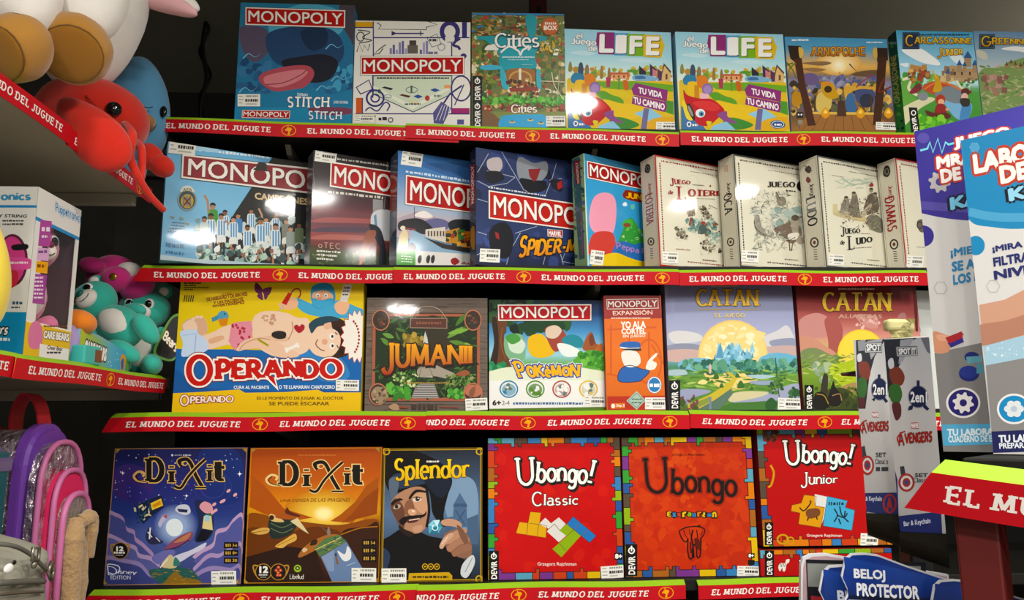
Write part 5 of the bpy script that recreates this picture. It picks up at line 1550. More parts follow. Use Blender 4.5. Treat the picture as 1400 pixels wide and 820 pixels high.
def pic_ludo(A,fp):
    A.scatter((290,210,520,280),40,(12,34),['#c0c8b4','#a8b8a4','#ccd0bc','#b4bca8'],101,'leaf',(.15,.4),25)
    A.line([(320,210),(390,250),(520,235)],8,'#a4b4a0',True)
    A.blob([(260,440),(330,420),(480,470),(470,500),(300,465)],'#c4b488'); A.rect(258,380,290,440,'#c9bd94')
    for pts,c in (([(310,440),(320,370),(350,330),(370,380),(365,440)],'#8a8474'),([(360,450),(375,370),(395,300),(420,330),(435,430),(450,470)],'#7a7262'),([(460,430),(480,350),(510,310),(550,330),(560,420),(500,450)],'#655c4e'),
                   ([(290,440),(330,420),(370,440),(350,455)],'#b0a890'),([(440,450),(500,380),(515,395),(470,460)],'#b4a890'),([(480,470),(540,450),(590,500),(580,570),(500,540)],'#7a7866')): A.blob(pts,c)
    A.scatter((310,330,560,560),90,(5,15),['#5a5244','#8a8270','#3f382e','#a49a84','#6a7464'],102,'leaf',(.3,.6))
    for q,s_ in (((310,350,440,470),1),((455,320,575,560),2)): A.scatter(q,120,(6,18),['#4a4236','#77705e','#d8d2bc','#c0b8a0','#35302a'],300 + s_,'leaf',(.05,.14),80)
    for x,y in ((345,345),(395,315),(510,290),(535,320)): A.ell(x,y,13,16,'#9a8a74'); A.ell(x,y - 9,13,8,'#4a4034')
    A.blob([(495,262),(510,240),(524,250),(520,266)],'#9a3030')
    A.use('title')
    K = '#171412'
    A.stext('JUEGO',[(306,530),(438,540),(438,580),(310,598)],K,wv=.28,wh=.09,serif=.11,sth=.07,gap=.06,sizes=[1.4,.85,.85,.85,.85],lift=[-.35,0,0,0,0])
    A.stext('de',(305,620,335,648),K,wv=.26,wh=.1,serif=.06,gap=.02)
    A.stext('LUDO',[(348,592),(518,592),(518,645),(352,690)],K,wv=.3,wh=.09,serif=.12,sth=.07,gap=.06,sizes=[1.5,.85,.85,.85],lift=[-.45,0,0,0])
    A.use('small_print'); small_print_line(A,[(440,572),(505,575),(505,579),(440,577)],'#6a6456',4,14); small_print_line(A,[(400,668),(515,662),(515,667),(400,673)],'#6a6456',5,20); small_print_line(A,[(485,744),(565,752),(565,758),(485,750)],'#4a4438',6,14); small_print_line(A,[(250,188),(330,202),(330,207),(250,193)],'#8a8474',8,14)
def pic_checkers(A,fp):
    A.blob([(812,500),(840,480),(870,490),(870,560),(830,560)],'#6a6254'); A.ring(832,520,18,22,7,'#2f2b26')
    A.use('small_print'); small_print_line(A,[(810,660),(870,664),(870,670),(810,666)],'#6a6456',4,12)

cover_champions(); cover_red_dusk(); cover_lake_town(); cover_webs(); cover_meadow_sky()
cream_game('r2f','cream board game with dark red title lettering and scattered engraved ruins','#a8322c','#8a2a26',(865,200,4.823),pic_lottery,'LOTERIA','#a04a50',(.36,.66),(195,697,297,772,16,.05),motif='blob')
cream_game('r2g','cream board game with grey engraved geese and black title lettering','#3f4240','#3a362e',(975,200,4.823),pic_geese,'OCA','#1d1a18',(.46,.66),(183,688,298,764,17,.06),motif='red')
cream_game('r2h','cream board game with engraved seated group above black title lettering','#4a4c48','#3a362e',(1085,200,4.823),pic_ludo,'LUDO','#1d1a18',(.36,.64),(228,714,330,786,18,.06),motif='leaf')
cream_game('r2i','cream board game with red border, mostly hidden at right end of second shelf','#a8262c','#8a2a26',(1085,200,4.823),pic_checkers,'DAMAS','#a02430',(.33,.66),(745,722,856,796,19,.05),motif='blob')

# ---- third shelf ----------------------------------------------------------------------------------
def cover_patient():
    root,A,S = game('r3a','large yellow and blue board game with lying patient in shorts and red title','#d9b81e')
    A.crop(220,370,3.7276)
    A.full('#e0c438')
    A.poly([(60,395),(130,402),(350,400),(700,410),(1030,400),(1025,625),(50,625)],'#2467b0')
    A.blob([(70,500),(200,590),(500,610),(800,600),(1030,560),(1030,625),(40,625)],'#1d5aa0')
    A.blob([(620,420),(760,400),(900,430),(960,540),(820,560)],'#3a86c8')
    A.vgrad(0,0,0,0,[(0,'#e8cf4a'),(1,'#e0bf2a')],6,[(115,50),(1032,60),(1030,140),(110,130)])
    # doctor in blue scrubs
    A.blob([(690,140),(760,165),(830,195),(900,150),(1000,185),(1030,200),(1030,240),(870,240),(760,225),(700,190)],'#4fa8d0')
    A.blob([(640,150),(680,135),(700,165),(680,195),(620,195),(600,170)],'#e6b490'); A.blob([(885,175),(920,150),(960,170),(940,220),(900,215)],'#e6b490')
    A.blob([(765,95),(800,66),(860,66),(886,100),(885,160),(830,195),(775,180)],'#3f9ac4'); A.blob([(778,112),(830,100),(872,118),(868,150),(780,148)],'#e6b490'); A.blob([(772,140),(820,150),(870,140),(866,180),(820,194),(778,176)],'#4aa6cf')
    A.ell(800,126,9,11,'#f4f0ea'); A.ell(842,126,9,11,'#f4f0ea'); A.ell(801,128,4,5,'#1c1a18'); A.ell(841,128,4,5,'#1c1a18'); A.ell(806,142,14,8,'#d89a7a')
    A.poly([(930,70),(978,68),(950,160),(912,155)],'#e4e0d8'); A.small(935,82,965,92,'#4a4840',3); A.small(928,100,960,108,'#4a4840',4); A.small(925,118,955,126,'#4a4840',5)
    A.line([(660,120),(680,95),(705,95),(712,120),(700,140)],7,'#a8281f',True); A.poly([(615,165),(650,110),(668,120),(640,175)],'#c02a22'); A.line([(628,172),(602,208)],6,'#b8b8b4')
    # butterfly and bird
    for pts in ([(518,95),(485,60),(478,100),(505,120)],[(520,95),(565,85),(550,125),(525,120)],[(512,110),(490,130),(520,150)],[(525,112),(545,130),(530,148)]): A.blob(pts,'#6a2a5a')
    A.blob([(288,225),(308,205),(335,210),(345,235),(320,250),(290,245)],'#5aa0bc'); A.poly([(258,240),(295,225),(290,250),(262,262)],'#4a8fb0'); A.poly([(292,248),(345,240),(336,282),(304,282)],'#d88a2a'); A.ell(326,220,4,4,'#1c1a18')
    # the patient, feet at left
    SK,SH = '#eccdb4','#d8ae90'
    A.blob([(105,285),(125,255),(160,240),(190,235),(225,245),(240,300),(215,330),(170,325),(120,310)],SH); A.blob([(110,280),(150,250),(175,260),(185,300),(140,320)],SK)
    for x,y in ((165,245),(185,236),(205,236)): A.ell(x,y,10,8,SK)
    A.blob([(200,340),(260,315),(350,275),(400,300),(400,370),(330,380),(250,400),(205,395)],SK)
    A.poly([(245,350),(310,330),(318,350),(255,372)],'#dcae8c',True)
    A.blob([(100,310),(180,300),(190,320),(230,350),(240,400),(190,425),(130,438),(104,430),(112,370)],'#c6d6ee'); A.line([(180,325),(172,420)],5,'#9ab4da'); A.line([(112,330),(180,320)],4,'#a8c0e0')
    A.blob([(465,260),(500,215),(560,205),(640,215),(700,240),(750,245),(768,300),(760,380),(730,420),(640,440),(560,430),(480,370)],SK)
    A.blob([(480,350),(560,330),(650,340),(640,360),(560,360),(500,380)],'#e0ba9c')
    A.line([(650,350),(672,300),(668,260)],5,'#b98a6a',True)
    A.poly([(365,265),(460,255),(468,300),(462,350),(430,400),(375,405),(345,360),(355,300)],'#e090a0')
    rnd = random.Random(2)
    for k in range(22):
        x,y = rnd.uniform(362,455),rnd.uniform(275,390)
        A.poly([(x,y - 9),(x + 8,y),(x,y + 9),(x - 8,y)],'#b8324a')
    A.blob([(385,400),(420,360),(500,335),(560,345),(640,390),(700,420),(690,440),(600,440),(520,400),(440,400),(400,410)],'#e8c4a8'); A.line([(400,405),(430,370),(500,345),(560,352)],4,'#b98a6a',True)
    A.poly([(568,316),(600,306),(636,315),(634,342),(600,348),(568,336)],'#2c2624',True)
    A.line([(495,350),(548,382)],13,'#c8b84a'); A.line([(495,350),(548,382)],5,'#8a7a2a')
    A.line([(640,404),(698,378)],15,'#f2efe6'); 
    for x,y in ((638,398),(643,410),(694,374),(700,386)): A.ell(x,y,8,8,'#f2efe6')
    A.blob([(705,318),(682,298),(680,282),(694,275),(706,284),(718,273),(732,280),(730,300)],'#b02a34')
    A.scatter((520,225,585,270),18,(5,12),['#cfa58a','#c49a80'],7)
    # head with brown hair
    A.blob([(755,290),(800,245),(880,235),(950,270),(985,350),(960,420),(900,445),(850,430)],'#3a2418')
    A.blob([(750,350),(770,305),(820,280),(880,290),(915,340),(905,400),(860,440),(790,430),(755,390)],SK)
    A.blob([(830,275),(865,262),(868,290),(840,300)],'#e0b496'); A.blob([(870,290),(925,290),(980,350),(940,420),(905,420),(920,350),(900,310)],'#2f1c12')
    A.blob([(760,270),(800,240),(870,232),(910,250),(860,262),(800,285),(768,320)],'#2a4a58')
    for x,y in ((872,335),(873,383)): A.ell(x,y,13,16,'#f4f2ee'); A.ell(x + 2,y,6,8,'#3a2a1c')
    A.ell(835,362,15,15,'#dfa98c'); A.line([(800,350),(790,375),(812,400),(835,408)],5,'#8a4a3a',True); A.line([(888,315),(900,325)],5,'#3a2418'); A.line([(898,380),(905,395)],5,'#3a2418')
    # burst sticker
    A.use('burst_print')
    cx,cy = 1000,335
    P = []
    for i in range(36):
        t = 2 * pi * i / 36
        r = (112 if i % 2 else 138)
        P.append((cx + r * .62 * cos(t),cy + r * sin(t)))
    A.poly(P,'#f1ece2'); A.outline(P,5,'#b8322a')
    for i in range(11):
        t = radians(-62 + i * 11.5)
        A.ell(958 + 52 * cos(t),340 + 92 * sin(t),5,6.5,'#a8322a')
    A.use('yellow_band')
    A.poly([(48,625),(200,618),(400,605),(430,622),(640,618),(800,606),(830,620),(1020,620),(1020,725),(44,725)],'#e6bd18')
    A.text('ES LE MOMENTO DE JUGAR AL DOCTOR',(490,642,930,662),'#6a4a10',bold=.03); A.text('SE PUEDE ESCAPAR',(552,668,858,686),'#6a4a10',bold=.03)
    A.use('small_print')
    A.small(118,60,205,68,'#3a3218',2); A.small(118,72,180,79,'#3a3218',3); A.small(118,84,245,90,'#3a3218',4); A.small(118,94,165,100,'#3a3218',5)
    for i in range(5): A.line([(118 + i * 11,158),(124 + i * 11,125)],5,'#26221a')
    A.text('EL JUEGO',[(312,118),(362,110),(364,124),(314,132)],'#8a3a1c',bold=.02)
    A.text('DE HABILIDAD Y DE ERRORES',[(233,138),(440,108),(442,126),(236,156)],'#8a3a1c',bold=.03); A.text('Y UN PACIENTE',[(268,158),(420,136),(422,152),(270,172)],'#8a3a1c',bold=.03); A.text('DIVERTIDISIMO',[(265,176),(425,152),(427,168),(267,186)],'#8a3a1c',bold=.03)
    A.text('CURA AL PACIENTE',(372,586,552,602),'#e8eef2',bold=.03); A.text('O TE LLAMARAN CHAPUCERO',(602,584,886,602),'#e8eef2',bold=.03)
    A.use('title')
    szs = [1.28,.9,.82,.86,.92,.84,.92,1.05]
    A.stext('OPERANDO',[(128,425),(925,440),(930,560),(128,590)],'#c8281e',out='#f4f0ea',outw=.085,out2='#7a1a14',out2w=.12,wv=.30,wh=.21,serif=.07,sth=.17,gap=.02,sizes=szs,lift=[-.16,.04,.1,.06,.06,.1,.02,-.03])
    A.poly([(530,535),(585,545),(600,612),(548,560)],'#f4f0ea'); A.poly([(540,530),(575,540),(590,590),(555,555)],'#c8281e')
    A.use('lower_title')
    A.stext('OPERANDO',[(98,632),(372,632),(372,674),(98,690)],'#f0e6da',out='#a02a1c',outw=.10,wv=.24,wh=.17,serif=.05,sth=.14,gap=.04,sizes=szs,lift=[-.16,.04,.1,.06,.06,.1,.02,-.03])
    A.sticker(892,556,1010,612,21,.02)
    A.build(root,M_GLOSS)

def cover_jungle():
    root,A,S = game('r3b','brown wood-framed jungle board game with orange title letters','#6a5a4c')
    A.crop(490,400,4.821)
    A.full('#6f6258')
    for i in range(17):
        y = 45 + i * 46
        A.line([(40,y),(850,y + 4)],3,'#4a3f38'); A.scatter((45,y - 30,855,y + 10),16,(10,40),['#7c6e62','#665a50','#857668','#5c5048'],110 + i,'rect',(.05,.12),2)
    A.poly([(92,235),(108,130),(795,135),(800,715),(88,718)],'#3a2a22')
    A.poly([(95,140),(800,140),(800,715),(88,712)],'#a8624a'); A.poly([(115,155),(782,158),(782,692),(108,690)],'#26341f')
    A.scatter((118,160,778,688),260,(12,40),['#2f4a26','#3a5c2c','#24371f','#4a7034','#1c2a1a','#33502c','#5a7a3c'],130,'leaf',(.2,.5))
    A.blob([(440,180),(560,170),(600,260),(600,460),(480,480)],'#3a3426'); A.blob([(300,290),(380,280),(420,330),(360,360),(310,340)],'#8a7434'); A.scatter((300,280,430,350),24,(8,20),['#a08a3a','#7c6a2c','#b89a4a'],131)
    for (x,y,l,a,c) in ((585,300,130,-35,'#6f9a44'),(590,270,140,-12,'#7fae4c'),(600,320,120,12,'#5f8a3a'),(640,220,110,-50,'#4f7a34'),(150,300,80,40,'#5f8f3c'),(160,270,80,20,'#6f9a48'),(700,330,80,40,'#86b050')):
        t = radians(a)
        A.blob([(x,y),(x + l * .5 * cos(t) - 16 * sin(t),y + l * .5 * sin(t) + 16 * cos(t)),(x + l * cos(t),y + l * sin(t)),(x + l * .5 * cos(t) + 16 * sin(t),y + l * .5 * sin(t) - 16 * cos(t))],c)
    A.poly([(440,255),(455,300),(462,350),(425,350),(430,300)],'#c6c8c0'); A.poly([(420,400),(470,400),(490,560),(390,555)],'#b8b4aa')
    A.blob([(395,500),(480,470),(560,500),(640,540),(600,570),(500,550),(400,555)],'#a49a8c'); A.poly([(385,600),(500,600),(530,690),(350,690)],'#8f8a86')
    for i in range(6): A.line([(382 - i * 6,612 + i * 15),(504 + i * 5,612 + i * 15)],4,'#5a5654'); A.line([(382 - i * 6,618 + i * 15),(504 + i * 5,618 + i * 15)],3,'#c8c6c2')
    A.line([(415,490),(380,640)],3,'#6a4a34'); A.line([(470,500),(530,640)],3,'#6a4a34')
    A.scatter((190,520,400,620),110,(5,13),['#5f8a3c','#86a85a','#3f6a2c','#c8d0a0','#2c4a22'],132); A.scatter((580,540,780,620),90,(5,13),['#4f7434','#6f9048','#9a9a6a','#2f4a24'],133)
    A.scatter((185,620,340,690),36,(12,26),['#4f9a3c','#3a7f30','#66b04a'],134); A.scatter((585,640,690,692),22,(12,26),['#4f9a3c','#3a7f30','#66b04a'],135)
    A.blob([(640,540),(700,510),(735,530),(700,550)],'#9a5a3c'); A.small(300,590,600,600,'#a88a4a',6)
    for x,y,rx,ry in ((148,182,60,70),(755,182,58,70),(130,670,62,74),(755,660,64,66)):
        A.use('medallion#%d%d' % (x,y))
        A.ell(x,y,rx,ry,'#a06048'); A.ell(x,y,rx - 9,ry - 9,'#3f342c'); A.ring(x,y,rx - 4,ry - 4,3,'#c88a6a',28)
    A.use('cover_print')
    A.z += 2e-5
    for x,y in ((148,190),(750,178)): A.scatter((x - 28,y - 32,x + 28,y + 34),16,(6,13),['#b06a54','#8a4a3a','#4a5a34'],int(x),'leaf',(.3,.6))
    A.blob([(85,660),(120,620),(180,640),(180,710),(140,735),(95,700)],'#9a8468'); A.scatter((90,630,180,720),18,(6,16),['#6a5844','#b09a7c','#54463a'],136,'leaf')
    A.blob([(700,660),(730,610),(790,615),(815,660),(760,690)],'#b8745a'); A.blob([(735,640),(770,620),(760,680),(730,690)],'#8a5a44')
    A.use('hanging_sign_print')
    A.poly([(345,170),(583,170),(583,235),(342,232)],'#5f3a30'); A.outline([(345,170),(583,170),(583,235),(342,232)],5,'#b8a090')
    A.line([(350,168),(400,105),(460,92),(530,110),(575,165)],4,'#b8a898',True); A.small(380,192,545,210,'#8a5a4a',4)
    A.use('title')
    A.stext('JUMANII',[(150,322),(752,345),(752,500),(150,545)],('#f0aa3c','#a83a2a'),out='#3a1c14',outw=.05,shadow=(8,10,'#2a1a12'),wv=.24,wh=.13,serif=.02,sth=.1,gap=.03,sizes=[1.22,.95,.95,.95,.95,.95,.95],lift=[-.24,0,0,0,0,0,0])
    A.use('tool_print'); A.blob([(200,752),(240,730),(270,750),(265,775),(225,772)],'#b09070'); A.line([(268,755),(330,757)],14,'#8a4a38'); A.line([(535,752),(660,756)],9,'#8a5044'); A.small(350,735,520,770,'#4a3a30',7)
    A.sticker(705,696,850,775,22,-.05)
    A.build(root,M_WRAP)

def cover_forest_friends():
    root,A,S = game('r3c','board game with forest scene, yellow-blue curved lettering and four round windows','#d8dcd4')
    A.crop(660,400,4.822)
    A.fullgrad([(0,'#1c2a44'),(.12,'#23467a'),(.3,'#4f94c8'),(.5,'#9accd8'),(.58,'#6aa84c'),(.64,'#c8d8a0'),(.7,'#e8e8e2'),(1,'#e9e9e4')])
    A.rect(20,40,300,76,'#1a1c1e'); A.scatter((30,45,560,260),90,(16,40),['#1f3a24','#274a2a','#16281c','#2f5a30'],141)
    A.blob([(250,200),(500,190),(540,240),(400,260),(280,260)],'#1f4426')
    A.blob([(60,170),(130,160),(160,200),(140,300),(160,400),(210,480),(100,490),(50,480),(75,330)],'#6a4228'); A.blob([(60,180),(90,170),(105,320),(90,480),(45,480),(75,330)],'#33241c'); A.line([(130,230),(120,330),(150,440)],6,'#8a5a38',True)
    A.blob([(150,290),(260,280),(280,420),(220,470),(150,400)],'#7fb08a'); A.scatter((30,470,160,510),22,(12,26),['#2f8a5a','#4aa06a','#277a4c'],142)
    A.blob([(300,300),(380,270),(430,320),(470,400),(380,430),(310,400)],'#e2b62c')       # plain rounded bushes and blossoms in the cover's colours
    A.blob([(410,240),(470,215),(530,250),(560,330),(480,390),(430,320)],'#a04a3c'); A.blob([(420,235),(480,215),(520,250),(480,300),(420,290)],'#d8c4b0')
    A.blob([(520,310),(580,275),(650,300),(660,360),(560,350)],'#2f8a9a'); A.blob([(490,340),(560,340),(640,380),(660,410),(540,420)],'#e4ece8')
    A.blob([(170,300),(230,290),(280,340),(250,400),(180,380)],'#cfe0cc'); A.blob([(150,290),(210,270),(250,310),(190,340)],'#4f9a4a')
    A.blob([(660,350),(690,280),(720,262),(745,330),(770,350),(740,390),(670,380)],'#a05a34'); A.blob([(700,300),(722,270),(738,330),(710,350)],'#7a4028'); A.blob([(740,370),(785,335),(790,420),(730,420)],'#b86a34')
    A.blob([(600,440),(700,380),(800,400),(805,500),(700,500),(620,470)],'#5fa844'); A.scatter((640,390,800,500),34,(10,24),['#4a9438','#78bc50','#3a8030'],143)
    A.blob([(40,530),(180,490),(400,500),(600,490),(810,530),(812,600),(40,620)],'#dfe6cc'); A.poly([(42,580),(815,580),(828,765),(42,770)],'#ebebe6')
    A.poly([(42,765),(828,752),(828,775),(42,780)],'#5a7a2a')
    for x,c,f in ((172,'#2f7fae','#8ab0c0'),(346,'#5a8a34','#7a9a6a'),(520,'#b0453c','#c8a8a4'),(696,'#d8b42c','#d0ccb0')):
        A.use('round_window#%d' % x); A.ell(x,636,62,58,c); A.ell(x,636,53,49,'#dfe2dc'); A.ell(x,640,46,40,f)
        A.scatter((x - 28,610,x + 28,668),10,(8,18),[c,'#e8e8e2','#6a7a74'],int(x))
    A.use('small_print'); A.text('6+',(66,710,118,742),'#1c1a18',bold=.05); A.text('2-4',(128,712,176,740),'#8a8a86',bold=.02); A.small(200,722,660,738,'#4a6a9a',9,dash=(.7,2.4))
    red_panel(A,[(96,76),(718,74),(718,186),(100,188)],'MONOPOLY',tu=(.04,.955),tv=(.17,.82),bw=.011,red='#b81f26')
    A.use('subtitle')
    A.stext('POKéMON',[(185,448),(648,456),(640,556),(238,570)],'#eeb42a',out='#2f4a96',outw=.11,out2='#e8e8ec',out2w=.17,wv=.30,wh=.2,serif=.02,sth=.14,gap=.02,sizes=[1.25,.8,.95,.9,.95,.75,1.1],lift=[-.05,.0,-.02,.0,-.02,0,-.08],jitter=.02,seed=5)
    A.sticker(668,680,808,752,23,.02)
    A.build(root,M_GLOSS)

def cover_orange_small():
    root,A,S = game('r3d','narrow orange board game expansion with blue cap drawing and red header','#b8481c')
    A.crop(810,370,2.979)
    A.fullgrad([(0,'#d8662a'),(.5,'#e0762c'),(1,'#d0661f')])
    for l in ([(75,220),(75,420)],[(150,200),(150,300)],[(230,250),(230,400)],[(60,240),(260,230)],[(240,300),(290,380)],[(60,420),(290,470)]): A.line(l,7,'#cc5c22')
    A.ring(230,370,50,90,7,'#cc5c22')
    A.poly([(36,100),(273,97),(282,194),(45,196)],'#9a2a26')
    A.poly([(60,512),(302,508),(304,575),(62,575)],'#b8341f')
    A.use('cap_drawing')
    A.blob([(112,312),(118,294),(150,288),(190,292),(192,318),(150,322)],'#2a62ae'); A.line([(112,312),(150,318),(192,316)],6,'#e8e6e0'); A.poly([(112,318),(196,316),(200,326),(150,326)],'#16202c')
    A.blob([(108,450),(112,405),(150,385),(200,400),(232,410),(205,440),(180,452)],'#2a62ae'); A.blob([(218,400),(228,365),(260,335),(262,345),(245,365),(262,378),(250,402)],'#e8e4dc')      # sleeve and glove of plain shapes
    A.blob([(120,330),(180,330),(196,372),(170,392),(130,385)],'#e6e2da')
    A.outline([(108,450),(112,405),(150,385),(200,400),(232,410),(205,440),(180,452)],3,'#1a2a48',True)
    A.use('badges')
    A.ell(252,465,29,34,'#2f78b4'); A.ring(252,465,26,31,4,'#dfe8ee',24); A.small(232,458,274,474,'#eef2f4',3)
    A.poly([(138,530),(180,490),(216,528),(180,566)],'#a8c0b0'); A.outline([(146,530),(180,498),(208,528),(180,558)],3,'#5a7a6a'); A.small(160,520,202,526,'#3f5a4c',4); A.small(160,534,200,540,'#3f5a4c',5)
    A.poly([(76,540),(132,538),(132,560),(76,562)],'#d8762c'); A.text('Disp. 8',(98,543,130,557),'#f4ece0',bold=.03); A.ell(84,551,8,9,'#f4ece0')
    A.use('subtitle')
    for i,(t,q) in enumerate((('YO ALA',[(116,208),(215,206),(216,232),(117,234)]),('CORTEL',[(118,236),(216,234),(217,256),(119,258)]))): A.text(t,q,'#f4ece2',bold=.045)
    A.text('EN JUEGO',[(124,262),(215,260),(215,273),(124,275)],'#f0e0d0',bold=.03); A.small(75,190,235,196,'#e8c8b0',6)
    A.text('EXPANSIÓN',[(82,160),(243,157),(244,178),(84,182)],'#e8c8b8',bold=.02)
    red_panel(A,[(56,116),(268,112),(270,154),(58,158)],'MONOPOLY',tu=(.03,.97),tv=(.2,.8),bw=.01,red='#a02a28')
    A.sticker(214,516,303,564,24)
    A.build(root,M_PRINT)

def landscape(A,seed,ground,pal):
    A.scatter(ground,90,(10,34),pal,seed,'leaf',(.2,.5),20)

def cover_sun_valley():
    root,A,S = game('r3e','large lilac-sky board game with big pale sun over a river valley','#8f94b4')
    A.crop(900,380,4.314)
    A.fullgrad([(0,'#7c7f9c'),(.15,'#9296b8'),(.4,'#a9aecb'),(.52,'#b4bcd0'),(.6,'#7fb4c8'),(.66,'#4f8a72'),(.75,'#6f9a44'),(1,'#5a8a3c')])
    A.blob([(60,330),(130,310),(240,330),(250,370),(100,385)],'#d4d2d2'); A.blob([(50,400),(140,385),(240,395),(240,425),(60,430)],'#8f94a8'); A.blob([(600,360),(700,310),(760,280),(800,350),(805,400),(640,400)],'#cfcdd0'); A.blob([(660,370),(800,355),(810,410),(690,410)],'#9298b0')
    A.blob([(50,430),(200,420),(300,450),(200,490),(60,490)],'#c8aaa4'); A.blob([(640,410),(800,400),(815,450),(700,465)],'#c4a8a4')
    A.ell(440,455,205,208,'#edc878',a0=0,a1=360); A.ell(440,455,196,198,'#f0d28a')
    A.scatter((290,300,600,470),60,(18,46),['#f3dfaa','#f0d694','#f6e8c4','#ecd08a'],151,asp=(.4,.8),rot=40)
    A.blob([(130,490),(240,470),(330,490),(340,560),(140,540)],'#7fb8d0'); A.blob([(600,470),(700,440),(815,465),(820,520),(620,520)],'#6fb0cc')
    A.poly([(340,500),(365,410),(372,400),(385,440),(395,410),(410,450),(425,385),(440,380),(455,420),(470,410),(490,470),(520,430),(545,440),(560,500),(560,540),(330,540)],'#7ab4cc')
    A.scatter((330,400,560,540),60,(6,24),['#5f9ab8','#8fc4d8','#4f88a8','#a8d4e0'],152,'tri',(1,2.4),6)
    A.scatter((140,490,820,560),150,(10,26),['#4a8a78','#3a7464','#5f9a80','#2f6454','#6faa8a'],153)
    A.scatter((60,545,820,660),120,(14,44),['#7fa84a','#6a9840','#94b85a','#5a8a3a','#a8c06a','#48783a'],154,'leaf',(.2,.4),14)
    A.blob([(60,545),(150,540),(165,570),(60,575)],'#a8c0c4'); A.blob([(520,575),(620,570),(690,580),(600,595)],'#a8c4cc')
    A.blob([(130,660),(240,655),(310,670),(200,710),(180,745),(130,720)],'#9aa0bc'); A.blob([(640,670),(740,640),(828,625),(832,720),(720,720),(600,740),(420,730),(480,690)],'#a0a6c0'); A.blob([(420,690),(500,668),(640,672),(600,700),(430,730)],'#d0c8a0'); A.blob([(540,610),(680,605),(700,625),(590,630)],'#94a4bc')
    A.blob([(230,620),(260,598),(290,612),(270,628)],'#e4d890')
    A.poly([(170,745),(300,690),(400,625),(440,590),(400,560),(420,552),(465,590),(430,650),(330,720),(230,775),(180,775)],'#c8b44a'); A.poly([(430,650),(440,680),(400,730),(360,775),(230,775),(330,720)],'#5f7a68'); A.poly([(190,745),(300,700),(305,730),(210,775)],'#8a9a4a')
    A.rect(298,700,312,775,'#7a8a9a')
    A.blob([(300,560),(298,520),(305,505),(312,520),(310,560)],'#d8b8a0')
    for x,y,r in ((340,580,16),(292,596,9),(485,630,20),(372,635,12),(465,575,12),(315,610,8),(550,650,10)): A.blob([(x - r,y + r * .8),(x - r * .6,y - r * .7),(x,y - r * 1.3),(x + r * .7,y - r * .6),(x + r,y + r * .8)],'#3f6f34')
    A.line([(690,470),(700,600),(712,700)],6,'#3f5a34'); A.scatter((650,580,750,680),26,(8,20),['#3f6a34','#56803f','#2f5a2c'],155,'leaf'); A.scatter((780,650,835,705),14,(8,18),['#2f5a34','#3f6f3c'],156)
    A.blob([(420,740),(560,730),(650,725),(720,740),(720,780),(380,780)],'#4a7a38'); A.scatter((130,700,230,780),24,(8,22),['#5a6a34','#7a4a4a','#4a5a2c'],157,'leaf'); A.blob([(630,740),(665,705),(700,740),(680,780),(640,780)],'#2f5f30')
    A.use('title')
    A.stext('CATAN',(222,65,598,168),('#d8a63a','#e8c05a'),out='#4a3a34',outw=.035,wv=.24,wh=.08,serif=.11,sth=.07,gap=.0)
    A.line([(232,186),(594,186)],4,'#d8b45a')
    A.stext('EL JUEGO',(330,208,508,232),'#d8c47a',wv=.26,wh=.2,gap=.16); A.small(312,42,470,52,'#c8a86a',3)
    publisher(A,62,602,128,776)
    A.sticker(704,708,842,778,25,.03)
    A.build(root,M_WRAP)

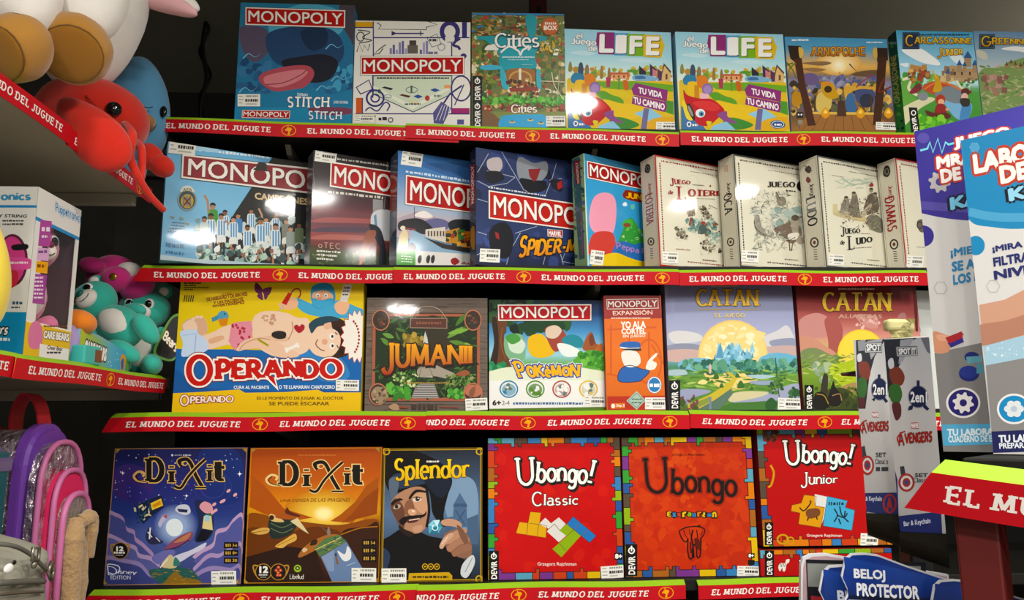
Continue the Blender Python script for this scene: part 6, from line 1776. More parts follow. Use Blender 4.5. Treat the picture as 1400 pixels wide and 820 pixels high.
def cover_red_valley():
    root,A,S = game('r3f','large wine-red-sky board game with yellow sun and dark rider, right of lilac one','#7a3030')
    A.crop(1080,385,4.43)
    A.fullgrad([(0,'#6a2426'),(.15,'#8a3434'),(.3,'#b0605a'),(.42,'#d09082'),(.5,'#c8a878'),(.56,'#7f9a4c'),(.7,'#7fa03c'),(1,'#4a6a2c')])
    A.blob([(60,230),(150,190),(220,210),(260,270),(230,330),(120,340),(60,320)],'#c48a84'); A.blob([(210,230),(280,215),(320,290),(300,400),(240,470),(230,350)],'#a85a54'); A.blob([(400,200),(520,210),(530,280),(450,270)],'#c89088'); A.blob([(660,200),(700,195),(700,280),(640,280)],'#b07a78')
    A.scatter((400,200,540,280),30,(5,14),['#e0b8b0','#d4a49c','#b87870'],161)
    A.ell(430,430,142,142,'#ecc84a'); A.ell(430,430,134,134,'#efd25c')
    A.blob([(50,350),(120,330),(200,380),(280,440),(200,480),(60,460)],'#c8907a')
    A.blob([(70,420),(150,400),(240,440),(300,470),(200,500),(70,490)],'#7a8a5c'); A.scatter((65,440,400,560),120,(10,30),['#7a9a4a','#5f8440','#94ac58','#8a9a5a','#5a7a44','#b0b870'],162,'leaf',(.25,.5),25)
    A.scatter((140,490,240,600),24,(10,22),['#a8b894','#8aa084','#b8c0a0'],163); A.blob([(240,520),(330,490),(400,480),(400,640),(300,620)],'#a8bc3c'); A.scatter((240,500,400,640),50,(10,26),['#b8c84a','#8faa34','#c8d060','#6a8a2c'],164,'leaf',(.2,.4),30)
    A.blob([(280,650),(400,610),(400,690),(300,680)],'#a88a5a'); A.blob([(150,690),(300,640),(410,700),(410,785),(150,785)],'#3f4a20'); A.scatter((90,640,410,785),60,(8,24),['#4a5a24','#2f3a1a','#5f6f2c','#7a8a34'],165,'leaf')
    A.blob([(185,660),(200,570),(215,555),(230,580),(222,680),(200,690)],'#3a3428'); A.blob([(225,720),(245,650),(262,600),(275,640),(310,690),(300,750),(240,750)],'#1f1a16'); A.blob([(150,680),(200,670),(235,720),(220,770),(150,770)],'#1c1814'); A.line([(160,680),(205,690),(232,740)],6,'#a88a3a',True); A.line([(255,690),(300,680),(312,720)],5,'#b08a5a',True)
    A.poly([(745,22),(762,24),(775,300),(760,300)],'#5a2020')
    A.use('title')
    A.stext('CATAN',(196,62,620,182),('#f0d060','#d8b040'),out='#5a2a1a',outw=.035,wv=.24,wh=.08,serif=.11,sth=.07,gap=.0)
    A.text('ALIANZAS',(292,198,555,222),'#c8a08a',bold=.02); A.small(290,38,510,50,'#d8b8a0',5)
    publisher(A,88,625,142,775)
    A.build(root,M_WRAP)

cover_patient(); cover_jungle(); cover_forest_friends(); cover_orange_small(); cover_sun_valley(); cover_red_valley()

# a further white box peeping out at the right end of the third shelf
BOX['r3g'] = (1.155,1.79,1.5825,8.0,0.6,0.26,0.285,0.05,0.001,[(1251,391),(1400,391),(1410,560),(1266,560)],None)
def cover_white_edge():
    root,A,S = game('r3g','white box with green and blue round motifs, mostly hidden at third shelf right end','#d6dad6')
    A.crop(1080,385,4.43)
    A.full('#d9ddd8')
    A.ell(805,190,42,40,'#7fb47a'); A.ell(805,190,30,28,'#a4c89a'); A.ring(870,290,50,46,12,'#5a9ac4'); A.ell(870,290,26,22,'#8abcd8')
    A.blob([(780,100),(830,60),(880,110),(840,140)],'#c4d4cc'); A.small(790,360,900,372,'#7a8a8a',4); A.blob([(790,420),(880,400),(900,500),(800,520)],'#a8c4c8')
    A.build(root,M_GLOSS)
cover_white_edge()

# ---- bottom shelf ---------------------------------------------------------------------------------
def cloud(A,pts,fill,rim,w=7):
    A.blob(pts,rim)
    cx = sum(p[0] for p in pts) / len(pts)
    A.blob([(p[0] + (4 if p[0] < cx else -4),p[1] + w) for p in pts],fill)

def d_title(A,q,face='#17130f',rim='#d8b06a'):
    """black ornamental letters with a golden edge"""
    A.use('title')
    x0,y0,x1,y1 = q
    W,H = x1 - x0,y1 - y0
    f = lambda u,v: (x0 + W * u,y0 + H * v)
    kw = dict(wv=.30,wh=.11,serif=.09,sth=.09,gap=.03)
    A.stext('D',(*f(.12,0),*f(.34,.80)),face,out=rim,outw=.05,**kw)
    A.line([f(.14,.78),f(.04,.74),f(.0,.6),f(.05,.46),f(.11,.5),f(.10,.62)],13,rim,True)
    A.line([f(.14,.78),f(.05,.72),f(.025,.6),f(.06,.5)],5,face,True)
    A.stext('i',(*f(.375,.28),*f(.46,.80)),face,out=rim,outw=.05,**kw)
    for c,w in ((rim,30),(face,20)): A.line([f(.53,.28),f(.50,.12),f(.58,.06),f(.63,.2),f(.68,.55),f(.76,.96)] ,w,c,True)
    for c,w in ((rim,24),(face,14)): A.line([f(.79,.06),f(.70,.3),f(.60,.62),f(.52,.96),f(.45,.92)],w,c,True)
    for c,w in ((rim,18),(face,9)): A.line([f(.68,.96),f(.80,.96)],w,c)
    A.line([f(.555,.14),f(.53,.22),f(.57,.26),f(.60,.18)],5,rim,True)
    A.stext('i',(*f(.80,.24),*f(.875,.76)),face,out=rim,outw=.05,**kw)
    A.stext('t',(*f(.885,.14),*f(1.0,.76)),face,out=rim,outw=.05,**kw)

def gold_corners(A,crn):
    for x,y,sx,sy in crn: A.poly([(x,y),(x + 26 * sx,y),(x,y + 26 * sy)],'#b08a3c')

def icon_boxes(A,x0,x1,ys,h=38):
    A.use('icons')
    for i,y in enumerate(ys):
        A.poly([(x0,y),(x1,y),(x1 - 2,y + h),(x0 - 2,y + h)],'#100e10')
        for k in range(3): A.rect(x0 + 8 + k * 11,y + 9,x0 + 15 + k * 11,y + h - 8,'#c8a04a')
        A.text(('3-6','8+','30')[i],(x0 + 48,y + 9,x1 - 8,y + h - 9),'#c8a04a',bold=.03)

def cover_night_clouds():
    root,A,S = game('r4a','night-blue board game with mauve clouds and gold-edged black title, bottom shelf left end','#1c1a34')
    A.crop(135,605,4.1)
    A.fullgrad([(0,'#1f2256'),(.3,'#262a72'),(.5,'#2a3c84'),(.65,'#4a5a9a'),(1,'#3a3f74')])
    A.blob([(75,180),(160,120),(280,160),(300,280),(200,330),(90,290)],'#3a2a70'); A.blob([(560,60),(780,50),(800,300),(640,330)],'#1d3076'); A.blob([(150,230),(260,260),(330,330),(200,360)],'#2f2a78')
    A.scatter((90,50,810,340),80,(1.5,4),['#c8cce8','#9aa0d0','#e8e8f4'],171)
    for x,y,r in ((135,170,14),(790,175,18),(492,298,13),(715,100,6),(210,85,5)):
        A.poly([(x - r,y),(x - 2,y - 2),(x,y - r),(x + 2,y - 2),(x + r,y),(x + 2,y + 2),(x,y + r),(x - 2,y + 2)],'#e8eaf6'); A.ell(x,y,r * .35,r * .35,'#ffffff')
    A.ring(640,250,70,60,2,'#4a58a8'); A.ring(640,250,105,90,2,'#3a4898')
    A.glow(430,470,58,125,'#93a8d0','#37468c',ky=1.0)
    A.ell(425,475,48,50,'#dfe8ec')                                    # a plain glowing moon
    A.poly([(215,350),(330,300),(355,295),(368,360),(300,410),(250,455),(215,400)],'#15233c'); A.poly([(290,340),(350,312),(362,352),(300,378)],'#e0b84a'); A.poly([(300,350),(345,325),(350,345),(308,365)],'#c88a2a'); A.scatter((200,330,300,450),30,(5,16),['#1f3a5a','#0e1a2c','#2f5a7a','#c8c0a0'],172,'rect',(.2,.5))
    A.blob([(430,380),(450,350),(500,350),(515,390),(480,405)],'#c8ccd8'); A.poly([(440,370),(500,375),(495,392),(450,388)],'#2a2c50')
    A.blob([(335,450),(365,405),(385,415),(360,450),(345,475)],'#b8b4cc'); A.blob([(362,410),(382,405),(380,425)],'#c04a5a')
    # figure in a cloak with pink blossom hair
    A.blob([(540,330),(600,330),(640,400),(640,500),(600,550),(540,550),(560,450)],'#1f2c52'); A.blob([(565,360),(590,330),(630,345),(640,385),(600,395)],'#d89aa4'); A.poly([(590,410),(632,410),(640,490),(580,480)],'#d8c890'); A.poly([(575,485),(640,495),(600,550),(545,552)],'#12131f'); A.rect(597,405,622,440,'#9ac4d8'); A.rect(610,400,640,408,'#3f7a4a')
    for x,y in ((648,345),(690,330),(700,325),(655,380),(728,270),(765,292),(640,390)): A.ell(x,y,13,8,'#dfa8ac',rot=-40)
    A.blob([(265,510),(290,470),(310,520),(350,545),(360,560),(300,570),(270,550)],'#2a2c4a'); A.line([(290,475),(285,540)],8,'#d8dce4'); A.line([(275,500),(300,530)],5,'#d8dce4'); A.line([(320,530),(345,555)],5,'#c8ccd4')
    A.blob([(365,600),(420,545),(480,510),(525,500),(520,540),(470,570),(400,595)],'#8a4a64'); A.blob([(420,560),(490,515),(520,505),(490,545)],'#b87a5a'); A.line([(370,600),(440,585),(510,545)],6,'#3a2244',True)
    for pts,f,r in (([(50,400),(95,392),(140,420),(155,470),(200,490),(210,530),(260,570),(300,640),(60,640)],'#4a5090','#a488b4'),([(40,520),(110,530),(160,560),(210,580),(230,620),(300,640),(330,700),(40,700)],'#5a5c9a','#a890b8'),
                      ([(810,405),(760,420),(720,470),(660,490),(640,560),(570,600),(540,650),(790,640)],'#565a9c','#b89ac0'),([(800,560),(740,580),(680,620),(620,620),(570,660),(540,720),(790,720)],'#4f5596','#a890bc'),
                      ([(30,640),(140,650),(230,670),(280,720),(340,770),(25,790)],'#3f4684','#8f80b0'),([(560,720),(640,690),(740,700),(790,680),(790,790),(500,790)],'#474c8c','#9484b4')):
        cloud(A,pts,f,r,24)
    A.blob([(420,640),(520,600),(600,560),(590,590),(520,630),(450,670)],'#c8c8dc'); A.blob([(300,640),(380,600),(430,610),(400,660),(330,680)],'#6a6aa8')
    A.blob([(280,720),(380,700),(480,700),(540,730),(560,790),(360,790)],'#2c5a54'); A.blob([(370,780),(430,720),(470,750),(560,770),(560,795),(360,795)],'#8a6a2c'); A.blob([(350,690),(385,640),(410,630),(440,690),(400,705)],'#c8b890'); A.line([(345,700),(390,650)],6,'#e8e0d0'); A.blob([(430,640),(460,680),(420,690)],'#3a7a6a'); A.scatter((290,700,550,790),50,(5,16),['#3f7a5a','#c8922c','#274a44','#a0742a'],173,'leaf',(.2,.4),20)
    A.use('gilt_edge'); A.frame_line(.0012,.0014,'#b8863c'); gold_corners(A,((100,34,1,1),(832,34,-1,1),(24,790,1,-1),(785,788,-1,-1)))
    d_title(A,(198,82,705,258))
    A.use('small_print'); A.ell(413,70,6,6,'#d8d8e0'); A.small(426,66,468,73,'#9a9ab0',2); A.small(474,65,518,74,'#c8c8d4',3)
    A.use('round_badge')
    for sx in (-1,1): A.line([(122 + sx * 30,570),(122 + sx * 52,575),(122 + sx * 46,605),(122 + sx * 20,645)],8,'#a8803c',True)
    A.ell(122,605,46,48,'#a8803c'); A.ell(122,605,42,44,'#141218'); A.text('12',(102,582,138,606),'#ece8e0',bold=.06); A.small(86,610,148,622,'#ece8e0',4); A.small(96,626,138,633,'#b8b4ac',5)
    A.use('wordmark')
    A.stext('Disney',[(48,690),(216,712),(214,742),(52,742)],'#e8eaf4',wv=.13,wh=.10,gap=.02,jitter=.03,sizes=[1.5] + [.9] * 5,lift=[-.25,0,0,0,0,0]); A.line([(50,690),(60,680),(110,690),(118,715),(90,735),(58,728)],5,'#e8eaf4',True)
    A.text('EDITION',(68,744,180,766),'#d8dae8',bold=.01)
    icon_boxes(A,704,784,(557,600,642),34)
    A.sticker(632,718,772,796,31,-.02)
    A.build(root,M_GLOSS)

def cover_orange_dusk():
    root,A,S = game('r4b','orange sunset board game with flying boat and gold-edged black title','#5a2a10')
    A.crop(330,605,4.1)
    A.fullgrad([(0,'#a8481a'),(.25,'#c0601c'),(.4,'#d8861f'),(.48,'#d89a2c'),(.55,'#a8641c'),(.7,'#5a2c12'),(1,'#2a150c')])
    A.glow(462,400,10,230,'#f4dc6a','#c87a20',ky=.62)
    A.poly([(60,180),(140,250),(240,370),(400,420),(280,440),(130,400),(45,360)],'#b05818'); A.poly([(770,190),(700,240),(640,330),(560,400),(500,440),(620,450),(765,320)],'#a8581c'); A.poly([(770,250),(690,310),(620,400),(560,450),(760,400)],'#94491a')
    A.glow(462,398,26,70,'#fbf0b0','#ecc04a',ky=.7)
    A.blob([(40,400),(200,420),(400,450),(560,460),(760,430),(765,560),(500,520),(40,560)],'#8a4a16'); A.blob([(40,480),(250,500),(420,470),(560,510),(430,600),(30,640)],'#6a3612'); A.blob([(560,510),(700,470),(770,460),(770,720),(620,720)],'#3a1e10'); A.poly([(30,640),(250,580),(420,600),(470,780),(25,790)],'#2c160e')
    A.line([(560,515),(660,480),(765,470)],5,'#b8741f',True)
    # flying boat
    A.blob([(158,430),(230,400),(300,420),(310,470),(260,520),(180,540),(155,500)],'#23302c'); A.line([(165,450),(230,475),(305,440)],6,'#5a6a4a',True); A.line([(165,480),(230,505),(290,480)],4,'#6a7a58',True); A.blob([(155,410),(175,400),(240,440),(200,445),(165,435)],'#d8b87a'); A.ell(170,420,14,14,'#3a2418')
    A.blob([(190,410),(230,395),(300,405),(290,430),(210,425)],'#a8582a'); A.poly([(275,440),(315,420),(380,512),(350,495)],'#d8c89a'); A.blob([(245,390),(258,362),(275,385),(330,408),(320,415),(270,405)],'#5a2a1a')
    A.blob([(55,500),(110,478),(155,480),(150,505),(100,515)],'#d0a45a'); A.blob([(190,580),(240,545),(300,510),(308,545),(260,570),(230,590)],'#d8ac5a'); A.line([(60,505),(150,490)],3,'#7a4a1c'); A.line([(200,578),(300,530)],3,'#8a5a24')
    # folded landscape with boats and swan
    A.blob([(320,630),(370,570),(470,520),(540,515),(560,540),(460,580),(340,640)],'#a86a34'); A.blob([(385,575),(400,545),(425,545),(420,570)],'#3a2418'); A.blob([(340,600),(355,588),(372,600),(350,615)],'#d8b890')
    A.poly([(410,590),(470,535),(550,515),(590,555),(440,640)],'#5a7a4a'); A.line([(415,600),(560,530)],5,'#c8b87a'); A.line([(425,615),(575,540)],5,'#3f5a54'); A.scatter([(415,590),(550,520),(585,550),(445,630)],24,(6,16),['#8a9a5a','#3f6a6a','#c8a85a','#2f4a4a'],181,'leaf',(.2,.4),30)
    A.poly([(445,640),(590,555),(680,705),(620,782),(510,782)],'#6a82a8'); A.poly([(450,640),(520,600),(520,720),(490,720)],'#8498b8'); A.blob([(540,605),(580,625),(595,580),(615,610),(612,650),(580,665),(555,640)],'#e0e2e4'); A.blob([(525,620),(538,650),(545,675),(535,680)],'#8a5a34'); A.ell(530,628,6,10,'#3a3a44'); A.line([(590,690),(640,670)],4,'#a8b4c8'); A.blob([(480,500),(490,470),(500,510),(488,525)],'#8a7a70'); A.line([(440,465),(480,500)],5,'#6a5a54')
    A.use('gilt_edge'); A.frame_line(.0012,.0014,'#c88f2c'); gold_corners(A,((60,32,1,1),(775,30,-1,1),(14,785,1,-1),(765,782,-1,-1)))
    d_title(A,(140,98,682,280),rim='#e8c88a')
    A.use('small_print'); A.small(318,66,532,74,'#c8743a',3); A.text('UNA ODISEA DE LAS IMAGENES',[(218,316),(608,308),(608,330),(218,332)],'#7a4418',bold=.0,shear=.01)
    A.use('round_badge')
    for cx,sx in ((124,-1),(208,1)):
        A.line([(cx + sx * 30,690),(cx + sx * 56,690),(cx + sx * 50,725),(cx + sx * 24,765)],8,'#b88a3c',True); A.ell(cx,724,46,47,'#b88a3c'); A.ell(cx,724,42,43,'#14100c')
    A.text('12',(104,694,148,728),'#ece8e0',bold=.06); A.small(98,736,148,745,'#d8d4cc',4); A.small(106,750,140,756,'#b8b4ac',5)
    for x,y in ((208,698),(196,715),(220,715),(206,728),(218,742),(204,742)): A.ell(x,y,10,9,'#c8472a'); A.ell(x,y,4,4,'#e8a07a')
    A.use('round_mark'); A.ell(316,705,21,21,'#9ab83c'); A.ell(316,703,13,11,'#20301a'); A.ell(316,703,6,5,'#c8d87a'); A.stext('Libellud',(272,738,350,764),'#e4e0d4',wv=.14,wh=.12,gap=.04)
    icon_boxes(A,678,758,(542,586,630),36)
    A.sticker(618,702,756,780,32,.01)
    A.build(root,M_GLOSS)

def cover_jeweller():
    root,A,S = game('r4c','dark board game with hatted man holding a gem and gold title letters','#5a4a10')
    A.crop(510,580,3.417)
    A.fullgrad([(0,'#20242c'),(.2,'#3a4a60'),(.5,'#5a7494'),(.8,'#33465c'),(1,'#1a2028')])
    A.blob([(330,260),(420,240),(480,280),(490,420),(440,500),(350,440)],'#7c98b4')
    A.poly([(370,480),(378,370),(400,330),(405,318),(412,330),(436,370),(442,480)],'#4f6a8c'); A.poly([(378,370),(436,370),(442,385),(374,385)],'#3f5878'); A.line([(385,400),(430,470)],5,'#3a5270'); A.line([(430,400),(385,470)],5,'#3a5270'); A.poly([(440,440),(490,420),(490,560),(440,560)],'#4a6280'); A.poly([(330,440),(372,430),(372,520),(340,500)],'#45607e')
    A.blob([(55,130),(200,125),(330,190),(370,260),(350,330),(330,420),(335,480),(280,420),(250,300),(110,320),(60,280)],'#0e0d0f'); A.blob([(90,240),(150,225),(240,230),(300,260),(250,275),(130,300),(85,290)],'#2c3c54'); A.blob([(240,250),(330,230),(370,260),(330,340),(280,320)],'#182030')
    A.blob([(75,260),(120,250),(110,330),(85,350)],'#5a6a7c')
    A.poly([(40,560),(80,520),(160,480),(260,520),(340,540),(400,600),(440,720),(40,720)],'#0d0c0e',True); A.blob([(42,580),(80,610),(60,690),(42,690)],'#2a3a54')
    # printed face
    A.blob([(82,380),(100,340),(150,305),(210,290),(250,310),(265,370),(262,440),(240,490),(200,510),(150,495),(110,450)],'#b08468'); A.blob([(82,380),(105,345),(140,380),(150,440),(140,490),(105,440)],'#6a4434'); A.blob([(150,370),(180,350),(196,410),(180,425),(150,420)],'#8a5c46'); A.blob([(185,330),(245,315),(262,370),(240,420),(200,390)],'#c89a7a')
    A.blob([(165,400),(185,395),(205,408),(190,425),(168,420)],'#d0a080'); A.ell(188,405,8,6,'#e8c8b0')
    A.blob([(168,340),(200,305),(250,312),(252,320),(205,318),(175,348)],'#1c1410'); A.blob([(85,365),(120,345),(140,352),(110,362),(90,378)],'#1c1410')
    A.ell(206,350,22,12,'#d8c8b8',rot=-10); A.ell(208,348,10,11,'#2c2018'); A.ell(211,345,3,3,'#f0f0f0'); A.ell(112,385,18,10,'#b8a494',rot=-20); A.ell(110,384,8,9,'#201812'); A.line([(185,344),(206,338),(228,345)],4,'#2a1c14',True)
    A.blob([(122,450),(150,430),(190,425),(235,420),(248,405),(245,425),(215,440),(170,445),(140,470)],'#171010'); A.blob([(160,446),(200,436),(225,436),(200,456),(165,460)],'#5a2a24'); A.line([(168,448),(218,440)],5,'#d8c8b4'); A.blob([(185,480),(230,470),(225,500),(195,505)],'#c4947a'); A.blob([(120,470),(150,490),(190,508),(170,525),(130,500)],'#2a1a14')
    A.line([(250,300),(262,400),(250,480)],12,'#141012',True)
    # hand with gem, five fingers
    A.blob([(330,520),(380,490),(430,500),(460,560),(455,620),(400,620),(345,580)],'#8a6450'); A.blob([(320,450),(360,440),(405,455),(412,480),(360,475),(325,470)],'#c09478'); A.blob([(335,545),(370,505),(420,485),(440,500),(400,530),(350,560)],'#b88a70'); A.blob([(345,575),(390,535),(440,525),(450,545),(400,565),(360,595)],'#a87a62'); A.blob([(370,600),(410,568),(452,560),(458,585),(410,600),(380,618)],'#966a54'); A.blob([(310,570),(330,530),(365,505),(375,520),(345,550),(325,580)],'#c8a088')
    A.line([(320,560),(350,525)],4,'#e0c8b0'); A.blob([(392,470),(420,490),(445,540),(430,560),(405,520)],'#7a5644')
    A.blob([(420,650),(465,610),(475,650),(440,715),(410,700)],'#c8ccd0'); A.line([(430,690),(465,620)],4,'#8a9098')
    G = [(258,470),(280,448),(312,446),(322,480),(305,510),(262,512)]
    A.poly(G,'#5fa8c0'); A.poly([(280,448),(312,446),(300,478)],'#c8e8f0'); A.poly([(258,470),(280,448),(285,480)],'#8accdc'); A.poly([(285,480),(300,478),(305,510),(262,512)],'#2f7490'); A.poly([(300,478),(312,446),(322,480)],'#3f90a8'); A.ring(290,482,13,13,4,'#d8f0f4',12)
    A.use('gilt_edge'); A.frame_line(.0,.0032,'#6a5410'); A.frame_line(.0034,.0012,'#c8a02a')
    for x,y,sx,sy in ((62,126,1,1),(498,126,-1,1),(52,724,1,-1),(496,722,-1,-1)): A.ring(x,y,15,15,6,'#c8a02a',16)
    A.use('gilt_plate'); A.poly([(168,695),(355,690),(370,706),(370,728),(165,728)],'#c8a02a'); A.small(185,706,352,718,'#4a3a10',5)
    A.use('icons')
    for x in (243,270,298): A.ring(x,664,12,13,4,'#c8a02a',18); A.rect(x - 5,660,x + 5,667,'#c8a02a')
    A.use('title')
    A.stext('Splendor',[(100,158),(452,158),(452,270),(100,290)],('#f0d040','#d8a82a'),out='#2a2010',outw=.03,wv=.21,wh=.09,serif=.05,sth=.08,gap=.02)
    A.small(250,168,308,178,'#e0dcd0',3)
    A.sticker(40,672,156,738,33,-.01)
    A.build(root,M_GLOSS)

BLOCKS = ['#3f9a3c','#d8b42a','#7a3a8a','#c8482a','#3f7fb8','#d87f2a','#5a4a3a','#8fae34','#5fa0b8','#a8652c','#2f5a9a']
def block_border(A,seed,u=.0072,dark='#231a16',sides='LRTB'):
    """interlocking coloured puzzle pieces round the edge, in metres"""
    rnd = random.Random(seed)
    W,H = A.w,A.h
    def cell(i,j,c):
        x,y = i * u,j * u
        A.face([(x,y),(x + u,y),(x + u,y + u),(x,y + u)],lin(c),False)
    nx,ny = int(W / u) + 1,int(H / u) + 1
    g = {}
    def run(horiz,n,base,inward):
        k = 0
        while k < n:
            l = rnd.randint(2,5)
            c = rnd.choice(BLOCKS)
            deep = rnd.random() < .6
            for t in range(l):
                for dpt in range(2):
                    key = (k + t,base + inward * dpt) if horiz else (base + inward * dpt,k + t)
                    g[key] = c
            if deep:
                t = rnd.randint(0,l - 1)
                key = (k + t,base + inward * 2) if horiz else (base + inward * 2,k + t)
                g[key] = c
            k += l
    if 'B' in sides: run(True,nx,0,1)
    if 'T' in sides: run(True,nx,ny - 1,-1)
    if 'L' in sides: run(False,ny,0,1)
    if 'R' in sides: run(False,ny,nx - 1,-1)
    for (i,j),c in g.items(): cell(i - 0.0,j,c)
    A.z += A.STEP
    lw = u * .10
    cd = lin(dark)
    for (i,j),c in g.items():
        x,y = i * u,j * u
        for di,dj,P in ((1,0,[(x + u - lw,y),(x + u + lw,y),(x + u + lw,y + u),(x + u - lw,y + u)]),(0,1,[(x,y + u - lw),(x + u,y + u - lw),(x + u,y + u + lw),(x,y + u + lw)]),
                          (-1,0,[(x - lw,y),(x + lw,y),(x + lw,y + u),(x - lw,y + u)]),(0,-1,[(x,y - lw),(x + u,y - lw),(x + u,y + lw),(x,y + lw)])):
            if g.get((i + di,j + dj)) != c: A.face(P,cd,False)
    A.z += A.STEP

def cover_red_blocks():
    root,A,S = game('r4d','bright red board game with white wavy title and four coloured puzzle pieces','#a81c1c')
    A.crop(510,580,3.417)
    A.full('#c41f1e')
    A.scatter((560,90,1140,700),40,(14,44),['#c8241f','#be1c1e','#cc2a22'],190)
    A.use('block_border'); block_border(A,4)
    A.use('cover_print')
    A.poly([(735,408),(785,412),(778,465),(812,475),(808,530),(668,508),(684,455),(724,460)],'#d8a81c'); 
    A.poly([(775,465),(805,436),(832,462),(868,434),(900,465),(872,495),(902,520),(868,550),(812,500),(822,488)],'#dcdad4')
    A.poly([(870,495),(910,460),(975,515),(880,620),(838,582),(905,522)],'#8fae22')
    A.poly([(905,465),(935,430),(1043,520),(1012,553)],'#2f78c0')
    for l in (((728,462),(778,467)),((774,466),(768,520)),((724,460),(718,514)),((822,488),(848,465)),((848,465),(872,495)),((906,522),(940,490)),((870,555),(900,590)),((970,460),(940,492)),((1005,490),(975,522))): A.line(l,2.5,'#7a5a2a')
    A.outline([(735,408),(785,412),(778,465),(812,475),(808,530),(668,508),(684,455),(724,460)],2.5,'#8a1414'); A.outline([(905,465),(935,430),(1043,520),(1012,553)],2.5,'#5a1a24')
    A.use('title')
    A.stext('Ubongo!',[(660,150),(1048,156),(1030,305),(668,300)],'#f2efe8',out='#1c1412',outw=.065,shadow=(7,7,'#1c1412'),wv=.20,wh=.13,serif=.04,sth=.1,gap=.02,sizes=[1.35,.98,.95,.95,.95,.95,1.15],lift=[-.12,.02,.06,.08,.02,0,0],rot=[.05,-.1,.02,.06,-.02,.05,-.12])
    A.use('subtitle')
    A.stext('Classic',[(742,312),(960,326),(958,376),(742,384)],'#f2efe8',out='#1c1412',outw=.05,wv=.16,wh=.12,serif=.03,gap=.1,sizes=[1.15] + [1.0] * 6,jitter=.02)
    A.use('small_print'); A.text('Grzegorz Rejchtman',(768,644,950,664),'#e8d8d0',bold=.02)
    A.rect(1128,600,1165,632,'#16120f'); A.text('8+',(1132,606,1162,626),'#f0eee8',bold=.06)
    publisher(A,541,590,588,728)
    A.sticker(1065,660,1178,718,34,-.07)
    A.build(root,M_GLOSS)

def cover_red_elephant():
    root,A,S = game('r4e','orange-red board game with black wavy title and black elephant drawing','#8a2414')
    A.crop(840,570,3.2806)
    A.full('#c23a1c')
    A.scatter((50,110,620,700),300,(8,40),['#c63e1c','#bc361b','#c8421d','#be371a','#c9451d','#b9331a'],192)
    A.scatter((250,100,360,400),26,(6,20),['#cc4c1d','#ce501f'],193)
    A.use('block_border'); block_border(A,9)
    A.use('title')
    kw = dict(wv=.17,wh=.12,serif=.02,sth=.1,gap=.02,sizes=[1.45,1.02,.95,.95,1.0,.95],lift=[-.06,-.06,.06,.08,-.02,.02],rot=[.1,-.02,.04,.03,-.02,.02])
    A.stext('Ubongo',[(125,170),(552,200),(552,398),(125,368)],'#1d120e',out='#9a2c18',outw=.06,**kw)
    A.use('subtitle')
    for i,(ch,c) in enumerate(zip('ExtraBrain',['#d8b42a','#3f7fb8','#c8482a','#d8b42a','#8fae34','#3f7fb8','#d8762a','#d8b42a','#3f7fb8','#d8b42a'])):
        A.stext(ch,(236 + i * 22.5,424 + (i % 3) * 3,255 + i * 22.5,446 + (i % 2) * 3),c,out='#2a1a14',outw=.16,wv=.3,wh=.24)
    A.use('elephant_drawing')
    K = '#1a110d'
    for pts,w in (([(290,510),(320,495),(360,490),(382,492),(405,505),(398,530),(385,545)],5),([(290,510),(300,540),(318,560),(330,545)],5),([(330,545),(328,590),(335,630),(348,632),(350,590)],6),([(350,590),(358,570),(368,590),(370,625),(383,622),(388,560),(385,545)],6),
                   ([(352,505),(345,540),(352,580),(356,632)],7),([(368,505),(372,540),(362,570)],4),([(375,495),(378,485),(386,490)],4),([(310,505),(318,530),(330,545)],3),([(335,500),(340,530)],3),([(395,510),(388,530)],3)): A.line(pts,w,K,True)
    A.poly([(356,545),(372,540),(386,560),(384,600),(370,590),(362,570)],'#5a1c10'); A.line([(340,560),(344,610)],6,'#3a150c')
    A.use('small_print'); A.text('Grzegorz Rejchtman',(258,162,404,176),'#5a1c10',bold=.01)
    A.rect(598,610,628,632,'#16120f'); A.text('8+',(602,614,624,628),'#f0eee8',bold=.06); A.rect(598,640,628,662,'#16120f')
    publisher(A,50,570,102,712)
    A.sticker(550,668,653,716,35,.03)
    A.build(root,M_GLOSS)

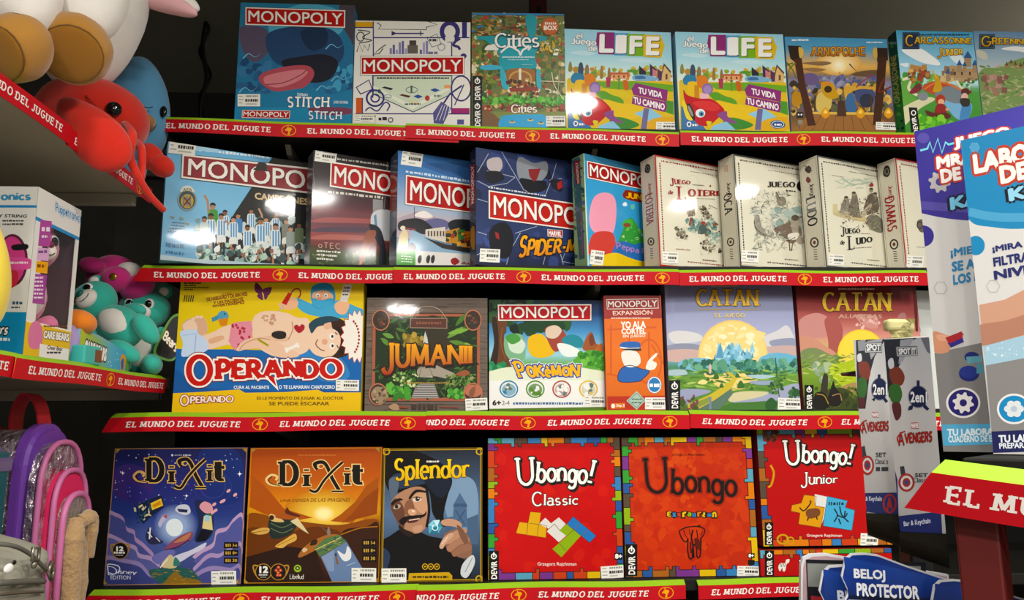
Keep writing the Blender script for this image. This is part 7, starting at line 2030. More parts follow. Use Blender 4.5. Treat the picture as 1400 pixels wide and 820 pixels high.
def cover_red_junior():
    root,A,S = game('r4f','red board game with animal puzzle pieces standing on another box, behind grey packs','#8a1818')
    A.crop(840,570,3.2806)
    A.full('#b81c1e')
    A.use('block_border'); block_border(A,15)
    A.use('cover_print')
    A.scatter((665,55,730,110),16,(8,20),['#5a3a24','#7a4a2c','#3a2418'],195,'leaf'); A.line([(700,215),(715,250),(705,300),(690,315)],9,'#c89a2c',True)
    A.poly([(795,395),(838,385),(850,348),(905,355),(900,398),(942,405),(925,496),(825,480),(832,430),(792,422)],'#d89a1e'); A.poly([(898,345),(955,358),(945,440),(925,490),(942,405),(900,398)],'#dcdcd8'); A.poly([(955,355),(1045,375),(1035,405),(1078,418),(1065,508),(935,488),(945,430)],'#4fa8d0')
    A.outline([(795,395),(838,385),(850,348),(905,355),(900,398),(942,405),(925,496),(825,480),(832,430),(792,422)],3,'#6a3a14'); A.outline([(955,355),(1045,375),(1035,405),(1078,418),(1065,508),(935,488)],3,'#1f4a5a')
    A.line([(830,405),(850,420),(880,385),(875,375)],6,'#3a2414',True); A.blob([(865,415),(915,410),(920,440),(880,455),(860,440)],'#7a4a2c'); A.line([(870,450),(865,465)],6,'#3a2414'); A.line([(905,445),(910,460)],6,'#3a2414')
    A.small(960,380,1030,396,'#23303a',4,dash=(.6,1.4))
    for l in ([(985,410),(1000,440),(985,470)],[(1010,400),(1020,440),(1050,470)],[(1000,440),(1030,450),(1045,430)],[(1005,455),(1015,480)],[(1035,420),(1030,450)]): A.line(l,6,'#1c2a34',True)
    A.use('title')
    A.stext('Ubongo!',[(752,98),(1082,112),(1066,240),(762,228)],'#f2efe8',out='#1c1412',outw=.06,shadow=(6,6,'#1c1412'),wv=.20,wh=.13,serif=.04,sth=.1,gap=.02,sizes=[1.35,.98,.95,.95,.95,.95,1.15],lift=[-.12,.02,.06,.08,.02,0,0],rot=[.05,-.1,.02,.06,-.02,.05,-.12])
    A.use('subtitle')
    A.stext('Junior',[(835,244),(1003,262),(1000,302),(835,320)],'#f2efe8',out='#1c1412',outw=.05,wv=.16,wh=.12,serif=.05,gap=.08,sizes=[1.25] + [1.0] * 5,lift=[-.2,0,0,0,0,0],jitter=.02)
    A.use('small_print'); A.text('Grzegorz Rejchtman',(862,524,1020,540),'#e8d8d0',bold=.02)
    A.ring(755,548,24,20,8,'#c89a2c'); A.ring(790,555,14,16,6,'#c89a2c')
    publisher(A,674,472,712,574)
    A.sticker(1103,522,1182,582,36,.05)
    A.build(root,M_GLOSS)

def cover_red_flat():
    root,A,S = game('r4g','red board game lying flat under the animal puzzle game, zebra on its edge','#8a1818')
    A.crop(840,570,3.2806)
    A.full('#b41c1e')
    A.use('block_border'); block_border(A,19,sides='T')
    A.use('cover_print')
    A.blob([(735,672),(745,655),(765,655),(770,640),(785,638),(782,652),(772,660),(765,690),(755,690),(752,676),(742,692)],'#e0dcd4')
    for i in range(4): A.line([(745 + i * 7,656),(742 + i * 7,672)],2.5,'#2a2220')
    A.stext('Ubongo!',[(828,640),(1080,650),(1076,705),(830,700)],'#f2efe8',out='#1c1412',outw=.06,wv=.2,wh=.13,serif=.04,gap=.02)
    publisher(A,674,598,716,712)
    A.build(root,M_GLOSS)

cover_night_clouds(); cover_orange_dusk(); cover_jeweller(); cover_red_blocks(); cover_red_elephant(); cover_red_junior(); cover_red_flat()

# ---------------------------------------------------------------- plush toys and boxed toys on the side shelves
def plush_mat(name,c,var=(22,.06),sheen=.35):
    return mat(name,c,rough=.85,spec=.15,sheen=sheen,var=var,bump=(520,.25,.0015))
PL_WHITE = plush_mat('plush_white','#e6e1da')
PL_TAN = plush_mat('plush_tan','#a8762e',(14,.16))
PL_SOLE = plush_mat('plush_tan_sole','#94631c',(14,.16))
PL_PINKEAR = plush_mat('plush_pale_pink','#e6b2b8')
PL_RED = plush_mat('plush_red','#cf2a1a')
PL_BLUE = plush_mat('plush_sky_blue','#5c9cc4')
PL_YELLOW = plush_mat('plush_yellow','#efd43a')
PL_TEAL = plush_mat('plush_teal','#36b09c')
PL_MAGENTA = plush_mat('plush_magenta','#c82a7c')
PL_PINK = plush_mat('plush_pink','#ea7aa8')
PL_CREAM = plush_mat('plush_cream','#ece6dc')
PL_ORANGE = plush_mat('plush_orange','#e07c1c')
PL_LAV = plush_mat('plush_lavender','#a894c8')
M_EYE = mat('glossy_black_eye','#0a0a0c',rough=.12,spec=.6)
M_EYEW = mat('embroidered_white','#f2f0ec',rough=.6)
M_THREAD = mat('seam_thread','#6a4a1c',rough=.8)
M_THREADW = mat('seam_thread_pale','#bdb6ae',rough=.8)

def puff(name,root,c,r,m,rot=(0,0,0),fn=None,wob=.02,seed=0,sub=4,world=True):
    """a stuffed form: an ellipsoid shaped by fn and softly dented; c and r in metres, c relative to the eye height"""
    bm = bmesh.new()
    bmesh.ops.create_icosphere(bm,subdivisions=sub,radius=1.0)
    E = Euler(rot).to_matrix()
    off = Vector((seed * 3.7,seed * 1.3,seed * 2.1))
    C0 = Vector(c)
    for v in bm.verts:
        p = v.co.copy()
        if fn: p = Vector(fn(p))
        k = 1 + wob * noise.noise(v.co * 1.6 + off) + wob * .5 * noise.noise(v.co * 4.1 + off)
        p = Vector((p.x * r[0],p.y * r[1],p.z * r[2])) * k
        v.co = C0 + E @ p
        if world: v.co = v.co + Vector((0,0,EYE)) - Vector(root.location)
    return bm_obj(name,bm,m,root,smooth=True)
def W(root,pts): return [Vector(p) + Vector((0,0,EYE)) - Vector(root.location) for p in pts]
def seam(name,root,pts,r=.0012,m=None,closed=False):
    return tube_obj(name,spline(W(root,pts),closed=closed,sub=5),r,m or M_THREADW,root,n=6,closed=closed)
def taper(a,b): return lambda p: (p.x * (a + (b - a) * (p.z + 1) / 2),p.y * (a + (b - a) * (p.z + 1) / 2),p.z)

SHELF_U,SHELF_L = .503,.112
# large white plush, tan hooves hanging over the shelf edge
t = empty('plush_animal',(-.78,1.36,EYE + SHELF_U))
tag(t,'large white sitting plush animal with tan feet and pink ear, top left corner','plush toy')
puff('body',t,(-.745,1.43,.812),(.130,.13,.18),PL_WHITE,fn=taper(.72,1.0),seed=1)
puff('body',t,(-.94,1.39,.60),(.10,.09,.092),PL_WHITE,seed=2)
puff('head',t,(-.76,1.45,1.06),(.15,.14,.14),PL_WHITE,seed=3)
puff('ear',t,(-.622,1.47,.853),(.085,.022,.024),PL_PINKEAR,rot=(0,.42,0),fn=lambda p: (p.x,p.y,p.z * (1.1 - .35 * p.x)),seed=4)
puff('ear',t,(-.622,1.478,.868),(.085,.022,.026),PL_WHITE,rot=(0,.42,0),seed=5)
for i,(a,b,ra,rb) in enumerate((((-.650,1.285,.79),(-.640,1.228,.650),.055,.053),((-.725,1.19,.74),(-.682,1.138,.608),.055,.053))):
    A_,B_ = Vector(a),Vector(b)
    d = B_ - A_
    q = d.to_track_quat('Z','Y').to_euler()
    puff('leg',t,tuple((A_ + B_) / 2),(ra,ra,d.length * .62),PL_WHITE,rot=tuple(q),fn=lambda p: (p.x * (1.05 - .12 * p.z) * min(1,(1.12 - abs(p.z)) * 3) ** .5 if abs(p.z) < 1 else p.x,p.y * (1.05 - .12 * p.z),p.z),seed=6 + i)
def hoof(c,r,rot,seed):
    fl = lambda p: (p.x,p.y,max(p.z,-.55) * (1.0 if p.z < 0 else .8))
    h = puff('foot',t,c,r,PL_TAN,rot=rot,fn=fl,wob=.05,seed=seed)
    E = Euler(rot).to_matrix()
    ring = [Vector(c) + E @ Vector((.80 * r[0] * cos(2 * pi * k / 20),.80 * r[1] * sin(2 * pi * k / 20),-.555 * r[2])) for k in range(20)]
    s = tube_obj('sole_seam',W(t,ring),.0013,M_THREAD,t,n=6,closed=True)
    s.parent = h
    so = puff('sole',t,tuple(Vector(c) + E @ Vector((0,0,-.55 * r[2]))),(.80 * r[0],.80 * r[1],.10 * r[2]),PL_SOLE,rot=rot,wob=.03,seed=seed + 1)
    so.parent = h
    cr = [Vector(c) + E @ Vector((.97 * r[0] * cos(a),.97 * r[1] * sin(a),.10 * r[2])) for a in [(-2.4 + .16 * k) for k in range(12)]]
    s2 = tube_obj('crease_seam',W(t,cr),.0011,M_THREAD,t,n=6)
    s2.parent = h
hoof((-.640,1.212,.610),(.056,.056,.062),(-.85,-.30,.1),9)
hoof((-.674,1.115,.560),(.047,.052,.068),(-.75,.55,.3),10)
for i,(px,z0,z1,yy) in enumerate(((-.745,.615,.86,1.27),(-.715,.63,.86,1.30),(-.775,.60,.86,1.25))):
    puff('robe_fold',t,(px,yy,(z0 + z1) / 2),(.026,.035,(z1 - z0) / 2),PL_WHITE,rot=(.1,.08 * (i - 1),0),seed=12 + i)
seam('seam',t,[(-.700,1.325,.760),(-.672,1.318,.735),(-.650,1.318,.705),(-.640,1.325,.680),(-.638,1.335,.655)],.0012)

# red plush drooping over the strip
t = empty('plush_animal',(-.72,1.45,EYE + SHELF_U))
tag(t,'red plush crab with black button eye drooping over the upper left shelf edge','plush toy')
body = puff('body',t,(-.728,1.46,.588),(.106,.085,.084),PL_RED,fn=lambda p: (p.x,p.y,p.z * (1 - .12 * p.x)),seed=21)
puff('flap_arm',t,(-.650,1.310,.504),(.080,.028,.043),PL_RED,rot=(0,.80,.1),fn=lambda p: (p.x,p.y,p.z * (1 + .25 * p.x)),seed=22)
puff('claw',t,(-.618,1.53,.522),(.026,.026,.022),PL_RED,rot=(0,.5,0),seed=23)
puff('claw',t,(-.640,1.53,.540),(.024,.026,.030),PL_RED,rot=(0,-.6,0),seed=24)
puff('eye',t,(-.655,1.392,.584),(.0135,.007,.0135),M_EYE,rot=(0,0,.6),wob=0,sub=3)
for pts in ([(-.625,1.375,.545),(-.598,1.345,.515),(-.597,1.340,.475),(-.586,1.345,.445),(-.574,1.375,.415),(-.560,1.41,.396)],[(-.612,1.40,.520),(-.592,1.372,.498),(-.588,1.370,.465),(-.583,1.36,.440)]):
    n_ = len(spline(W(t,pts),closed=False))
    bm = bmesh.new()
    bm_tube(bm,spline(W(t,pts),closed=False),[.0085 - .0025 * k / n_ for k in range(n_)],10)
    bm_obj('feeler',bm,PL_RED,t,smooth=True)
seam('seam',t,[(-.700,1.376,.602),(-.660,1.378,.560),(-.640,1.392,.535),(-.625,1.41,.53)],.001,mat('seam_thread_red','#8a1a10',rough=.8))

# sky-blue plush behind it
t = empty('plush_animal',(-.72,1.68,EYE + SHELF_U))
tag(t,'sky blue plush animal with tan beak peeking out behind the red plush','plush toy')
puff('body',t,(-.735,1.665,.695),(.076,.07,.125),PL_BLUE,fn=taper(1.05,.78),seed=31)
puff('body',t,(-.768,1.68,.575),(.055,.055,.07),PL_BLUE,seed=32)
bm = bmesh.new()
bm_tube(bm,W(t,[(-.685,1.602,.640),(-.672,1.572,.634),(-.666,1.555,.630)]),[.020,.015,.006],12)
bm_obj('beak',bm,PL_TAN,t,smooth=True)
puff('eye',t,(-.666,1.638,.682),(.008,.005,.013),M_EYE,wob=0,sub=3)
puff('eye',t,(-.715,1.598,.690),(.010,.005,.012),M_EYE,wob=0,sub=3)
seam('eye_stitch',t,[(-.695,1.600,.680),(-.689,1.5985,.675),(-.682,1.602,.675),(-.677,1.608,.680)],.0012,M_EYE)

# yellow plush at the left frame edge
t = empty('plush_animal',(-.72,1.12,EYE + SHELF_L))
tag(t,'bright yellow plush toy cut off by the left frame edge, before the window box','plush toy')
puff('body',t,(-.706,1.12,.222),(.056,.060,.098),PL_YELLOW,fn=taper(1.05,.62),seed=41)
puff('arm',t,(-.680,1.070,.215),(.014,.018,.032),PL_YELLOW,rot=(.4,.2,0),seed=44)
puff('arm',t,(-.765,1.115,.215),(.016,.018,.032),PL_YELLOW,rot=(0,.5,0),seed=45)
for ex,ey in ((-.703,1.0745),(-.732,1.082)): puff('eye',t,(ex,ey,.268),(.005,.004,.007),M_EYE,wob=0,sub=3)
puff('beak',t,(-.716,1.068,.250),(.011,.014,.007),PL_ORANGE,seed=46)
puff('foot',t,(-.735,1.08,.138),(.026,.035,.026),PL_YELLOW,seed=42)
puff('foot',t,(-.735,1.165,.138),(.026,.030,.026),PL_YELLOW,seed=43)

# window box with a pink bear
M_CLEAR = mat('clear_plastic_window','#808080',rough=.06,spec=.5,alpha=.07)
bx0,bx1,by0,by1,bz = -.892,-.692,1.24,1.38,EYE + SHELF_L + .0005
t = empty('toy_window_box',(bx1,by0,bz))
tag(t,'white toy box with blue stripe and clear window showing a pink plush bear','boxed toy')
bm = bmesh.new()
tk = .0018
HB = .273
bm_box(bm,-.2,0,0,.14,0,tk)
bm_box(bm,-.2,0,0,.14,HB - tk,HB)
bm_box(bm,-.2,-.2 + tk,0,.14,0,HB)
bm_box(bm,-.2,0,.14 - tk,.14,0,HB)
bm_box(bm,-.2,0,0,tk,0,HB)
bm_box(bm,-tk,0,0,.026,0,HB)
bm_box(bm,-tk,0,.130,.14,0,HB)
bm_box(bm,-tk,0,0,.14,0,.056)
bm_box(bm,-tk,0,0,.14,.224,HB)
bm_obj('carton',bm,M_CARTON,t,col='#dcdcd8')
box_obj('darkening_panel',-.19,-.004,.1365,.1378,.002,HB - .003,mat('interior_darkening','#4a3440',rough=.6),t)  # panels added to darken the inside of the box
box_obj('darkening_panel',-.1975,-.196,.004,.136,.002,HB - .003,mat('interior_darkening','#4a3440',rough=.6),t)
box_obj('window',-.0014,-.0008,.026,.130,.056,.224,M_CLEAR,t)
A = Art([(-124.2,253.8),(52.7,255.6),(30.6,486.9),(-153.0,487.1)],.2,HB,frame=lambda u,v,e: (u - .2,-e,v),crop=(0,240,2.93))
A.use('front_print'); A.full('#e2e1dc')
A.poly([(-400,118),(175,120),(175,130),(-400,128)],'#2f8ac4'); A.poly([(-400,545),(118,548),(95,730),(-400,730)],'#2a8fc0')
A.stext('Puppetronics',[(-190,68),(125,68),(122,106),(-190,106)],'#3a9acc',out='#23608c',outw=.03,wv=.2,wh=.16,gap=.06)
A.text('PULL MY STRING',[(-90,155),(110,158),(106,170),(-90,168)],'#2a2624',bold=.03)
for i in range(2): A.small(10,178 + i * 14,95,186 + i * 14,'#5a5654',i)
A.ell(50,340,62,105,'#5a2a3a'); A.ell(48,340,54,95,'#d04a8a'); A.blob([(20,330),(120,335),(118,375),(20,372)],'#d8589a'); A.small(30,345,112,355,'#f0d8e4',3); A.blob([(50,280),(108,276),(108,296),(55,300)],'#1c1a1e'); A.blob([(20,390),(70,385),(66,440),(20,450)],'#c83a4a')
A.small(50,505,90,518,'#3a5a7a',4); A.small(45,525,80,533,'#3a5a7a',5)
A.stext('Care Bears',[(-150,590),(35,596),(28,640),(-150,640)],'#f4f2ee',out='#16161a',outw=.14,wv=.26,wh=.2,gap=.03,shear=.04); A.small(-60,650,40,664,'#dfeef6',8)
A.build(t,M_GLOSS)
A = Art([(52.7,255.6),(111.3,288.2),(93.4,496.7),(30.6,486.9)],.14,HB,frame=lambda u,v,e: (e,u,v),crop=(0,240,2.93))
A.use('side_print')
def fr(x0,y0,x1,y1,c):
    A.face([(x0,y0),(x1,y0),(x1,y1),(x0,y1)],lin(c))
fr(0,.224,.14,HB,'#e2e1dc'); fr(0,.218,.14,.224,'#2f8ac4'); fr(0,0,.026,.218,'#e2e1dc'); fr(.130,.056,.14,.218,'#e2e1dc'); fr(0,0,.14,.056,'#e2bc1c'); fr(0,.054,.14,.057,'#efe8d0')
A.stext('Puppetronics',[(222,108),(326,158),(326,200),(222,150)],'#2f86bc',out='#f4f4f2',outw=.1,out2='#3a7aa4',out2w=.15,wv=.22,wh=.18,gap=.05)
for y0,y1,c in ((178,282,'#b04a9c'),(288,338,'#d8a8d0'),(342,388,'#e8a82a'),(394,512,'#a0489a')):
    A.poly([(162 - (y0 - 178) * .10,y0),(207 - (y0 - 178) * .09,y0 + 6),(207 - (y1 - 178) * .09,y1 + 6),(162 - (y1 - 178) * .10,y1)],c)
for i in range(6): A.small(134 + (5 - i) * 1,405 + i * 16,172,414 + i * 16,'#efdcea',i)
A.small(166,205,198,225,'#f0e0ee',3,dash=(1,2)); A.small(166,240,190,250,'#f0e0ee',4); A.small(152,300,190,312,'#7a4a8a',6); A.small(148,356,180,370,'#8a4a10',7)
A.blob([(112,640),(128,590),(158,590),(170,640),(160,690),(120,690)],'#d87aa4')     # a plain pink patch
A.text('CARE BEARS',[(176,622),(275,636),(275,664),(172,650)],'#f4f2ee',bold=.06,out='#1a181a',outw=.07); A.small(175,600,268,608,'#6a4a10',7)
fr(.045,.003,.137,.024,'#efede6'); A.text('Cheer Bear',[(190,680),(250,688),(248,704),(188,696)],'#2a2624',bold=.03); A.small(186,706,242,714,'#3a3634',9)
A.build(t,M_GLOSS)
def teddy(root,M4,s,fur,face,belly,names=True,eyes=True,lying=False,nose='#7a2a4a'):
    """a generic seated soft bear; M4 places it (its front looks along -y)"""
    R_ = M4.to_euler()
    def p(name,c,r,m,rot=(0,0,0),wob=.02,sub=3,seed=0):
        bm = bmesh.new()
        bmesh.ops.create_icosphere(bm,subdivisions=sub,radius=1)
        E = Euler(rot).to_matrix()
        for v in bm.verts:
            k = 1 + wob * noise.noise(v.co * 1.8 + Vector((seed,seed * 2,1)))
            q = Vector((v.co.x * r[0],v.co.y * r[1],v.co.z * r[2])) * k * s
            v.co = (M4 @ (Vector(c) * s + E @ q)) - Vector(root.location)
        return bm_obj(name,bm,m,root,smooth=True)
    p('body',(0,0,.058),(.046,.042,.060),fur,sub=4,seed=1)
    h = p('head',(0,-.006,.150),(.056,.048,.048),fur,sub=4,seed=2)
    p('belly_patch',(0,-.016,.058),(.034,.030,.046),belly,seed=3)
    for sx in (-1,1):
        e_ = p('ear',(.040 * sx,0,.194),(.018,.011,.018),fur,seed=4); e_.parent = h; p('inner_ear',(.040 * sx,-.008,.193),(.011,.006,.011),face).parent = h
        if lying and sx > 0: p('arm',(.046,.022,.080),(.017,.019,.036),fur,rot=(-.3,-.5,0),seed=5)
        else: p('arm',(.056 * sx,-.012,.078),(.017,.019,.038),fur,rot=(.5,-.5 * sx,0),seed=5)
        if lying: p('leg',(.034 * sx,-.022,-.012),(.022,.024,.040),fur,rot=(.35,.25 * sx,0),seed=6)
        else: p('leg',(.036 * sx,-.052,.022),(.023,.044,.024),fur,rot=(0,0,.25 * sx),seed=6)
        if eyes:
            p('eye_white',(.021 * sx,-.046,.158),(.0105,.007,.012),M_EYEW,wob=0).parent = h; p('eye',(.020 * sx,-.0508,.157),(.0075,.004,.009),M_EYE,wob=0).parent = h
    p('muzzle',(0,-.047,.138),(.026,.017,.020),face,seed=7).parent = h
    p('nose',(0,-.063,.147),(.009,.006,.006),mat('plush_nose',nose,rough=.4)).parent = h
    mo = [M4 @ (Vector((x,-.0632 + abs(x) * .18,z)) * s) - Vector(root.location) for x,z in ((-.013,.134),(-.007,.1295),(0,.128),(.007,.1295),(.013,.134))]
    tube_obj('mouth',spline(mo,closed=False),.0009 * s,M_EYE,root,n=6).parent = h
def place(x,y,z,rz,rx=0,ry=0): return Matrix.Translation((x,y,z + EYE)) @ Euler((0,0,rz)).to_matrix().to_4x4() @ Euler((rx,ry,0)).to_matrix().to_4x4()
t = empty('plush_bear',(-.775,1.315,bz + .003))
tag(t,'pink plush bear seen behind the clear window of the white toy box','plush toy')
teddy(t,place(-.749,1.314,SHELF_L + .054,1.2),.93,PL_PINK,PL_CREAM,PL_CREAM,lying=True)

# bears lying behind the low display box
t = empty('plush_bear',(-.745,1.70,EYE + SHELF_L))
tag(t,'teal plush bear sitting upright with white muzzle, next to the yellow game box','plush toy')
teddy(t,place(-.722,1.752,SHELF_L + .002,.12),.98,PL_TEAL,PL_CREAM,PL_CREAM,nose='#14605a')
t = empty('plush_bear',(-.71,1.52,EYE + .2))
tag(t,'teal plush bear lying on its back across the low display box','plush toy')
Mx = Matrix.Translation((-.690,1.640,EYE + .180)) @ Euler((-.25,-.92,0)).to_matrix().to_4x4() @ Euler((0,0,.15)).to_matrix().to_4x4()
teddy(t,Mx,.92,PL_TEAL,PL_CREAM,PL_CREAM,nose='#14605a',lying=True)
t = empty('plush_bear',(-.73,1.66,EYE + .28))
tag(t,'magenta plush bear tumbled upside down on top of the teal bears','plush toy')
puff('body',t,(-0.805,1.770,0.334),(.058,.048,.056),PL_MAGENTA,seed=71)
puff('head',t,(-0.780,1.780,0.291),(.042,.045,.045),PL_MAGENTA,seed=72)
puff('muzzle',t,(-0.758,1.740,0.346),(.028,.022,.022),PL_CREAM,seed=73)
puff('leg',t,(-0.765,1.698,0.320),(.030,.030,.029),PL_MAGENTA,seed=74)
puff('leg',t,(-0.725,1.712,0.306),(.038,.030,.027),PL_MAGENTA,rot=(0,-.55,0),seed=75)
puff('arm',t,(-0.830,1.720,0.356),(.028,.022,.019),PL_MAGENTA,rot=(0,.1,0),seed=76)
puff('ear',t,(-0.725,1.780,0.346),(.02,.014,.018),PL_CREAM,seed=77)
bd = puff('sole_button',t,(-0.759,1.668,0.321),(.008,.003,.008),mat('gold_button','#a8862c',rough=.3,metal=.8),wob=0,sub=3)
t = empty('plush_animal',(-.70,1.425,EYE + .15))
tag(t,'small orange plush foot sticking out beside the window box','plush toy')
puff('foot',t,(-.705,1.432,.192),(.030,.030,.022),PL_ORANGE,rot=(0,.3,0),seed=51); puff('body',t,(-.735,1.45,.160),(.030,.03,.045),PL_ORANGE,seed=52)
t = empty('plush_animal',(-.72,1.41,EYE + SHELF_L))
tag(t,'lavender plush toy mostly hidden behind the window box corner','plush toy')
puff('body',t,(-.712,1.405,.150),(.022,.022,.037),PL_LAV,seed=53)

# low display box
t = empty('display_box',(-.690,1.41,EYE + SHELF_L + .0005))
tag(t,'low green and blue display box under the lying teal bear','box')
bm = bmesh.new()
bm_box(bm,-.10,0,0,.205,0,.003)
pr = [(0,.064),(.07,.060),(.16,.045),(.205,.040)]
for (y0,z0),(y1,z1) in zip(pr,pr[1:]):
    vs = [bm.verts.new(p) for p in ((0,y0,0),(0,y1,0),(0,y1,z1),(0,y0,z0),(-.003,y0,0),(-.003,y1,0),(-.003,y1,z1),(-.003,y0,z0))]
    for f in ((0,1,2,3),(7,6,5,4),(3,2,6,7),(0,4,5,1)): bm.faces.new([vs[i] for i in f])
bm_box(bm,-.10,0,0,.003,0,.064); bm_box(bm,-.10,0,.202,.205,0,.04); bm_box(bm,-.10,-.097,0,.205,0,.04)
bm_obj('tray',bm,M_CARTON,t,col='#8fb4c8')
A = Art([(85,480),(240,500),(240,760),(85,740)],.205,.064,frame=lambda u,v,e: (e,u,v))
A.H = homography([(0,0),(205,0),(205,64),(0,64)],[(0,.064),(.205,.064),(.205,0),(0,0)])
A.use('tray_print')
A.vgrad(0,0,0,0,[(0,'#b8c02a'),(.35,'#8ab87a'),(.6,'#5fb4d0'),(1,'#4aa0cc')],10,[(0,64),(0,0),(205,24),(205,64)])
A.text('CARE BEARS',[(18,20),(104,27),(104,48),(18,46)],'#f4f2ee',bold=.08,out='#141418',outw=.1)
A.scatter((110,30,160,60),8,(.6,1.6),['#e8f4f8'],3); A.blob([(165,35),(180,30),(190,40),(182,62),(168,60)],'#d89a2c'); A.blob([(168,44),(178,38),(180,56),(172,60)],'#3a6ab0'); A.poly([(190,24),(205,24),(205,64),(190,64)],'#6a9a3a')
A.build(t,M_PRINT)
t = empty('small_box',(-.668,1.355,EYE + SHELF_L))
t.rotation_euler = (0,0,-.1)
tag(t,'small teal cardboard box at the shelf edge below the orange plush foot','box')
bm = bmesh.new()
bm_box(bm,-.05,-.006,.035,.085,0.0005,.034,.003)
bm_obj('carton',bm,M_CARTON,t,col='#3fb4ac')
bm = bmesh.new()
bm_box(bm,-.0062,-.0052,.066,.086,.006,.028,0)
bm_obj('sticker',bm,M_CARTON,t,col='#7a4a2c')
# hang tag of the sitting bear
t = empty('hang_tag',(-.652,1.695,EYE + .150),(.0,.35,.25))
tag(t,'black hang tag with green edge on the sitting teal bear','tag')
bm = bmesh.new()
P = spline([(-.022,0,.0),(.020,0,.0),(.024,0,.05),(.018,0,.092),(-.006,0,.10),(-.022,0,.085),(-.026,0,.04)],sub=4)
f0 = [bm.verts.new(p) for p in P]; f1 = [bm.verts.new(p + Vector((0,.0015,0))) for p in P]
bm.faces.new(f0); bm.faces.new(f1[::-1])
for k in range(len(P)): bm.faces.new((f0[k],f0[(k + 1) % len(P)],f1[(k + 1) % len(P)],f1[k]))
bm_obj('card',bm,M_CARTON,t,col='#5a8a34')
A = Art([(0,0),(50,0),(50,100),(0,100)],.05,.1,frame=lambda u,v,e: (u - .025,-e,v))
A.use('tag_print'); A.blob([(7,96),(42,96),(46,50),(40,14),(20,6),(7,18),(5,55)],'#14130f'); A.stext('Bears',[(6,44),(44,62),(42,82),(6,64)],'#f0ece4',out='#b8862a',outw=.06,wv=.24,wh=.18,gap=.02); A.blob([(26,14),(38,18),(36,32),(26,30)],'#3a5a2a')
A.build(t,M_PRINT)

# ---------------------------------------------------------------- backpacks at the lower left
SB = EYE - .50
def arch_pts(w,h,n=14,k=2.4):
    P = [(-w / 2,0.0),(w / 2,0.0)]
    hb = h - w * .62
    for i in range(n + 1):
        a = pi * i / n
        c,s_ = cos(a),sin(a)
        P.append((w / 2 * (abs(c) ** (2 / k)) * (1 if c >= 0 else -1),hb + w * .62 * abs(s_) ** (2 / k)))
    return P
def arch_obj(name,root,w,h,x0,x1,y,z,m,bev=.006):
    bm = bmesh.new()
    P = arch_pts(w,h)
    f0 = [bm.verts.new((x0,y + a,z + b)) for a,b in P]; f1 = [bm.verts.new((x1,y + a,z + b)) for a,b in P]
    bm.faces.new(f0); bm.faces.new(f1[::-1])
    for k in range(len(P)): bm.faces.new((f0[k],f0[(k + 1) % len(P)],f1[(k + 1) % len(P)],f1[k]))
    bmesh.ops.recalc_face_normals(bm,faces=bm.faces)
    ed = [e for e in bm.edges if abs(e.verts[0].co.x - e.verts[1].co.x) < 1e-6 and e.verts[0].co.x > (x0 + x1) / 2]
    bmesh.ops.bevel(bm,geom=ed,offset=bev,segments=3,affect='EDGES')
    return bm_obj(name,bm,m,root,smooth=False)
def arch_rim(name,root,w,h,x,y,z,r,m):
    P = arch_pts(w,h)[1:]
    return tube_obj(name,[(x,y + a,z + b) for a,b in P] + [(x,y - w / 2,z)],r,m,root,n=8)
M_PURPLE = mat('purple_vinyl','#6a3a9a',rough=.32,spec=.5,bump=(30,.15,.004))
M_HOTPINK = mat('hot_pink_nylon','#d8245c',rough=.45,spec=.4,bump=(60,.15,.002))
M_ROSE = mat('rose_piping','#c06a9a',rough=.4,spec=.45)
M_SILVER = mat('crinkled_silver_vinyl','#b8a8b4',rough=.16,metal=.7,bump=(42,1.0,.03),var=(30,.7))
M_SPARK = mat('sparkly_grey_vinyl','#a8a49c',rough=.25,metal=.5,bump=(150,1.0,.006),var=(60,.3))
M_FUR = mat('tan_fur','#a8875c',rough=.95,sheen=.4,bump=(140,.8,.006),var=(30,.2))
M_REDWEB = mat('red_webbing','#b81426',rough=.6,bump=(300,.3,.001))
t = empty('backpack',(-.70,1.39,SB))
tag(t,'pink and purple child backpack with clear crinkled sides and tan bow','backpack')
by = 0.0
arch_obj('shell',t,.150,.510,-.036,-.012,.004,.0,M_PURPLE,.012)
arch_obj('side_gusset',t,.140,.500,-.112,-.037,-.004,.0,M_SILVER,.010)
arch_rim('rear_piping',t,.142,.502,-.110,-.004,0,.0055,M_REDWEB)
arch_obj('large_pocket',t,.138,.478,-.012,.006,.004,.0,M_SILVER,.006)
arch_rim('pocket_piping',t,.136,.478,.006,.004,0,.0050,M_ROSE)
arch_obj('middle_pocket',t,.108,.430,.006,.020,.012,.0,M_HOTPINK,.006)
arch_rim('pocket_piping',t,.108,.430,.020,.012,0,.0048,M_ROSE)
arch_obj('front_pocket',t,.090,.390,.020,.030,.016,.0,M_SPARK,.005)
arch_rim('pocket_piping',t,.090,.390,.030,.016,0,.0055,M_ROSE)
def ribbon3(name,pts,w,m,th=.003,ax=(0,1,0)):
    bm = bmesh.new()
    P = spline(pts,closed=False,sub=6)
    rows = []
    for i,p in enumerate(P):
        a = Vector(ax) * w / 2
        d = (P[min(i + 1,len(P) - 1)] - P[max(i - 1,0)]).normalized()
        n_ = d.cross(Vector(ax)).normalized() * th / 2
        rows.append([bm.verts.new(q) for q in (p - a - n_,p + a - n_,p + a + n_,p - a + n_)])
    for A_,B_ in zip(rows,rows[1:]):
        for k in range(4): bm.faces.new((A_[k],A_[(k + 1) % 4],B_[(k + 1) % 4],B_[k]))
    bm.faces.new(rows[0]); bm.faces.new(rows[-1][::-1])
    return bm_obj(name,bm,m,t,smooth=False)
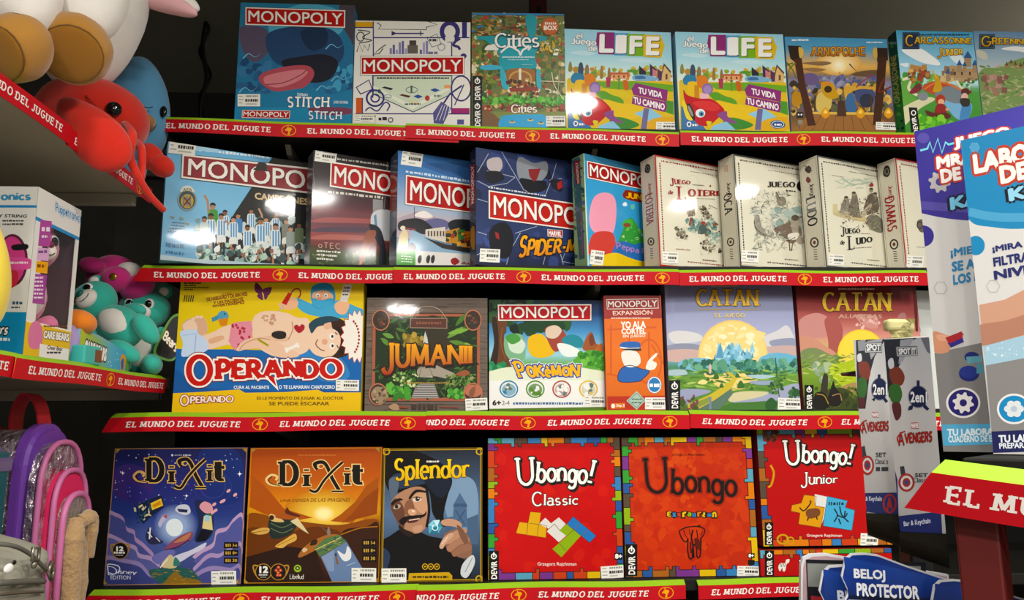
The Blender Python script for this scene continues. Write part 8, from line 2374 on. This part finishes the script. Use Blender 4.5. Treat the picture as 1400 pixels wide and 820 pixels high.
ribbon3('carry_handle',[(-.080,.012,.475),(-.082,.012,.530),(-.066,.012,.560),(-.044,.012,.542),(-.030,.012,.49)],.040,M_REDWEB)
for k,(pts,r) in enumerate((([(.037,.0,.342),(.042,-.012,.325),(.042,-.012,.28),(.040,-.006,.20),(.038,.0,.12)],.016),([(.037,.020,.342),(.043,.036,.348),(.042,.044,.332),(.040,.040,.28)],.013),([(.038,.004,.315),(.042,.012,.28),(.040,.016,.20),(.038,.010,.11)],.015))):
    n_ = len(spline(pts,closed=False))
    bm = bmesh.new()
    bm_tube(bm,spline(pts,closed=False),[r * (1 + .25 * noise.noise(Vector((i * .5,k,0)))) for i in range(n_)],12)
    bm_obj('fur_bow',bm,M_FUR,t,smooth=True)
bm = bmesh.new(); bm_box(bm,.004,.026,-.075,-.048,.095,.135,.004); bm_obj('buckle',bm,M_PURPLE,t)
puff('charm',t,(-.66,1.415,-.42),(.02,.03,.05),mat('blue_charm','#3a7ac0',rough=.4),wob=.05)

M_CANVAS = mat('grey_green_canvas','#8f8d7e',rough=.8,bump=(320,.3,.001),var=(9,.10))
M_CANVASD = mat('dark_canvas_piping','#5c5a50',rough=.8)
M_METAL = mat('dull_buckle_metal','#8a8678',rough=.35,metal=.8)
t = empty('backpack',(-.66,1.16,SB))
tag(t,'grey green canvas rucksack with flap and zip at the lower left corner','backpack')
def rb(p,k=5):
    n_ = (abs(p.x) ** k + abs(p.y) ** k + abs(p.z) ** k) ** (1 / k)
    return (p.x / n_,p.y / n_,p.z / n_)
RX,RY = -.692,1.135
puff('body',t,(RX,RY,-.330),(.092,.085,.165),M_CANVAS,fn=lambda p: (lambda q: (q[0] * (1 + .06 * q[2]),q[1],q[2]))(rb(p)),wob=.035,seed=61,sub=5)
fl_ = lambda p: (lambda q: (q[0],q[1],q[2] * (.75 + .25 * abs(q[0]))))(rb(p,4))
puff('flap',t,(RX - .006,RY - .004,-.178),(.100,.092,.036),M_CANVAS,rot=(.10,.33,0),fn=fl_,wob=.05,seed=62,sub=5)
SX = -.588
tube_obj('flap_piping',spline(W(t,[(-.625,1.035,-.140),(SX - .004,1.065,-.146),(SX,1.11,-.163),(SX,1.155,-.190),(SX - .010,1.195,-.205)]),closed=False),.003,M_CANVASD,t,n=8)
tube_obj('zip',spline(W(t,[(SX - .006,1.055,-.192),(SX - .002,1.11,-.200),(SX - .004,1.165,-.210)]),closed=False),.004,M_CANVASD,t,n=8)
tube_obj('zip',spline(W(t,[(SX - .006,1.055,-.206),(SX - .002,1.11,-.214),(SX - .004,1.165,-.224)]),closed=False),.0022,M_METAL,t,n=8)
bm = bmesh.new(); bm_tube(bm,W(t,[(SX + .003,1.116,-.158),(SX + .003,1.132,-.160),(SX + .003,1.132,-.176),(SX + .003,1.116,-.174)]),.0025,8,True); bm_obj('buckle',bm,M_METAL,t,smooth=True)
puff('eyelet',t,(SX + .002,1.124,-.181),(.004,.005,.005),M_METAL,wob=0,sub=3)
puff('white_patch',t,(SX,1.068,-.176),(.003,.010,.006),M_EYEW,wob=0,sub=3); puff('patch_stitching',t,(SX + .002,1.076,-.170),(.002,.004,.003),M_EYE,wob=0,sub=3)
bm = bmesh.new(); bm_tube(bm,W(t,[(SX,1.172,-.186),(SX,1.182,-.198),(SX,1.176,-.210),(SX,1.166,-.198)]),.003,8,True); bm_obj('clip',bm,M_METAL,t,smooth=True)

t = empty('gift_box',(-.72,1.24,EYE - .40))
t.location = (-.800,1.275,SB)
tag(t,'dark teal box with shiny lilac lid and red mark behind the rucksack','box')
M_TEALB = mat('dark_teal_card','#17585c',rough=.4,spec=.45)
M_LILAC = mat('shiny_lilac_card','#8a7aa4',rough=.2,metal=.5,var=(16,.3))
box_obj('carton',-.10,.070,-.03,.025,.0,.465,M_TEALB,t,bevel=.003)
bm = bmesh.new()
vs = [(-.105,-.034,.44),(.040,-.034,.485),(.074,-.034,.452),(.072,-.034,.435)]
a = [bm.verts.new(p) for p in vs]; b = [bm.verts.new((x,.029,z)) for x,y,z in vs]
bm.faces.new(a); bm.faces.new(b[::-1])
for k in range(4): bm.faces.new((a[k],a[(k + 1) % 4],b[(k + 1) % 4],b[k]))
bm_obj('lid',bm,M_LILAC,t)
box_obj('red_stroke',.020,.066,-.0315,-.0305,.385,.393,mat('red_mark','#c8402c',rough=.5),t)
box_obj('blue_foil',-.08,.06,-.0315,-.0305,.408,.432,mat('blue_foil','#2a4ab0',rough=.2,metal=.6,var=(40,.5)),t)

# ---------------------------------------------------------------- display unit at the right, near the camera
AY = -radians(46)
def unit(x,y,z,yaw=AY,lean=0.0): return (x,y,z),(-lean,0,yaw)
O = Vector((.392,.632,EYE - .0285))
t = empty('display_shelf',tuple(O),(0,0,AY))
tag(t,'dark display shelf at the right carrying two tall science kit boxes','shelf')
box_obj('board',.012,.62,.012,.30,-.016,0,M_BLACK,t,bevel=.002)
strip(.60,[('T',.000,.275),('B',.31),('T',.345,.59)],'large red lettered strip in front at the right, below the science kits',None,
      (.388,.626,EYE - .0300),AY,tilt=.095,h=.033,lip=.011,lip_d=.012,slant=(-.030,0),cap=.0155,shear=.010,seedv=3,pitch=.25)
M_POSTR = mat('display_post_red','#5a1512',rough=.45,spec=.5,var=(10,.15))
t = empty('display_post',tuple(O + Vector((0,0,-EYE + .0285))),(0,0,AY))
tag(t,'dark red steel post under the right display shelf','post')
box_obj('post',.000,.032,.020,.050,0,EYE - .0515,M_POSTR,t,bevel=.002)
box_obj('base_plate',-.03,.06,-.01,.09,0,.008,M_POSTR,t,bevel=.002)
t = empty('display_back_panel',tuple(O + Vector((0,0,-EYE + .0285))),(0,0,AY))
tag(t,'black panel and rails behind the dark red post at the lower right','panel')
box_obj('panel',.036,.62,.16,.17,.0,EYE - .052,M_BACK,t)
for zz in (EYE - .13,EYE - .20,EYE - .27): box_obj('rail',.036,.60,.120,.132,zz,zz + .006,M_POSTR,t,bevel=.001)

def kit(name,label,x,y,z,yaw,w,h,d,quad,crop,col,draw,lean=0.0):
    root = empty(name,(x,y,EYE + z),(-radians(lean),0,radians(yaw)))
    tag(root,label,'science kit box','science kit boxes on the right display')
    bm = bmesh.new()
    bm_box(bm,0,w,0,d,0,h,.001,2)
    bm_obj('carton',bm,M_CARTON,root,col=col)
    A = Art(quad,w,h,frame=lambda u,v,e: (u,-e,v),crop=crop)
    draw(A)
    A.build(root,M_PRINT)
    return root

def gear(A,cx,cy,r,col,hole,n=8):
    P = []
    for i in range(n * 4):
        a = 2 * pi * (i + .5) / (n * 4)
        rr = r if (i % 4) in (0,1) else r * .76
        P.append((cx + rr * cos(a),cy + rr * sin(a)))
    A.poly(P,col); A.ell(cx,cy,r * .34,r * .34,hole)
def hexagon(A,cx,cy,r,c,w=3): A.outline([(cx + r * cos(radians(60 * i)),cy + r * sin(radians(60 * i))) for i in range(6)],w,c)

def kit_violet(A):
    A.full('#d8d6d4')
    k = (1240,130,3.037); A.k = k
    A.blob([(20,140),(200,90),(520,20),(900,-80),(1300,-200),(1400,300),(900,440),(520,500),(380,522),(200,516),(60,490),(20,470),(10,300)],'#3f3596')
    A.poly([(25,138),(1300,-180),(1300,300),(30,300)],'#3d3494')
    A.line([(20,455),(120,462),(260,470),(420,468),(700,420),(1100,330)],34,'#5c52aa',True)
    A.ell(68,585,44,44,'#3f3596'); A.ell(68,178,25,22,'#5a50a8'); 
    A.line([(55,230),(85,222),(95,195),(108,238),(128,180),(145,240),(160,195),(172,205),(205,196)],9,'#7fd0e0')
    A.use('gear_print'); gear(A,135,360,46,'#b8b4b4','#4a44a0')
    A.use('title')
    for t_,q in (('JUEGO',[(195,180),(420,130),(430,175),(200,226)]),('MRAGNE',[(125,258),(420,205),(426,250),(128,305)]),('DE IMAN',[(140,312),(400,268),(405,312),(146,362)])):
        A.text(t_,q,'#f4efec',bold=.06,out='#c0402c',outw=.115,res=2)
    A.text('KAOS',[(182,428),(420,372),(424,418),(186,474)],'#7fc8e8',bold=.06,out='#14122a',outw=.13)
    A.use('slogan')
    for i,t_ in enumerate(('¡MIENTRAS','SE ATRAEN','LOS IMANES!')): A.text(t_,[(182 + i * 5,640 + i * 54),(430,600 + i * 54),(432,636 + i * 54),(184 + i * 5,678 + i * 54)],'#3a86b8',bold=.05)
    A.use('cover_print')
    hexagon(A,140,800,28,'#b4b2b0')
    A.k = (1240,380,3.156)
    A.poly([(90,330),(500,240),(900,160),(1200,120),(1300,760),(150,760)],'#8a8886')
    A.blob([(112,235),(150,238),(200,262),(190,290),(175,320),(118,318)],'#d89a7c'); A.blob([(130,245),(190,250),(186,268),(140,270)],'#e4ac90')
    A.poly([(165,258),(235,230),(245,245),(180,280)],'#b8343c'); A.poly([(175,280),(240,258),(246,275),(190,300)],'#3a3490'); A.poly([(180,268),(238,245),(242,256),(186,282)],'#b8343c')
    A.ell(280,340,32,22,'#23307a'); A.poly([(255,340),(325,335),(325,362),(262,370)],'#6aa8b8'); A.ell(268,412,44,34,'#23307a'); A.ell(266,404,40,26,'#2c3a90'); A.rect(300,370,330,412,'#5a9ab0')
    A.use('gear_badge'); A.ell(243,538,74,66,'#efecea'); A.ell(243,538,65,57,'#2f2878'); gear(A,243,538,46,'#efecea','#2f2878',8)
    A.use('cover_print'); A.poly([(150,632),(500,625),(900,600),(900,700),(158,724)],'#5fb0d8')
    A.use('lower_print'); A.text('TU LABORATORIO',[(175,652),(480,646),(482,672),(176,680)],'#e8f2f6',bold=.05); A.text('CUADERNO DE EXPERIMENTOS',[(178,682),(520,676),(522,702),(180,708)],'#e8f2f6',bold=.04)
def kit_blue(A):
    A.full('#dbd9d7')
    A.k = (1240,130,3.037)
    A.blob([(220,185),(480,125),(900,30),(1400,-100),(1600,300),(1000,440),(700,520),(486,552),(350,545),(262,520),(215,400)],'#2f8cc0')
    A.poly([(226,184),(1500,-110),(1500,300),(240,300)],'#2c88bc')
    A.line([(256,482),(340,500),(440,506),(560,494),(900,420),(1300,320)],36,'#57a6d0',True)
    A.ell(285,622,38,40,'#2f8cc0'); hexagon(A,280,216,20,'#6ab4d8',4); A.ell(280,216,18,18,'#57a0cc')
    A.use('title')
    for t_,q in (('LABORATORIO',[(276,250),(900,110),(910,180),(284,322)]),('DE MAREAS',[(386,298),(860,200),(868,262),(394,364)])):
        A.text(t_,q,'#f4efec',bold=.06,out='#c0402c',outw=.115,res=2)
    A.text('KAOS',[(424,390),(700,330),(706,380),(430,436)],'#9ad4ee',bold=.06,out='#14121e',outw=.13)
    A.use('slogan')
    for i,t_ in enumerate(('¡MIRA CÓMO','FILTRAN LOS','NIVELES!')): A.text(t_,[(354 + i * 4,620 + i * 54),(640,568 + i * 54),(644,608 + i * 54),(358 + i * 4,654 + i * 54)],'#2a3070',bold=.05)
    A.use('cover_print'); hexagon(A,358,790,28,'#b8b6b4')
    A.k = (1240,380,3.156)
    A.poly([(312,112),(420,90),(560,20),(900,-80),(1000,160),(560,230),(330,288)],'#cfa088'); A.blob([(312,200),(420,180),(560,140),(900,60),(980,150),(560,228),(330,286),(318,260)],'#b98670')
    A.poly([(330,290),(560,228),(1000,140),(1000,260),(560,330),(340,372)],'#a8cbdc'); A.scatter((340,270,560,340),40,(2,5),['#d4e6ee','#e8f2f6'],211)
    A.poly([(340,372),(560,330),(1000,250),(1000,700),(366,660)],'#8f8d8b')
    A.use('flower_badge'); A.ell(462,558,74,66,'#efecea'); A.ell(462,558,65,57,'#2f90c8')
    for i in range(6): A.ell(462 + 26 * cos(i * pi / 3),558 + 23 * sin(i * pi / 3),17,15,'#e4e8ea')
    A.ell(462,558,14,13,'#b8ccd8')
    A.use('cover_print'); A.poly([(364,655),(700,640),(1100,610),(1100,720),(372,746)],'#26285c')
    A.use('lower_print'); A.text('TU LABORATORIO',[(396,672),(720,660),(722,690),(398,702)],'#e8eef2',bold=.05); A.text('PREPARADO PARA TODO',[(398,706),(760,692),(762,716),(400,728)],'#e8eef2',bold=.04)
kit('science_kit','tall white box with violet top and gear badge, behind the blue-topped box',.4618,.74,-.0272,-46.2,.22,.3276,.05,[(1249.9,179.9),(1631.4,86.5),(1716.5,623.8),(1290.0,617.0)],(1240,130,3.037),'#4a42a0',kit_violet,.61)
kit('science_kit','tall white box with light blue top and flower badge, cut by the right frame edge',.4703,.68,-.0275,-46.0,.22,.2944,.030,[(1312.9,191.7),(1753.6,93.8),(1848.0,625.5),(1358.0,618.0)],(1240,130,3.037),'#c8d4dc',kit_blue)

# hanging packs on the rack between the shelves and the display
M_POUCH = mat('dark_olive_pouch','#1c1a0e',rough=.35,spec=.5,bump=(20,.3,.006),var=(12,.5))
M_HOOK = mat('rack_steel_black','#141416',rough=.4,spec=.5)
def pack(label,x,y,z,yaw,lean,w,h,d,quad,crop,second):
    root = empty('hanging_pack',(x,y,EYE + z),(-radians(lean),0,radians(yaw)))
    tag(root,label,'hanging pack','tall grey hanging packs beside the right display')
    bm = bmesh.new(); bm_box(bm,0,w,0,d,0,h,.0012,2)
    bm_obj('carton',bm,M_CARTON,root,col='#b8b6b4')
    bm = bmesh.new()
    n = 16
    A_,B_ = [],[]
    for i in range(n + 1):
        a = pi * i / n
        yy,zz = d / 2 - (d / 2 + .002) * cos(a),-.040 * sin(a) ** .8
        A_.append(bm.verts.new((-.001,yy,zz * .7))); B_.append(bm.verts.new((w + .001,yy,zz * 1.1)))
    for i in range(n): bm.faces.new((A_[i],A_[i + 1],B_[i + 1],B_[i]))
    bm.faces.new(A_); bm.faces.new(B_[::-1])
    bm_obj('rounded_base',bm,M_POUCH,root)
    A = Art(quad,w,h,frame=lambda u,v,e: (u,-e,v),crop=crop)
    A.full('#bcbab8')
    A.fullgrad([(0,'#aeb0b4'),(.3,'#c4c2c0'),(.8,'#bcbab8'),(1,'#b0aeac')])
    dx = second
    if second:
        A.crop(1150,440,2.413)
        X = lambda a,b: (a,b)
        o = [(142,52),(200,60),(245,55),(185,150),(150,170)]
        A.poly([(140,48),(262,48),(236,62),(190,150),(178,250),(150,250)],'#2a2c34'); A.poly([(196,60),(240,55),(205,130),(190,140)],'#9a9ca2'); A.poly([(262,50),(290,50),(300,110),(285,100)],'#6a6c74')
        A.blob([(160,160),(190,150),(210,180),(200,210),(170,205)],'#7a3a2c'); A.blob([(160,215),(190,208),(202,240),(190,270),(165,262)],'#3a6a34'); A.blob([(168,272),(195,270),(198,310),(180,325)],'#5a2a2c'); A.blob([(155,130),(170,120),(175,148),(160,155)],'#c8c8cc')
        A.use('brand_plate'); A.poly([(180,82),(252,80),(254,112),(184,116)],'#50525a'); A.outline([(184,86),(249,84),(250,109),(187,112)],3,'#c8cac8'); A.text('SPOT IT',[(190,90),(246,88),(246,106),(192,108)],'#d8dad8',bold=.05)
        A.use('badge'); A.ell(255,248,34,38,'#8a8e9a'); A.ell(255,248,31,35,'#1a2448'); A.rect(250,194,260,218,'#1a2448'); A.poly([(224,280),(240,272),(236,290),(220,294)],'#1a2448'); A.poly([(276,270),(292,288),(284,294),(270,282)],'#1a2448')
        A.text('2en1',(230,232,284,266),'#e8e8e6',bold=.03)
        A.use('title'); A.text('MARVEL',(232,336,256,350),'#f0e8e4',bold=.06,out='#a82a24',outw=.14); A.stext('AVENGERS',[(186,366),(302,358),(300,404),(190,410)],'#a82a24',out='#3a1412',outw=.05,wv=.26,wh=.17,gap=.02,sizes=[1.3] + [.9] * 7,lift=[-.25] + [0] * 7); A.line([(192,402),(186,385),(198,368),(212,362)],5,'#a82a24',True)
        A.use('emblem_print'); A.poly([(194,478),(208,476),(216,520),(200,520)],'#3a3c44'); A.ell(216,530,27,30,'#a83430'); A.ell(216,530,20,23,'#d0cecc'); A.ell(216,530,13,15,'#a83430'); A.ell(216,530,7,8,'#3a4a7a'); A.text('SET',(244,500,286,512),'#3a3a40',bold=.03); A.stext('Classic',(238,514,292,530),'#3a3a40',wv=.2,wh=.12,gap=.02)
        A.use('lower_band'); A.poly([(190,640),(330,625),(335,720),(195,725)],'#26306a'); A.text('Bar & Keychain',[(206,658),(294,646),(295,668),(208,678)],'#d8dce8',bold=.02); A.poly([(172,470),(186,520),(190,640),(176,600)],'#26306a')
    else:
        A.crop(1150,440,2.413)
        A.poly([(52,50),(150,50),(112,110),(95,170),(80,280),(55,280)],'#2a2c34'); A.poly([(88,60),(140,52),(115,100),(100,120)],'#9a9ca2'); A.poly([(58,60),(84,52),(80,90),(60,92)],'#8a8c92')
        A.blob([(60,132),(88,128),(98,160),(88,185),(66,178)],'#7a3a2c'); A.blob([(58,185),(80,180),(86,210),(76,245),(58,240)],'#3a6a34'); A.blob([(58,245),(76,246),(78,270),(62,278)],'#5a2a2c'); A.blob([(56,105),(68,100),(70,122),(58,126)],'#c8c8cc')
        A.use('brand_plate'); A.poly([(78,62),(136,64),(136,98),(80,98)],'#50525a'); A.outline([(81,66),(133,68),(133,94),(83,95)],3,'#c8cac8'); A.text('SPOT',[(86,70),(130,72),(130,90),(87,91)],'#d8dad8',bold=.05)
        A.use('badge'); A.ell(126,216,28,38,'#8a8e9a'); A.ell(126,216,25,35,'#1a2448'); A.rect(121,168,130,186,'#1a2448'); A.poly([(100,250),(114,240),(110,256)],'#1a2448'); A.poly([(142,240),(154,256),(146,262),(136,248)],'#1a2448')
        A.text('2en1',(106,200,150,234),'#e8e8e6',bold=.03)
        A.use('title'); A.text('MARVEL',(102,294,122,306),'#f0e8e4',bold=.06,out='#a82a24',outw=.14); A.stext('AVENGERS',[(64,322),(156,318),(154,360),(68,362)],'#a82a24',out='#3a1412',outw=.05,wv=.26,wh=.17,gap=.02,sizes=[1.3] + [.9] * 7,lift=[-.25] + [0] * 7); A.line([(68,356),(62,340),(72,324),(84,318)],5,'#a82a24',True)
        A.use('emblem_print'); A.poly([(62,408),(76,402),(84,450),(68,452)],'#3a3c44'); A.ell(84,468,22,33,'#a83430'); A.ell(84,468,16,25,'#d0cecc'); A.ell(84,468,11,17,'#a83430'); A.ell(84,468,6,9,'#3a4a7a'); A.text('SET',(112,426,146,440),'#3a3a40',bold=.03); A.stext('Classic &',(110,446,152,464),'#3a3a40',wv=.2,wh=.12,gap=.02); A.small(112,472,156,488,'#3a3a40',3)
        A.use('lower_band'); A.poly([(54,562),(186,560),(190,645),(54,620)],'#26306a'); A.text('Bar & Keychain',[(58,574),(130,572),(130,594),(58,592)],'#d8dce8',bold=.02); A.ring(156,598,20,30,6,'#a83430'); A.text('A',(146,578,166,620),'#a83430',bold=.05)
    A.build(root,M_PRINT)
    return root
pk1 = pack('grey tall hanging pack with dark round badge, left of the two',.4880,.95,-.108,-28.0,1.2,.0440,.2130,.04,[(1168,463.5),(1219,461.8),(1238,703.1),(1183,701)],(1150,440,2.413),0)
pk2 = pack('grey tall hanging pack with yellowed paper clip on top, right of the two',.5003,.90,-.1236,-29.0,-8.0,.0468,.2229,.035,[(1208.4,464.1),(1270.8,461.1),(1293.5,729.3),(1230.5,726.3)],(1150,440,2.413),1)
t = empty('paper_clip_tag',(.498,.885,EYE + .092))
tag(t,'crumpled yellowish paper tag clipped on top of the right grey pack','tag')
M_TAG = mat('yellowed_paper','#cfc78a',rough=.8,var=(60,.15))
bm = bmesh.new()
rnd = random.Random(5)
rows = []
for i in range(9):
    a = i / 8
    rows.append([bm.verts.new((.0 + .028 * j / 5 + rnd.uniform(-.001,.001),-.006 + .010 * sin(a * 5 + j) * .4 + rnd.uniform(-.0012,.0012),.030 - .034 * a + rnd.uniform(-.001,.001))) for j in range(6)])
for A_,B_ in zip(rows,rows[1:]):
    for j in range(5): bm.faces.new((A_[j],A_[j + 1],B_[j + 1],B_[j]))
bmesh.ops.solidify(bm,geom=bm.faces[:],thickness=.001)
bm_obj('paper',bm,M_TAG,t)
bm = bmesh.new(); bm_box(bm,-.004,.030,-.008,.006,.016,.030,.004,3); bm_obj('clip',bm,M_TAG,t)
t = empty('hanging_rack',(.600,1.03,0))
tag(t,'black steel rack hidden behind the grey packs and blister cards','rack')
bm = bmesh.new(); bm_box(bm,-.015,.015,0,.03,0,EYE + .066,.003); bm_obj('post',bm,M_HOOK,t)
bm = bmesh.new(); bm_box(bm,-.12,.12,-.15,.15,0,.012,.003); bm_obj('foot',bm,M_HOOK,t)
bm = bmesh.new(); bm_box(bm,-.26,.03,-.29,.0,EYE - .345,EYE - .335,.003); bm_obj('tray',bm,M_HOOK,t)
for (hx,hz,hy) in ((-.095,.060,-.05),(-.085,.060,-.08)):
    tube_obj('hook',[(hx * .3,0.005,EYE + hz + .004),(hx,-.01,EYE + hz + .006),(hx,hy,EYE + hz + .006)],.0022,M_HOOK,t,n=8)

# blister cards below
M_BLUEC = mat('blister_card_blue',vcol=True,rough=.3,spec=.4,coat=.3,coat_rough=.1)
M_BUBBLE = mat('clear_blister','#f4f6f8',rough=.08,spec=.6,alpha=.28)
def card(label,x,y,z,yaw,outline,th,draw,scale,col,bubble=None,roll=0.0):
    """a die-cut card; outline in card units (0..100 across, downwards positive), scale in metres per unit"""
    root = empty('watch_card',(x,y,EYE + z),(0,roll,radians(yaw)))
    tag(root,label,'blister pack','hanging blister cards at the lower right')
    bm = bmesh.new()
    P = [Vector((px * scale,0,-pz * scale)) for px,pz in outline]
    f0 = [bm.verts.new(p) for p in P]; f1 = [bm.verts.new(p + Vector((0,th,0))) for p in P]
    bm.faces.new(f0); bm.faces.new(f1[::-1])
    for k in range(len(P)): bm.faces.new((f0[k],f0[(k + 1) % len(P)],f1[(k + 1) % len(P)],f1[k]))
    bm_obj('card',bm,M_CARTON,root,col='#d8d8dc')
    mx,mz = max(p[0] for p in outline),max(p[1] for p in outline)
    A = Art([(0,0),(mx,0),(mx,mz),(0,mz)],mx * scale,mz * scale,frame=lambda u,v,e: (u,-e,v - mz * scale))
    ins = [(mx / 2 + (p[0] - mx / 2) * .975,mz / 2 + (p[1] - mz / 2) * .975) for p in outline]
    A.poly(ins,col)
    draw(A)
    A.build(root,M_BLUEC)
    if bubble:
        bx0,bz0,bx1,bz1,dp = bubble
        bm = bmesh.new(); bm_box(bm,bx0 * scale,bx1 * scale,-dp,-.0006,-bz1 * scale,-bz0 * scale,.006,3)
        bm_obj('clear_bubble',bm,M_BUBBLE,root)
    return root
HEAD = [(4,8),(10,3),(22,2),(34,3),(60,12),(100,24),(100,150),(6,150),(6,62),(-2 + 2,50),(6,38),(0,24)]
def d_main(A):
    A.vgrad(0,0,0,0,[(0,'#2448a0'),(.5,'#1c3a8c'),(1,'#14285c')],8,[(3,6),(98,24),(98,46),(6,44)])
    A.rect(6,44,98,148,'#c8c8c6'); A.rect(6,41,98,45,'#121a36')
    A.use('lettering'); A.text('BELOJ',[(12,17),(40,17.5),(40,28),(12,27.5)],'#eef0f4',bold=.04); A.use('lettering#2'); A.text('PROTECTOR',[(14,30),(70,31),(70,42),(14,41)],'#eef0f4',bold=.04)
    A.use('card_print'); A.poly([(8,50),(32,50),(30,70),(8,70)],'#a83a4a'); A.small(10,54,28,60,'#e8d8dc',3); A.scatter((40,50,95,100),12,(3,10),['#9a9a98','#dcdcda','#7a7a7a'],5)
def d_left(A):
    A.vgrad(0,0,0,0,[(0,'#2448a0'),(1,'#0e1a3c')],8,[(5,6),(80,18),(80,60),(5,60)])
    A.use('lettering'); A.text('BELOJ',[(16,24),(46,25),(46,36),(16,35)],'#d8dce4',bold=.04); A.use('lettering#2'); A.text('PROTECTOR',[(20,39),(75,41),(75,51),(20,49)],'#d8dce4',bold=.04)
    A.use('arrow_mark'); A.poly([(32,23),(37,23),(44,38),(32,56),(28,56),(38,38)],'#dfe2e8')
def d_right(A):
    A.vgrad(0,0,0,0,[(0,'#1c3a8c'),(1,'#0e1a3c')],8,[(5,6),(98,24),(98,60),(5,60)])
    A.use('lettering'); A.text('BELOJ',[(14,28),(46,29),(46,42),(14,41)],'#b8bcc8',bold=.04)
def d_tablet(A):
    A.rect(4,5,100,150,'#1a1c24'); A.rect(5,8,96,26,'#8a8e88'); A.rect(26,10,32,28,'#1c1e22'); A.rect(70,14,76,28,'#1c1e22')
    A.use('card_print'); A.poly([(7,33),(40,36),(40,40),(7,37)],'#a8323a'); A.text('9 LIFE',[(8,40),(38,43),(38,56),(8,54)],'#c0b8b0',bold=.05); A.ell(24,92,14,12,'#a8622c'); A.ell(24,90,9,8,'#3a2418'); A.small(10,64,36,68,'#8a8a94',3)
S1 = .00135
card('large dark card with rounded pinkish edge behind the blue-headed cards',.3640,.86,-.139,-4,[(0,10),(2,4),(8,1),(20,0),(60,6),(118,14),(118,150),(-6,150)],.006,d_tablet,S1,'#b89aa0',roll=0.03)
card('blue-headed blister card with arrow notch, left behind the front one',.3660,.825,-.1430,-8,HEAD,.002,d_left,.00118,'#1a3680')
card('blue-headed blister card lettered with a two-line title, frontmost in the middle',.3800,.80,-.1270,-8,HEAD,.002,d_main,.00107,'#1c3a8c',(14,62,90,140,.02),roll=0.03)
card('blue-headed blister card at the right, partly behind the dark red post',.4560,.775,-.1500,-8,HEAD,.002,d_right,.00105,'#1a3680')
